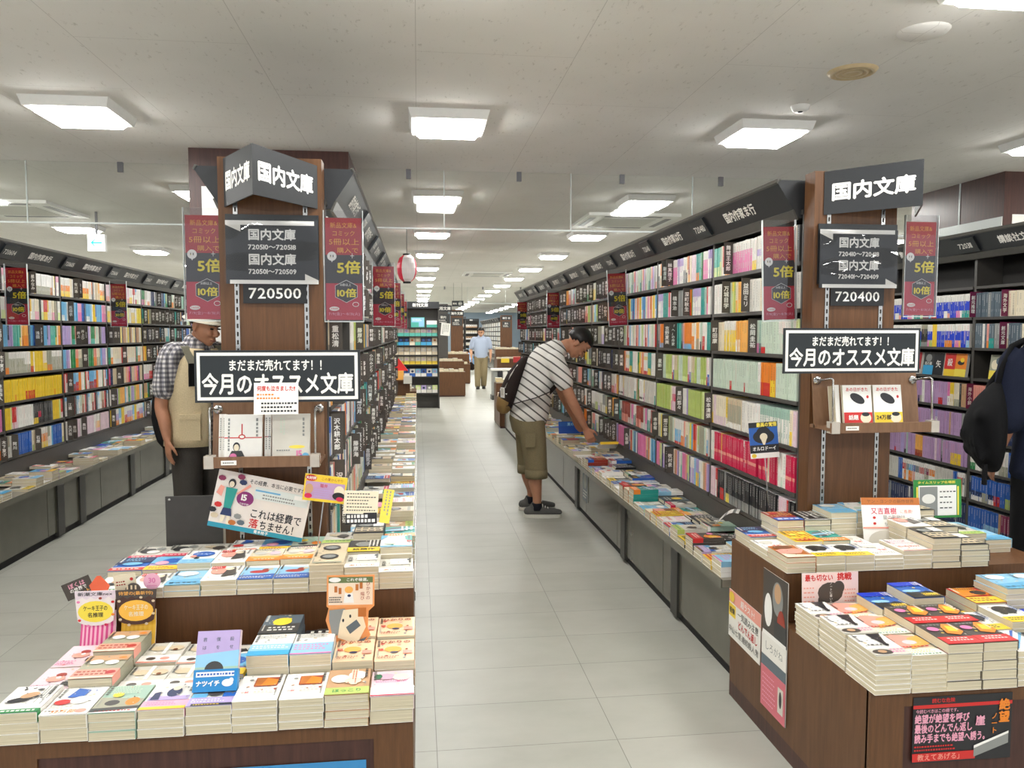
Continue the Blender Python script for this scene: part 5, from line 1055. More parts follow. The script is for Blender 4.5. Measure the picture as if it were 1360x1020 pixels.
card('front_poster', 'black poster with pink lettering on the front of the right display table', 'poster', plane((1.51, 1.967, .345), (1, 0, 0), (0, 0, 1)), w, h, A, .0015, 'k')
A = Art(); w, h = .29, .19; A.rect(-w / 2, -h / 2, w / 2, h / 2, 'W'); A.rect(-w / 2, .045, w / 2, .095, 's'); A.rect(-w / 2, -.01, -.08, .04, 'y'); A.text('衝撃', -.112, .014, .026, 'k', .02); A.text('超ラスト!', .03, .07, .03, 'F', .02); A.text('一気読み注意', .035, .02, .034, 'k', .0, width=.19); A.text('どんでん返し', .035, -.02, .036, 'r', .02, width=.18); A.text('中山七里', -.08, -.06, .03, 'K', .0); A.text('連続殺人鬼', .06, -.06, .03, 'K', .0); A.ell(-.115, .07, .025, .02, 'y')
card('side_poster', 'landscape poster with red and black lettering on the table side facing the aisle', 'poster', plane((1.233, 2.81, .335), (0, -1, 0), (0, 0, 1)) @ Matrix.Rotation(-.02, 4, 'Z'), w, h, A, .0015)
A = Art(); w, h = .19, .5; A.rect(-w / 2, -h / 2, w / 2, h / 2, 'W'); A.rect(-w / 2, .02, w / 2, h / 2, 'D'); A.ell(.02, .17, .04, .06, 'G'); A.ell(.02, .19, .025, .035, 'S'); A.ell(-.05, .11, .03, .06, 'F'); A.ell(.05, .08, .03, .06, 'z'); A.rect(-.09, .015, .09, .03, 'F'); A.rect(.0, .03, .09, .09, 'K'); A.rect(-w / 2, -.06, w / 2, .015, 'W'); A.text('しろがね', 0, -.02, .035, 'G'); A.rect(-w / 2, -.1, w / 2, -.06, 'd'); A.rect(-w / 2, -h / 2, w / 2, -.1, rgb('d8707e')); A.lines(-.08, -.235, .02, -.12, 7, 'M', False, .25); A.rect(.04, -.22, .08, -.13, 'Z'); A.ell(.06, -.17, .01, .03, 'k')
card('tall_poster', 'tall grey and pink poster hanging over the table corner by the aisle', 'poster', plane((1.231, 2.55, .36), (0, -1, 0), (0, 0, 1)), w, h, A, .0015)
A = Art(); w, h = .2, .125; A.rect(-w / 2, -h / 2, w / 2, h / 2, rgb('f3d8d4')); A.text('最も切ない', -.04, .046, .024, 'r', .03, width=.1); A.text('挑戦', .05, .048, .026, 'r', .04); A.ell(.0, -.005, .045, .035, 'D', 14); A.ell(-.03, -.03, .014, .018, 'D'); A.ell(.03, .012, .02, .022, 'D'); A.text('ノートに書いた', .002, -.005, .01, 'F', .0, vert=True); A.lines(-.095, -.04, -.055, .02, 4, 's', False, .3); A.lines(.05, -.04, .095, .01, 4, 's', False, .3); A.ell(-.07, -.05, .01, .006, 'k')
card('pink_popup', 'pale pink popup card with a black blot against the upper tier', 'popup card', plane((1.372, 2.44, .585), (1, 0, 0), (0, .06, 1)), w, h, A)
A = Art(); w, h = .235, .165; A.rect(-w / 2, -h / 2, w / 2, h / 2, 'F'); A.rect(-w / 2, h / 2 - .028, w / 2, h / 2, 'j'); A.text('ヤン・ヨンクの新作世界', 0, h / 2 - .014, .015, 'w', .0, width=.19); A.text('又吉直樹', -.03, .032, .026, 'm', .01); A.text('に推薦!', .06, .03, .016, 's'); A.text('猫の動物誌', .01, .008, .018, 'G'); A.text('もののあはれ', .01, -.016, .014, 'G'); A.ell(-.07, .007, .006, .005, 'r'); A.ell(-.07, -.015, .006, .005, 'r'); A.rect(-w / 2, -.034, w / 2, -.028, 's'); A.ell(-.03, -.08, .07, .04, 'Z')
card('white_popup', 'leaning white popup with brown top strip amid the upper stacks', 'popup card', plane((1.79, 2.755, .742), (1, 0, 0), (.06, .25, 1)), w, h, A)
A = Art(); w, h = .215, .16; A.rect(-w / 2, -h / 2, w / 2, h / 2, rgb('2f8a3e')); A.rect(-.085, -.07, .085, .055, 'F'); A.rect(-.08, -.07, .0, .05, 'G'); A.ell(-.04, .0, .03, .02, 'W'); A.lines(.01, -.05, .08, .04, 4, 'K', False, .2); A.text('タイムスリップ名場面', -.005, .068, .012, 'Y', .02, width=.17); A.rect(-.095, -.07, -.088, .05, 'Y'); A.rect(.088, -.07, .095, .05, 'Y')
card('green_popup', 'green bordered picture popup behind the upper stacks near the black bag', 'popup card', plane((2.14, 2.985, .765), (1, 0, 0), (0, .06, 1)), w, h, A)
A = Art(); w, h = .12, .155; A.rect(-w / 2, -h / 2, w / 2, h / 2, 'b'); A.rect(-w / 2, .055, w / 2, h / 2, 'k'); A.text('最高の覚悟', .015, .066, .02, 'Y', .04, width=.085); A.ell(0, .015, .045, .03, 'k'); A.ell(0, .03, .03, .028, 'k'); A.poly([(-.016, .015), (.016, .015), (0, -.03)], 'C'); A.ell(0, .014, .016, .016, 'C'); A.rect(-w / 2, -.055, w / 2, -.02, 'k'); A.text('オルロドーイ', 0, -.036, .02, 'F', .03, width=.1); A.rect(-w / 2, -h / 2, w / 2, -.055, 'F'); A.ell(-.045, -.066, .01, .009, 'y')
o = card('author_popup', 'blue and black popup card of a figure clipped before the crimson spines', 'popup card', plane((1.468, 3.18, .995), (.98, -.2, 0), (0, 0, 1)) @ Matrix.Rotation(.09, 4, 'Z'), w, h, A)
MB().box(-.002, .002, -.28, -.07, -.004, -.002, 'steel').build('stick', o)
A = Art(); A.rect(-.2, -.06, .2, .06, rgb('3f8ec8')); card('blue_notice', 'blue notice leaning in the recess under the cake-popup table', 'notice', plane((-.34, 1.972, .3), (1, 0, 0), (0, 0, 1)), .4, .12, A, .001, 'c')
# ================================================================ piles along the ledges, turned to face their own aisle
LK = [k for k in DES if k not in ('kraft', 'pinkpale', 'dots')]
LMASS = MB(); LR_ = random.Random(21)
def ledge(cs, ya, yb, ykeep, where, grp, nmin, nmax, gap=.0, tmax=.024):
    rot = -math.pi / 2 if cs.face < 0 else math.pi / 2; y = ya; r = 0
    while y < yb:
        r += 1
        for j in (0, 1):
            xo = .306 - .152 * j if True else 0
            des = LR_.choice(LK); n = LR_.randint(nmin, nmax); T = LR_.uniform(.014, tmax)
            if LR_.random() < gap: continue
            # the bottom edge of the cover lies towards the aisle
            x = cs.xb + cs.face * xo; yy = y + (.106 if cs.face < 0 else 0)
            if y < ykeep:
                stack(x, yy, .44, des, n, round(T, 3), f"{'outer' if j == 0 else 'inner'} pile, {ordw(r)} row, ledge {where}", grp, .105, .15, rot, 0 if j == 0 else max(0, n - 1), 'ledge_paperback')
            else:
                nm, bg, items, band = DES[des]; c = C[bg] if isinstance(bg, str) else bg; z = .441
                M = Matrix.Translation((x, yy, z)) @ Matrix.Rotation(rot + LR_.uniform(-.02, .02), 4, 'Z')
                for i in range(n): LMASS.box(0, .104, 0, .149, i * T, (i + 1) * T - .0012, 'pages', M=M); LMASS.box(-.0004, .105, -.0004, .15, (i + 1) * T - .0012, (i + 1) * T - .0002, 'print', c, M=M)
                A = Art(); design_art(A, [it for it in items if it[0] in 'rpe'], .105, .15)
                if band: A.rect(0, 0, .105, band[0] * .15, C[band[1]])
                A.into(LMASS, M @ Matrix.Translation((0, 0, n * T)))
        y += .1115 + (LR_.uniform(0, .2) if gap and LR_.random() < .3 else 0)
ledge(CASE_R, 3.06, 11.65, 5.95, "by the bending man's long bookcase", 'paperbacks piled on the long ledge', 2, 4)
ledge(CASE_LR, 3.0, 11.65, 5.0, 'below the lantern-side bookcase', 'paperbacks piled on the lantern side ledge', 3, 5, 0, .026)
ledge(CASE_L, 4.2, 13.6, 6.6, 'facing the hatted man', 'paperbacks piled on the ledge facing the hatted man', 1, 3, .3)
tag(LMASS.build('distant_ledge_paperbacks'), 'the many small far piles of paperbacks along the ledges', 'books', None, 'stuff')
# things on the long ledge: curled cover, blue sign, book in the reader's hand
mb = MB(); nseg = 8
for i in range(nseg):
    a0, a1 = i / nseg, (i + 1) / nseg; P = lambda a: (.11 * a, .0, .05 * math.sin(a * 2.2) + .03 * a)
    p0, p1 = P(a0), P(a1); mb.add([(p0[0], 0, p0[2]), (p1[0], 0, p1[2]), (p1[0], .09, p1[2]), (p0[0], .09, p0[2])], [(0, 1, 2, 3)], 'print', C['F'] if i % 3 else C['G']); mb.add([(p0[0], 0, p0[2] + .001), (p1[0], 0, p1[2] + .001), (p1[0], .09, p1[2] + .001), (p0[0], .09, p0[2] + .001)], [(0, 1, 2, 3)], 'print', C['F'] if i % 3 else C['G'])
o = mb.build('curled_leaflet', None, Matrix.Translation((1.4, 3.55, .53)) @ Matrix.Rotation(-.5, 4, 'Z')); tag(o, 'curled grey and white leaflet lying on the piles of the long ledge', 'leaflet')
A = Art(); A.rect(-.14, -.055, .14, .055, rgb('1c4fae')); A.rect(-.14, .012, .14, .05, 'b'); A.text('夏の文庫', 0, .03, .03, 'U', .03)
card('blue_shelf_sign', 'blue sign standing on the ledge behind the reaching arm', 'sign', plane((1.40, 6.95, .60), (1, -.1, 0), (0, .3, 1)), .28, .11, A, .003, 'b')
# posters on the ledge base
A = Art(); A.rect(-.09, -.13, .09, .13, 'd'); A.ell(0, .03, .05, .06, 'G'); A.lines(-.07, -.11, .07, -.04, 3, 'W', False)
card('base_poster', 'grey photo poster stuck on the ledge base beside the bending man', 'poster', plane((1.29, 5.95, .27), (0, -1, 0), (0, 0, 1)), .18, .26, A, .0015)

# ================================================================ the far end of the shop
def far_case(xa, xb, y, label, zs, top, sign, rows, cat_label, kind_words, name='display_paperback', w=.105):
    e = empty('display_bookcase', label, 'bookcase', ((xa + xb) / 2, y, 0)); I = Matrix.Translation((-(xa + xb) / 2, -y, 0))
    MB().box(xa, xb, y + .2, y + .22, 0, top, 'shelf').build('back_panel', e, I)
    for x in (xa, xb - .02): MB().box(x, x + .02, y, y + .2, 0, top, 'shelf').build('side_panel', e, I)
    for z in zs: MB().box(xa + .02, xb - .02, y, y + .2, z - .025, z, 'shelf_dark').build('shelf_board', e, I)
    MB().box(xa, xb, y - .03, y + .2, top - .13, top, 'header').build('header_board', e, I)
    A = Art(); A.text(sign, 0, 0, .075, 'F', .03); A.into(MB(), plane(((xa + xb) / 2 + (.32 if xa < 0 else 0), y - .032, top - .065), (1, 0, 0), (0, 0, 1))).build('lettering', e, I)
    for r, (z, cols) in enumerate(zip(zs, rows)):
        if not cols: continue
        n = int((xb - xa - .06) / (w + .008))
        for i in range(n):
            c1, c2, c3 = cols[i % len(cols)]; h = .15; A = Art(); A.rect(-w / 2, 0, w / 2, h, c1); A.rect(-w / 2, 0, w / 2, h * .42, c2); A.ell(0, h * .65, w * .25, h * .14, c3)
            mb = MB().box(-w / 2, w / 2, 0, h, -.015, -.001, 'pages'); A.into(mb, Matrix.Identity(4))
            o = mb.build(name, None, Matrix.Translation((xa + .035 + w / 2 + i * (w + .008), y + .06, z + .001)) @ plane((0, 0, 0), (1, 0, 0), (0, 0, 1)) @ Matrix.Rotation(-.12, 4, 'X'))
            tag(o, f"{NAME[c1]} and {NAME[c2]} cover, {ordw(i + 1)} along the {ordw(r + 1)} display row, {kind_words}", 'book', 'face-out covers of the ' + kind_words)
    return e
aq = [('C', 'T', 'J')] * 6
far_case(-.95, .41, 15.2, 'far display bookcase of turquoise and cream covers under the row of lights', [1.566, 1.40, 1.225, 1.04, .855, .62, .3], 2.06, '新刊文庫', [None, [('C', 'T', 'J'), ('W', 'T', 'J'), ('J', 'T', 'P'), ('H', 'T', 'C')], [('H', 'T', 'C'), ('n', 'u', 'b'), ('n', 'u', 'b'), ('H', 'C', 'j')], [('H', 'C', 'Z'), ('Z', 'H', 'C')], [('C', 'Y', 'J'), ('H', 'y', 'C'), ('C', 'y', 'Z')], [('b', 'W', 'n'), ('W', 'b', 'n'), ('U', 'W', 'P')], [('P', 'W', 'n'), ('G', 'Z', 'W'), ('L', 'W', 'C')]], '', 'far turquoise bookcase', w=.1)
A = Art(); A.rect(-.13, -.095, .13, .095, 'T'); A.rect(-.12, -.085, .12, .085, 'U'); A.rect(-.12, -.085, .02, 0, 'T'); A.lines(-.1, .02, .1, .07, 2, 'F', False)
card('turquoise_panel', 'turquoise picture panel on the top shelf of the far display bookcase', 'panel', plane((-.0, 15.28, 1.667), (1, 0, 0), (0, 0, 1)), .26, .19, A)
A = Art(); A.rect(-.1, -.065, .1, .065, 'F'); A.rect(-.1, -.065, .1, -.01, 'T')
card('pale_panel', 'white and turquoise panel beside the turquoise picture panel', 'panel', plane((.27, 15.28, 1.635), (1, 0, 0), (0, 0, 1)), .2, .13, A)
def far_table(xa, xb, ya, yb, zl, zu, split, label, lead, grp, cols, face=-1, nb=6):
    e = empty('display_table', label, 'display table', ((xa + xb) / 2, ya, 0)); I = Matrix.Translation((-(xa + xb) / 2, -ya, 0))
    MB().box(xa, xb, ya, yb, .03, zl, 'wood').build('lower_tier', e, I)
    if zu: MB().box(xa, xb, split, yb, zl, zu, 'wood').build('upper_tier', e, I)
    MB().box(xa + .01, xb - .01, ya + .01, yb - .01, 0, .03, 'wood_dark').build('plinth', e, I)
    k = 0
    for z, y0, y1 in ((zl, ya, split if zu else yb), (zu, split, yb)):
        if not z: continue
        yy = y0 + .01; row = 0
        while yy + .15 < y1:
            row += 1; x = xa + .01; col = 0
            while x + .105 < xb:
                col += 1; R = LR_; hh = R.choice([.03, .045, .06, .075]); c = C[R.choice(cols)]; mb = MB().box(0, .105, 0, .15, 0, hh - .001, 'pages'); mb.box(0, .105, 0, .15, hh - .001, hh, 'print', c); mb.add([(.02, .03, hh + .0004), (.085, .03, hh + .0004), (.085, .09, hh + .0004), (.02, .09, hh + .0004)], [(0, 1, 2, 3)], 'print', C[R.choice('WspcKyUZ')])
                tag(mb.build('far_paperback', None, Matrix.Translation((x, yy, z))), f"small paperback, {ordw(col)} along the {ordw(row)} row, {'lower' if z == zl else 'upper'} tier of the {lead}", 'book', grp); x += .113
            yy += .158
    return e
far_table(.47, 1.08, 18.0, 18.9, .57, .8, 18.45, 'brown wooden display block beside the far turquoise bookcase', 'block beside the turquoise bookcase', 'paperbacks on the far brown block', 'WCCJZ')
far_table(.85, 1.5, 22.6, 23.5, .57, .85, 23.0, 'brown display block further down beyond the walking man on the lantern side', 'further lantern-side block', 'paperbacks on the further block', 'WJPCs')
far_table(2.95, 3.95, 29.3, 30.4, .5, .85, 29.8, 'two-tier far display table of white covers behind the walking man', 'white-cover far table', 'paperbacks on the far white-cover table', 'WFCWF')
far_table(1.235, 1.75, 11.86, 12.75, .46, .66, 12.0 + .4, "small brown display table at the far end of the bending man's ledge", 'end-of-ledge table', 'paperbacks on the end-of-ledge table', 'rWyCJ')
far_table(-.34, -.03, 12.7, 13.4, .52, None, 13.4, 'small brown display table before the far turquoise bookcase', 'small turquoise-side table', 'paperbacks on the small turquoise-side table', 'CWLZ')
def far_pillar(x0, x1, y, label, t1, lab2, mat='wood'):
    o = MB().box(x0, x1, y, y + .1, 0, 2.16, mat).build('end_pillar'); tag(o, label, 'pillar')
    A = Art(); xc = (x0 + x1) / 2; A.rect(-.2, -.075, .2, .075, 'k'); A.text(t1, 0, 0, .09, 'F', .03)
    card('category_board', lab2, 'sign', plane((xc, y - .006, 2.05), (1, 0, 0), (0, 0, 1)), .4, .15, A, .006, 'k')
    A = Art(); A.rect(-.16, -.12, .16, .12, 'K'); A.text('案内', 0, .04, .07, 'W', .02); A.lines(-.12, -.1, .12, -.01, 2, 'W', False)
    card('guide_board', lab2 + ', lower board', 'sign', plane((xc, y - .006, 1.8), (1, 0, 0), (0, 0, 1)), .32, .24, A, .006, 'k')
far_pillar(.5, .72, 18.92, 'narrow dark end pillar just beyond the far turquoise bookcase', '実用文庫', 'black board on the pillar by the turquoise bookcase', 'shelf')
far_pillar(.98, 1.35, 23.55, 'narrow wood end pillar behind the further lantern-side block', '海外文庫', 'black board on the pillar behind the further block')
far_pillar(3.2, 3.66, 30.45, 'wood end pillar behind the far white-cover table', '単行 本', 'black board on the pillar behind the white-cover table')
A = Art(); A.rect(-.11, -.15, .11, .15, 'F'); A.lines(-.08, -.12, .08, .12, 4, 'G')
card('slanted_notice', 'white lettered notice standing slanted beside the far end pillar', 'notice', plane((.66, 18.9, 1.55), (1, 0, 0), (.2, 0, 1)), .22, .3, A)
far_case(1.55, 2.25, 37.0, 'furthest bookcase of pale covers facing the aisle beyond the walking man', [.25, .55, .85, 1.15, 1.45, 1.75], 2.25, '文芸', [[('W', 'C', 'Z')], [('W', 'C', 'J')], [('C', 'W', 'Z')], [('W', 'S', 'K')], [('W', 'C', 'Z')], [('W', 'Z', 'G')]], '', 'furthest pale bookcase')
far_case(2.3, 3.1, 40.0, 'furthest dark bookcase behind the head of the walking man', [.25, .55, .85, 1.15, 1.45, 1.75], 2.2, '雑誌', [[('W', 'n', 'K')], [('U', 'W', 'J')], [('W', 'C', 'Z')], [('S', 'W', 'K')], [('H', 'W', 'Z')], [('W', 'S', 'G')]], '', 'furthest dark bookcase')
CASE_F = Case('far white-spine bookcase', 3.2, -1, 30.6, 9, .968, SZ); build_case(CASE_F, 'far bookcase of white spines running away behind the walking man', ['文芸書'], 730100)
FMASS = MB(); n0 = len(CAND)
for bay in range(9):
    for k in range(7): fill(CASE_F, bay, k, ['W*6', 'D:' + POOL[(bay + k) % 20], 'C*5', 'U*3', 'F*8', 'G*3', 'W*9'], .026, 900 + bay * 7 + k)
for c in CAND[n0:]:
    if c[0] == 'book': spine_book(FMASS, c[1].M(c[2], c[4], c[1].zs[c[3]] + .0005, c[9]), c[5], c[6], c[7], c[8])
    else: mb = MB().box(0, c[5], 0, .158, -.09, .012, 'divider', M=c[1].M(c[2], c[4], c[1].zs[c[3]])); FMASS.add(mb.v, mb.f, 'divider')
tag(FMASS.build('far_white_spines'), 'rows of tiny white spines in the far bookcase behind the walking man', 'books', None, 'stuff')
# boxes and racks
for nm, lb, x, y, z, sx, sy, sz, c in (('yellow_box', 'bright yellow box on the front of the far white-cover table', 3.1, 29.2, .36, .3, .09, .16, 'y'), ('red_box', 'red box on the far white-cover table beside the yellow one', 3.55, 29.15, .37, .36, .1, .2, 'R')):
    mb = MB().box(0, sx, 0, sy, 0, sz, 'print', C[c]); mb.box(-.004, sx + .004, -.004, sy + .004, sz, sz + .02, 'print', C['W' if c == 'y' else 's']); tag(mb.build(nm, None, Matrix.Translation((x, y, z))), lb, 'box')
e = empty('magazine_rack', 'grey and black upright magazine rack past the end of the long ledge', 'rack', (1.9, 17.2, 0))
MB().box(-.3, .3, -.2, .2, 0, .1, 'base_post').build('base', e)
for k, c in enumerate('GkWkZ'): MB().box(-.28 + k * .112, -.18 + k * .112, -.18, .18, .1, .62 + .02 * (k % 2), 'print', C[c]).build('magazine_bundle', e)
MB().box(-.3, .3, -.2, .2, .64, .68, 'print', C['W']).build('top_tray', e)
e = empty('tilted_display_tray', 'wooden display tray with apricot and pale boxes near the lantern-side ledge end', 'display stand', (-.26, 12.62, 0))
MB().box(-.13, .13, -.05, .05, 0, .7, 'wood').build('post', e); mb = MB().box(-.15, .15, -.16, .1, .7, .72, 'wood'); mb.build('tray', e)
MB().box(-.13, .03, -.14, .04, .72, .86, 'print', C['O']).build('carton', e); MB().box(.03, .16, -.18, -.02, .66, .78, 'print', C['Z']).build('price_board', e); MB().prism([(-.12, .86), (.1, .86), (-.05, 1.06)], 'y', -.04, .04, 'print', C['r']).build('peaked_sign', e)
# ================================================================ people
def loft(mb, chain, side, mat, n=18, steps=5, capped=True):
    # smooth tapering limb or trunk: chain of (point, half width along side, half depth)
    P = [(Vector(p), a, b2) for p, a, b2 in chain]; pts = []
    for i in range(len(P) - 1):
        p0, p1, p2, p3 = P[max(i - 1, 0)], P[i], P[i + 1], P[min(i + 2, len(P) - 1)]
        for k in range(steps):
            t = k / steps; h = lambda a, b2, c, d: .5 * ((2 * b2) + (c - a) * t + (2 * a - 5 * b2 + 4 * c - d) * t * t + (3 * b2 - a - 3 * c + d) * t ** 3)
            pts.append((Vector([h(p0[0][q], p1[0][q], p2[0][q], p3[0][q]) for q in range(3)]), h(p0[1], p1[1], p2[1], p3[1]), h(p0[2], p1[2], p2[2], p3[2])))
    pts.append(P[-1]); side = Vector(side).normalized(); rings = []
    def tangent(i): return (pts[min(i + 1, len(pts) - 1)][0] - pts[max(i - 1, 0)][0]).normalized()
    for i, (p, a, b2) in enumerate(pts):
        t = tangent(i); s_ = (side - t * side.dot(t)).normalized(); f_ = t.cross(s_)
        if i == 0 and capped:
            for q in (1.45, .75): rings.append((p - t * min(a, b2) * math.sin(q), s_, f_, a * math.cos(q), b2 * math.cos(q)))
        rings.append((p, s_, f_, a, b2))
        if i == len(pts) - 1 and capped:
            for q in (.75, 1.45): rings.append((p + t * min(a, b2) * math.sin(q), s_, f_, a * math.cos(q), b2 * math.cos(q)))
    vs = []; fs = []
    for p, s_, f_, a, b2 in rings:
        for k in range(n): c = 2 * math.pi * k / n; vs.append(p + s_ * (a * math.cos(c)) + f_ * (b2 * math.sin(c)))
    for j in range(len(rings) - 1):
        for k in range(n): fs.append((j * n + k, j * n + (k + 1) % n, (j + 1) * n + (k + 1) % n, (j + 1) * n + k))
    fs += [tuple(range(n))[::-1], tuple(range((len(rings) - 1) * n, len(rings) * n))]
    mb.add(vs, fs, mat, smooth=True)
def ball(mb, M, r, mat, n=18, keep=None):
    vs = []; fs = []; m = n // 2
    for j in range(m + 1):
        th = math.pi * j / m
        for k in range(n): ph = 2 * math.pi * k / n; vs.append(Vector((math.sin(th) * math.cos(ph), math.sin(th) * math.sin(ph), math.cos(th))))
    for j in range(m):
        for k in range(n):
            f = (j * n + k, (j + 1) * n + k, (j + 1) * n + (k + 1) % n, j * n + (k + 1) % n)
            if keep is None or keep(sum((vs[i] for i in f), Vector()) / 4): fs.append(f)
    mb.add([M @ Vector((v.x * r[0], v.y * r[1], v.z * r[2])) for v in vs], fs, mat, smooth=True)
def fuse(mb, name, parent, voxel=None, smooth=0, solid=None, local=None):
    # one continuous skin out of the overlapping forms
    me = mb.mesh(name); o = bpy.data.objects.new(name, me); COL.objects.link(o)
    if voxel: md = o.modifiers.new('r', 'REMESH'); md.mode = 'VOXEL'; md.voxel_size = voxel; md.use_smooth_shade = True
    if smooth: md = o.modifiers.new('s', 'SMOOTH'); md.iterations = smooth; md.factor = .5
    if solid: md = o.modifiers.new('t', 'SOLIDIFY'); md.thickness = solid; md.offset = 1
    if o.modifiers:
        dg = bpy.context.evaluated_depsgraph_get(); m2 = bpy.data.meshes.new_from_object(o.evaluated_get(dg)); o.modifiers.clear(); o.data = m2
        if not m2.materials or m2.materials[0] is None: m2.materials.clear(); m2.materials.append(MATS[mb.m[0]])
        for p in m2.polygons: p.use_smooth = True
    if parent is not None: o.parent = parent
    return o
def V(*a): return Vector(a)
def hand(mb, wrist, dirn, palm, mat, curl=.5, s=1.0, thumb=1):
    # palm, four unequal bent fingers and a thumb leaving the side of the palm
    d = Vector(dirn).normalized(); p = Vector(palm); p = (p - d * p.dot(d)).normalized(); side = d.cross(p) * thumb; w = Vector(wrist)
    loft(mb, [(w, .026 * s, .019 * s), (w + d * .04 * s, .036 * s, .015 * s), (w + d * .085 * s, .04 * s, .013 * s)], side, mat, 12, 3)
    for i, (off, L) in enumerate(((.029, .062), (.010, .072), (-.010, .067), (-.029, .052))):
        b2 = w + d * .082 * s + side * off * s; a1, a2, a3 = curl * .5, curl * 1.1, curl * 1.6
        q1 = b2 + (d * math.cos(a1) + p * math.sin(a1)) * L * .45 * s; q2 = q1 + (d * math.cos(a2) + p * math.sin(a2)) * L * .32 * s; q3 = q2 + (d * math.cos(a3) + p * math.sin(a3)) * L * .25 * s
        loft(mb, [(b2, .0092 * s, .0088 * s), (q1, .0085 * s, .008 * s), (q2, .0078 * s, .0074 * s), (q3, .0062 * s, .006 * s)], side, mat, 8, 2)
    t0 = w + d * .028 * s + side * .024 * s; t1 = t0 + (d * .6 + side * .65 + p * .25) * .036 * s; t2 = t1 + (d * .85 + side * .2 + p * .4) * .032 * s; t3 = t2 + (d * .9 + p * .4) * .02 * s
    loft(mb, [(t0, .013 * s, .012 * s), (t1, .0105 * s, .0098 * s), (t2, .009 * s, .0085 * s), (t3, .007 * s, .0065 * s)], p, mat, 8, 2)
def headmat(pos, pitch, yaw=0.0, roll=0.0): return Matrix.Translation(pos) @ Matrix.Rotation(yaw, 4, 'Z') @ Matrix.Rotation(pitch, 4, 'Y') @ Matrix.Rotation(roll, 4, 'X')
def head_forms(mb, H, mat, s=1.0):
    B = lambda x, y, z, r, n=16: ball(mb, H @ Matrix.Translation((x * s, y * s, z * s)), tuple(q * s for q in r), mat, n)
    B(-.008, 0, .03, (.097, .077, .088)); B(.018, 0, -.03, (.074, .066, .075)); B(.048, 0, -.072, (.036, .042, .036)); B(.06, 0, -.092, (.022, .026, .018))
    B(.072, 0, .022, (.022, .055, .014)); B(.06, 0, .055, (.03, .055, .03))
    B(.082, .03, -.028, (.016, .02, .016)); B(.082, -.03, -.028, (.016, .02, .016))
    loft(mb, [(H @ V(.088 * s, 0, .01 * s), .007 * s, .007 * s), (H @ V(.1 * s, 0, -.015 * s), .009 * s, .009 * s), (H @ V(.108 * s, 0, -.032 * s), .013 * s, .011 * s)], (0, 1, 0), mat, 10, 3)
    B(.1, .012, -.035, (.009, .009, .007)); B(.1, -.012, -.035, (.009, .009, .007))
    B(.086, 0, -.06, (.014, .024, .008)); B(.083, 0, -.074, (.014, .022, .008))
    for q in (1, -1):
        B(-.006, q * .078, -.008, (.02, .009, .032)); B(-.004, q * .076, -.034, (.01, .008, .012))
def face_parts(o, H, s=1.0, brow='hair'):
    mb = MB()
    for q in (1, -1): ball(mb, H @ Matrix.Translation((.086 * s, q * .031 * s, .004 * s)), (.009 * s, .014 * s, .0045 * s), 'eye_dark', 10)
    fuse(mb, 'eyes', o)
    mb = MB()
    for q in (1, -1): loft(mb, [(H @ V(.096 * s, q * .014 * s, .026 * s), .004 * s, .004 * s), (H @ V(.094 * s, q * .034 * s, .031 * s), .004 * s, .005 * s), (H @ V(.08 * s, q * .052 * s, .026 * s), .003 * s, .003 * s)], (1, 0, 0), brow, 8, 3)
    fuse(mb, 'eyebrows', o)
    mb = MB(); loft(mb, [(H @ V(.090 * s, .022 * s, -.067 * s), .003 * s, .003 * s), (H @ V(.1 * s, 0, -.066 * s), .004 * s, .005 * s), (H @ V(.090 * s, -.022 * s, -.067 * s), .003 * s, .003 * s)], (0, 0, 1), 'lips', 8, 3); fuse(mb, 'mouth', o)
def hair_cap(o, H, mat, s=1.0, front=.5, thick=.01, name='hair'):
    # short hair: high on the brow, down to the ears at the sides and low at the nape
    def keep(v): return v.z > (front if v.x > .5 else front - (.5 - v.x) * 1.3 if v.x > 0 else max(-.62, front - .65 + v.x * .6))
    mb = MB(); ball(mb, H @ Matrix.Translation((-.01 * s, 0, .03 * s)), (.1 * s, .081 * s, .092 * s), mat, 32, keep); fuse(mb, name, o, None, 0, thick)
def shoe(parent, ankle, toe_dir, mat, sole_mat, L=.27, name='shoe', lace=True):
    d = Vector(toe_dir); d.z = 0; d.normalize(); a = Vector(ankle); sd = V(-d.y, d.x, 0); h = a - d * .07
    mb = MB(); loft(mb, [(V(h.x, h.y, .05), .036, .038), (V(h.x, h.y, .05) + d * .07, .038, .042), (V(h.x, h.y, .05) + d * .15, .043, .033), (V(h.x, h.y, .043) + d * (L - .05), .042, .02)], sd, mat, 14, 4)
    loft(mb, [(V(a.x, a.y, .06) - d * .01, .036, .042), (V(a.x, a.y, .095) - d * .012, .038, .045)], sd, mat, 14, 3)
    o = fuse(mb, name, parent, .008, 4)
    mb = MB(); pts = []
    for k in range(24):
        c = 2 * math.pi * k / 24; x = math.cos(c); y = math.sin(c); w = .047 * (1 + .1 * x); pts.append(h + d * (L / 2 - .035 + x * (L / 2)) + sd * y * w)
    mb.prism([(p.x, p.y) for p in pts], 'z', .002, .03, sole_mat); fuse(mb, 'sole', o)
    if lace:
        mb = MB()
        for k in range(4): c0 = V(h.x, h.y, .094 - k * .009) + d * (.115 + k * .02); mb.tube([c0 + sd * .024, c0 + V(0, 0, .006), c0 - sd * .024], .0035, 'lace')
        c0 = V(h.x, h.y, .1) + d * .112
        for q in (1, -1): mb.tube([c0, c0 + sd * q * .025 + V(0, 0, .012), c0 + sd * q * .03 - V(0, 0, .012)], .003, 'lace')
        fuse(mb, 'laces', o)
    return o
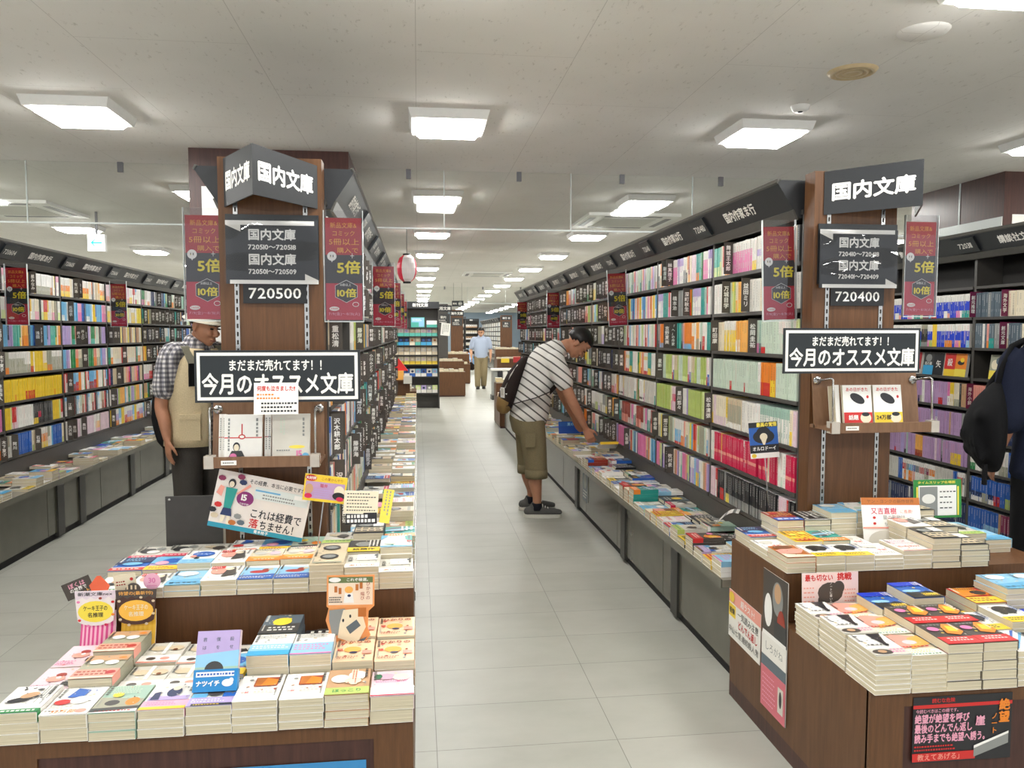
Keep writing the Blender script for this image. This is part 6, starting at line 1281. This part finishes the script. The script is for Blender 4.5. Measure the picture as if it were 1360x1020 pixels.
def limbs(mb, J, mat, skin_arm, k=1.0):
    # J: pelvis, waist, chest, top, neck points with radii, arms and legs as lists of points
    loft(mb, J['trunk'], (0, 1, 0), mat)
    for s_ in (1, -1):
        a = J['arm'][0 if s_ > 0 else 1]; loft(mb, [(a[0], .05, .05), (a[1], .04, .041), ((a[1] + a[2]) / 2, .039, .037), (a[2], .026, .022)], (0, 1, 0), mat, 14, 5)
        l = J['leg'][0 if s_ > 0 else 1]; loft(mb, [(l[0], .082, .088), ((l[0] + l[1]) / 2, .072, .076), (l[1], .05, .054), (l[1] * .62 + l[2] * .38 - V(.012, 0, 0), .053, .056), (l[2] + V(0, 0, .07), .034, .037), (l[2], .033, .036)], (0, 1, 0), mat, 14, 5)
        d = V(1, 0, 0); loft(mb, [(l[2] + V(-.04, 0, -.045), .028, .026), (l[2] + V(.07, 0, -.055), .034, .024), (l[2] + V(.15, 0, -.062), .032, .014)], (0, 1, 0), mat, 12, 3)
def person(label, loc, rz, J, skin, voxel=.007, curl=.45, palms=None):
    e = empty('person', label, 'person', loc, rz)
    mb = MB(); limbs(mb, J, skin, True)
    n0, n1 = J['neck']; loft(mb, [(n0, .056, .058), (n1, .05, .053)], (0, 1, 0), skin, 14, 3)
    head_forms(mb, J['head'], skin, J.get('hs', 1.0))
    for i in (0, 1):
        a = J['arm'][i]; dirn = J.get('hand', [None, None])[i] or (a[2] - a[1]); palm = (palms or [V(0, -1, 0), V(0, 1, 0)])[i]
        hand(mb, a[2], dirn, palm, skin, curl, 1.0, 1 if i else -1)
    body = fuse(mb, 'body', e, voxel, 2); return e, body
def sleeves(mb, J, mat, frac, r0=.068, r1=.062):
    for a in J['arm']:
        end = a[0].lerp(a[1], frac) if frac <= 1 else a[1].lerp(a[2], frac - 1)
        loft(mb, [(a[0] + (J['trunk'][-1][0] - a[0]) * .35, r0 * .95, r0 * .95), (a[0], r0, r0), (end, r1, r1)], (0, 1, 0), mat, 14, 4)
def trunk_up(ch, g, i0=0): return [(p, a + g, b2 + g) for p, a, b2 in ch[i0:]]
def collar(o, p, up, r, mat, h=.035):
    up = Vector(up).normalized(); q = up.cross(V(0, 1, 0)).normalized(); M = Matrix((q, up.cross(q), up)).transposed().to_4x4(); M.translation = p
    mb = MB(); mb.lathe([(r * 1.12, 0), (r * 1.08, h * .6), (r * 1.0, h), (r * 1.1, h * .85), (r * 1.25, h * .1)], mat, M=M, n=24); fuse(mb, 'collar', o)

# ---- the bending man in the striped polo: local +x is where he faces, his right side (-y) is towards us
J = dict(trunk=[(V(-.075, 0, .80), .165, .125), (V(-.05, 0, .93), .155, .12), (V(.0, 0, 1.09), .165, .125), (V(.07, 0, 1.24), .17, .115), (V(.13, 0, 1.31), .10, .075)],
         neck=(V(.13, 0, 1.31), V(.235, 0, 1.36)), head=headmat(V(.315, 0, 1.375), math.radians(58), math.radians(-6)),
         arm=[(V(.10, .175, 1.245), V(.20, .22, .98), V(.30, .16, .76)), (V(.125, -.175, 1.225), V(.245, -.20, .945), V(.36, -.15, .715))],
         leg=[(V(-.08, .09, .78), V(-.075, .13, .43), V(-.05, .15, .10)), (V(-.07, -.085, .78), V(-.02, -.1, .43), V(-.015, -.11, .10))], hand=[V(.5, 0, -.8), V(.42, 0, -.9)])
e, body = person('person in a striped polo and khaki cropped trousers bending over the long ledge of paperbacks', (.95, 6.15, 0), math.radians(-6), J, 'skin', .006, .75, [V(.5, -.7, -.2), V(.3, .9, 0)])
mb = MB(); loft(mb, [(V(-.075, 0, .80), .195, .158), (V(-.055, 0, .92), .19, .152)] + trunk_up(J['trunk'], .022, 2), (0, 1, 0), 'stripe_shirt', 24, 6); sleeves(mb, J, 'stripe_shirt', .52, .078, .078); shirt = fuse(mb, 'polo_shirt', body, .011, 3)
collar(shirt, V(.14, 0, 1.315), (.8, 0, .55), .062, 'white_plastic', .045)
mb = MB(); loft(mb, [(V(-.085, 0, .76), .172, .152), (V(-.07, 0, .87), .165, .14)], (0, 1, 0), 'khaki', 20, 4)
for l in J['leg']: loft(mb, [(l[0] + V(-.005, 0, .03), .095, .118), (l[0].lerp(l[1], .55), .086, .102), (l[1] + V(0, 0, -.06), .08, .088)], (0, 1, 0), 'khaki', 18, 5, True)
tr = fuse(mb, 'cropped_trousers', body, .010, 3)
for l in J['leg']:
    mb = MB(); p = l[1] + V(0, 0, -.085); mb.lathe([(.07, -.03), (.088, -.03), (.091, 0), (.09, .04), (.08, .041)], 'khaki', M=Matrix.Translation(p), n=20); fuse(mb, 'rolled_cuff', tr)
mb = MB(); mb.box(-.11, -.03, -.198, -.188, .57, .68, 'khaki'); fuse(mb, 'hip_pocket', tr, None)
for l in J['leg']:
    mb = MB(); mb.lathe([(.042, .06), (.044, .06), (.0445, .115), (.042, .118)], 'sock', M=Matrix.Translation(V(l[2].x, l[2].y, 0)), n=16); fuse(mb, 'ankle_sock', body); shoe(body, l[2], V(1, 0, 0), 'shoe_grey', 'sole', .3, 'canvas_shoe')
face_parts(body, J['head']); hair_cap(body, J['head'], 'hair', 1.0, .42, .009)
# sling bag on his back
b = empty('sling_bag', 'dark brown and tan sling bag worn on the back of the bending man', 'bag', (.95, 6.15, 0), math.radians(-6))
up = V(.36, .0, .93).normalized(); out = V(-.93, -.1, .36).normalized(); c = V(-.17, -.03, 1.055)
def lp(a, s_, d): return c + up * a + V(0, 1, 0) * s_ + out * d
mb = MB(); loft(mb, [(lp(-.20, 0, .03), .115, .06), (lp(-.1, 0, .04), .13, .07), (lp(.05, 0, .04), .11, .06), (lp(.17, .02, .02), .06, .035), (lp(.21, .03, .01), .03, .02)], (0, 1, 0), 'bag_brown', 18, 5); bag = fuse(mb, 'pouch', b, .009, 3)
mb = MB(); loft(mb, [(lp(-.205, 0, .035), .118, .064), (lp(-.15, 0, .04), .127, .069)], (0, 1, 0), 'bag_tan', 18, 4); fuse(mb, 'tan_bottom', b, .009, 2)
mb = MB(); mb.tube([lp(-.1, -.125, .05), lp(-.09, -.06, .105), lp(-.09, .06, .105), lp(-.1, .125, .05)], .006, 'lace'); mb.tube([lp(-.06, -.1, .08), lp(.05, -.09, .075), lp(.14, -.05, .05)], .006, 'lace'); fuse(mb, 'piping', b)
M = Matrix.Translation(lp(-.1, -.105, .085)) @ Matrix.Rotation(math.radians(-60), 4, 'Z'); mb = MB(); mb.box(-.03, .03, -.003, .0, -.04, .04, 'print', C['F']); mb.box(-.02, .02, -.0045, -.003, -.02, .03, 'print', C['Z']); fuse(mb, 'logo_patch', b).matrix_local = M
for P in ([lp(.2, .03, .0), V(-.02, .06, 1.30), V(.06, .09, 1.375), V(.15, .12, 1.355), V(.2, .12, 1.27), V(.17, .05, 1.14)], [lp(-.19, -.1, .02), V(-.12, -.21, .93), V(-.03, -.222, .955), V(.08, -.205, 1.0), V(.15, -.1, 1.06)]):
    mb = MB()
    for i in range(len(P) - 1):
        a, b2 = Vector(P[i]), Vector(P[i + 1]); d = (b2 - a).normalized(); n = d.cross(V(0, 1, 0)); n = n.normalized() if n.length > .1 else V(0, 0, 1); w = V(0, .02, 0) if i or P[0].z > 1.2 else V(0, .0, .02); w = V(0, .021, 0) if abs(d.y) < .7 else V(.0, 0, .021)
        mb.add([a - w, a + w, b2 + w, b2 - w, a - w + n * .004, a + w + n * .004, b2 + w + n * .004, b2 - w + n * .004], [(0, 1, 2, 3), (7, 6, 5, 4), (0, 4, 5, 1), (1, 5, 6, 2), (2, 6, 7, 3), (3, 7, 4, 0)], 'bag_brown')
    fuse(mb, 'strap', b)
# the book under his fingers
root, low, cv, bd = book_meshes('yelpat', .105, .15, .022)
place_book(root, (('cover', cv), ('paper_band', bd)), Matrix.Translation((1.40, 6.0, .545)) @ Matrix.Rotation(-math.pi / 2, 4, 'Z') @ Matrix.Rotation(-.45, 4, 'Y'), 'golden yellow paperback being lifted by the fingers of the bending man', None, 'held_paperback')

# ---- the man in hat and vest, turned half towards us
J = dict(trunk=[(V(0, 0, .80), .16, .12), (V(.02, 0, .93), .155, .125), (V(.01, 0, 1.12), .172, .12), (V(.0, 0, 1.26), .165, .1), (V(.015, 0, 1.325), .09, .07)],
         neck=(V(.015, 0, 1.32), V(.055, 0, 1.40)), head=headmat(V(.10, 0, 1.452), math.radians(20), math.radians(6)), hs=1.0,
         arm=[(V(.0, .185, 1.265), V(.0, .24, 1.0), V(.12, .2, .8)), (V(.0, -.185, 1.265), V(-.03, -.235, 1.01), V(.035, -.25, .80))],
         leg=[(V(0, .085, .78), V(.01, .1, .43), V(-.01, .1, .09)), (V(0, -.085, .78), V(.02, -.1, .43), V(0, -.1, .09))], hand=[V(.3, 0, -.9), V(.1, 0, -1)])
e, body = person('person in a pale hat, checked shirt and beige vest standing behind the black banner', (-1.36, 5.02, 0), math.radians(-38), J, 'skin_tan', .006, .35, [V(0, -1, 0), V(.3, 1, 0)])
mb = MB(); loft(mb, trunk_up(J['trunk'], .016), (0, 1, 0), 'check_shirt', 24, 6); sleeves(mb, J, 'check_shirt', .72, .074, .072); shirt = fuse(mb, 'checked_shirt', body, .010, 3)
collar(shirt, V(.02, 0, 1.325), (.35, 0, .9), .062, 'check_shirt', .05)
mb = MB(); ch = [(V(.0, 0, .745), .205, .165), (V(.01, 0, .93), .192, .16), (V(.008, 0, 1.12), .2, .148), (V(.0, 0, 1.24), .185, .126), (V(.01, 0, 1.31), .12, .1)]
nn = 36; rows_ = []
for j in range(13):
    t = j / 12 * 4; i = min(3, int(t)); q = t - i; p = ch[i][0].lerp(ch[i + 1][0], q); a = ch[i][1] * (1 - q) + ch[i + 1][1] * q; b2 = ch[i][2] * (1 - q) + ch[i + 1][2] * q
    g = math.radians(7 + 5 * abs(math.cos(t * .8))); rows_.append([p + V(b2 * math.cos(g + (2 * math.pi - 2 * g) * k / nn), a * math.sin(g + (2 * math.pi - 2 * g) * k / nn), 0) for k in range(nn + 1)])
vs = [v for r in rows_ for v in r]; mb.add(vs, [(j * (nn + 1) + k, j * (nn + 1) + k + 1, (j + 1) * (nn + 1) + k + 1, (j + 1) * (nn + 1) + k) for j in range(12) for k in range(nn)], 'vest', smooth=True); vest = fuse(mb, 'vest', body, None, 0, .012)
for q in (1, -1): mb = MB().box(-.06, .06, -.006, .006, -.075, .075, 'vest'); mb.box(-.063, .063, -.009, .009, .05, .078, 'vest'); o = mb.build('pocket', vest, Matrix.Translation((.122, q * .15, .86)) @ Matrix.Rotation(math.radians(-42 * q), 4, 'Z'))
mb = MB(); loft(mb, [(V(-.005, 0, .76), .172, .135), (V(.0, 0, .87), .168, .135)], (0, 1, 0), 'trousers_dark', 20, 4)
for l in J['leg']: loft(mb, [(l[0] + V(0, 0, .03), .1, .11), (l[1], .082, .088), (l[2] + V(0, 0, .0), .075, .085)], (0, 1, 0), 'trousers_dark', 18, 5)
fuse(mb, 'trousers', body, .011, 3)
for l in J['leg']: shoe(body, l[2], V(1, 0, 0), 'shoe_black', 'black_rubber', .27, 'shoe', False)
face_parts(body, J['head'], 1.0, 'hair_grey'); hair_cap(body, J['head'], 'hair_grey', 1.0, .5, .006)
Hh = J['head'] @ Matrix.Translation((-.012, 0, .05)) @ Matrix.Rotation(-.12, 4, 'Y')
mb = MB(); mb.lathe([(.0, .088), (.05, .085), (.085, .07), (.1, .03), (.103, -.0), (.115, -.012), (.136, -.024), (.137, -.028), (.115, -.02), (.1, -.012), (.096, .0)], 'hat_cloth', n=32, M=Hh); fuse(mb, 'hat', body)
mb = MB(); mb.lathe([(.1045, .002), (.1055, .002), (.1035, .028), (.1025, .028)], 'strap_grey', n=32, M=Hh); fuse(mb, 'hat_band', body)
b = empty('backpack', 'dark backpack with grey-green straps on the hatted man', 'bag', (-1.36, 5.02, 0), math.radians(-38))
mb = MB(); loft(mb, [(V(-.19, -.02, .76), .13, .07), (V(-.225, -.02, .92), .14, .085), (V(-.2, -.01, 1.12), .125, .07), (V(-.18, 0, 1.2), .09, .05)], (0, 1, 0), 'black_cloth', 18, 5); fuse(mb, 'pack', b, .011, 3)
for q in (1, -1):
    mb = MB(); P = [V(-.16, q * .1, 1.2), V(-.11, q * .118, 1.315), (V(-.02, q * .122, 1.352)), V(.07, q * .125, 1.325), V(.135, q * .128, 1.23), V(.155, q * .145, 1.1)]
    for i in range(5):
        a, b2 = P[i], P[i + 1]; w = V(0, .027, 0); d = (b2 - a).normalized(); n = V(0, -1, 0).cross(d).normalized() * -.01; mat = 'strap_grey' if i < 4 else 'black_cloth'
        mb.add([a - w, a + w, b2 + w, b2 - w, a - w + n, a + w + n, b2 + w + n, b2 - w + n], [(0, 1, 2, 3), (7, 6, 5, 4), (0, 4, 5, 1), (1, 5, 6, 2), (2, 6, 7, 3), (3, 7, 4, 0)], mat)
    fuse(mb, 'shoulder_strap', b)

for q_ in (e, b): q_.scale = (1.0, .94, 1.035)
# ---- the walking man far down the aisle
J = dict(trunk=[(V(0, 0, .83), .165, .12), (V(.01, 0, .96), .16, .125), (V(.0, 0, 1.14), .175, .12), (V(-.005, 0, 1.28), .165, .1), (V(.0, 0, 1.345), .09, .07)],
         neck=(V(.0, 0, 1.34), V(.03, 0, 1.42)), head=headmat(V(.05, 0, 1.485), math.radians(16), math.radians(-14)),
         arm=[(V(0, .19, 1.285), V(-.03, .25, 1.03), V(.05, .25, .82)), (V(0, -.19, 1.285), V(-.02, -.26, 1.03), V(.08, -.255, .82))],
         leg=[(V(0, .085, .81), V(.03, .085, .45), V(-.06, .07, .10)), (V(0, -.085, .81), V(.05, -.09, .45), V(.08, -.09, .09))])
e, body = person('person in a pale blue shirt and beige trousers walking up the far aisle', (1.64, 20.5, 0), math.radians(-92), J, 'skin_far', .011)
mb = MB(); loft(mb, trunk_up(J['trunk'], .016), (0, 1, 0), 'blue_shirt', 20, 5); sleeves(mb, J, 'blue_shirt', .75, .074, .072); fuse(mb, 'shirt', body, .012, 3)
mb = MB(); loft(mb, [(V(0, 0, .79), .175, .135), (V(.0, 0, .90), .168, .135)], (0, 1, 0), 'chino', 20, 4)
for l in J['leg']: loft(mb, [(l[0] + V(0, 0, .03), .1, .11), (l[1], .085, .088), (l[2] + V(0, 0, .0), .075, .08)], (0, 1, 0), 'chino', 16, 5)
fuse(mb, 'trousers', body, .013, 3)
mb = MB(); mb.lathe([(1, -.02), (1.03, -.02), (1.03, .02), (1, .02)], 'shoe_black', n=28, M=Matrix.Translation((.0, 0, .925)) @ Matrix.Diagonal((.14, .172, 1, 1))); fuse(mb, 'belt', body)
for l in J['leg']: shoe(body, l[2], V(1, 0, 0), 'shoe_black', 'black_rubber', .27, 'shoe', False)
face_parts(body, J['head']); hair_cap(body, J['head'], 'hair', 1.0, .45, .012)

# ---- someone crouching further back, half hidden by the walking man
J = dict(trunk=[(V(0, 0, .25), .16, .13), (V(.02, 0, .36), .16, .13), (V(.08, 0, .5), .17, .12), (V(.12, 0, .62), .15, .1), (V(.14, 0, .66), .09, .07)],
         neck=(V(.14, 0, .65), V(.18, 0, .7)), head=headmat(V(.22, 0, .75), math.radians(25)),
         arm=[(V(.12, .18, .6), V(.25, .25, .42), V(.42, .14, .4)), (V(.12, -.18, .6), V(.25, -.25, .42), V(.42, -.14, .4))],
         leg=[(V(0, .09, .24), V(.38, .13, .42), V(.28, .13, .10)), (V(0, -.09, .24), V(.36, -.15, .36), V(.2, -.15, .1))])
e, body = person('person in a light blue top crouching on the far floor beside the walking man', (1.98, 29.2, 0), math.radians(-150), J, 'skin_far', .014)
mb = MB(); loft(mb, trunk_up(J['trunk'], .018), (0, 1, 0), 'light_blue', 18, 5); sleeves(mb, J, 'light_blue', .8, .076, .072); fuse(mb, 'shirt', body, .016, 2)
mb = MB(); loft(mb, [(V(-.01, 0, .22), .18, .15), (V(.02, 0, .32), .17, .14)], (0, 1, 0), 'bag_brown', 18, 4)
for l in J['leg']: loft(mb, [(l[0], .1, .11), (l[1], .082, .085), (l[2], .065, .07)], (0, 1, 0), 'bag_brown', 16, 5)
fuse(mb, 'trousers', body, .016, 2)
for l in J['leg']: shoe(body, l[2], V(1, 0, 0), 'shoe_black', 'black_rubber', .27, 'shoe', False)
hair_cap(body, J['head'], 'hair', 1.0, .45, .012)

# ---- the person in navy at the edge, black bag on the shoulder
J = dict(trunk=[(V(0, 0, .83), .17, .125), (V(.01, 0, .96), .165, .125), (V(.0, 0, 1.14), .18, .125), (V(-.01, 0, 1.30), .175, .105), (V(-.005, 0, 1.365), .09, .07)],
         neck=(V(.0, 0, 1.36), V(.03, 0, 1.45)), head=headmat(V(.05, 0, 1.52), math.radians(10), math.radians(-10)),
         arm=[(V(0, .2, 1.31), V(-.02, .245, 1.03), V(.09, .24, .82)), (V(0, -.2, 1.31), V(-.02, -.25, 1.03), V(.12, -.2, .84))],
         leg=[(V(0, .085, .81), V(.02, .09, .45), V(0, .095, .09)), (V(0, -.085, .81), V(.03, -.09, .45), V(.02, -.095, .09))])
e, body = person('person in a navy top and black trousers with a black bag, facing away', (3.13, 3.5, 0), math.radians(80), J, 'skin', .011)
mb = MB(); loft(mb, [(V(0, 0, .76), .205, .155)] + trunk_up(J['trunk'], .02, 1), (0, 1, 0), 'navy', 20, 5); sleeves(mb, J, 'navy', 1.0, .08, .078); fuse(mb, 'top', body, .012, 3)
mb = MB(); loft(mb, [(V(0, 0, .78), .18, .14), (V(.0, 0, .88), .172, .138)], (0, 1, 0), 'black_cloth', 20, 4)
for l in J['leg']: loft(mb, [(l[0] + V(0, 0, .03), .11, .115), (l[1], .092, .095), (l[2] + V(0, 0, .0), .085, .09)], (0, 1, 0), 'black_cloth', 16, 5)
fuse(mb, 'trousers', body, .013, 3)
for l in J['leg']: shoe(body, l[2], V(1, 0, 0), 'shoe_black', 'black_rubber', .27, 'shoe', False)
face_parts(body, J['head']); hair_cap(body, J['head'], 'hair', 1.0, .4, .014)
b = empty('shoulder_bag', 'large soft black bag hanging from the shoulder of the navy-clad person', 'bag', (3.13, 3.5, 0), math.radians(80))
mb = MB(); loft(mb, [(V(-.04, .345, .815), .045, .10), (V(-.05, .365, .90), .072, .13), (V(-.05, .37, 1.02), .076, .145), (V(-.03, .345, 1.11), .055, .12), (V(-.01, .30, 1.2), .02, .04)], (0, 1, 0), 'black_cloth', 18, 5)
for p, r in ((V(-.11, .40, 1.05), .05), (V(-.09, .395, .88), .05), (V(.03, .38, .88), .045)): ball(mb, Matrix.Translation(p), (r * 1.3, r, r), 'black_cloth', 12)
for k in range(5): loft(mb, [(V(-.14 + .05 * k, .43 - .004 * k, .84 + .02 * k), .012, .012), (V(-.1 + .03 * k, .44, .97), .016, .012), (V(-.06 + .01 * k, .37, 1.12), .008, .008)], (1, 0, 0), 'black_cloth', 8, 3)
fuse(mb, 'sack', b, .011, 8)
mb = MB(); mb.tube([V(-.04, .32, 1.14), V(-.03, .29, 1.28), V(-.02, .24, 1.39), V(0, .17, 1.42), V(.04, .2, 1.36), V(.05, .3, 1.2), V(.02, .34, 1.12)], .013, 'black_cloth'); fuse(mb, 'strap', b)
mb = MB(); mb.box(-.01, .01, -.008, .008, -.1, 0, 'black_cloth'); fuse(mb, 'tag_strap', b).matrix_local = Matrix.Translation((-.12, .4, .82))
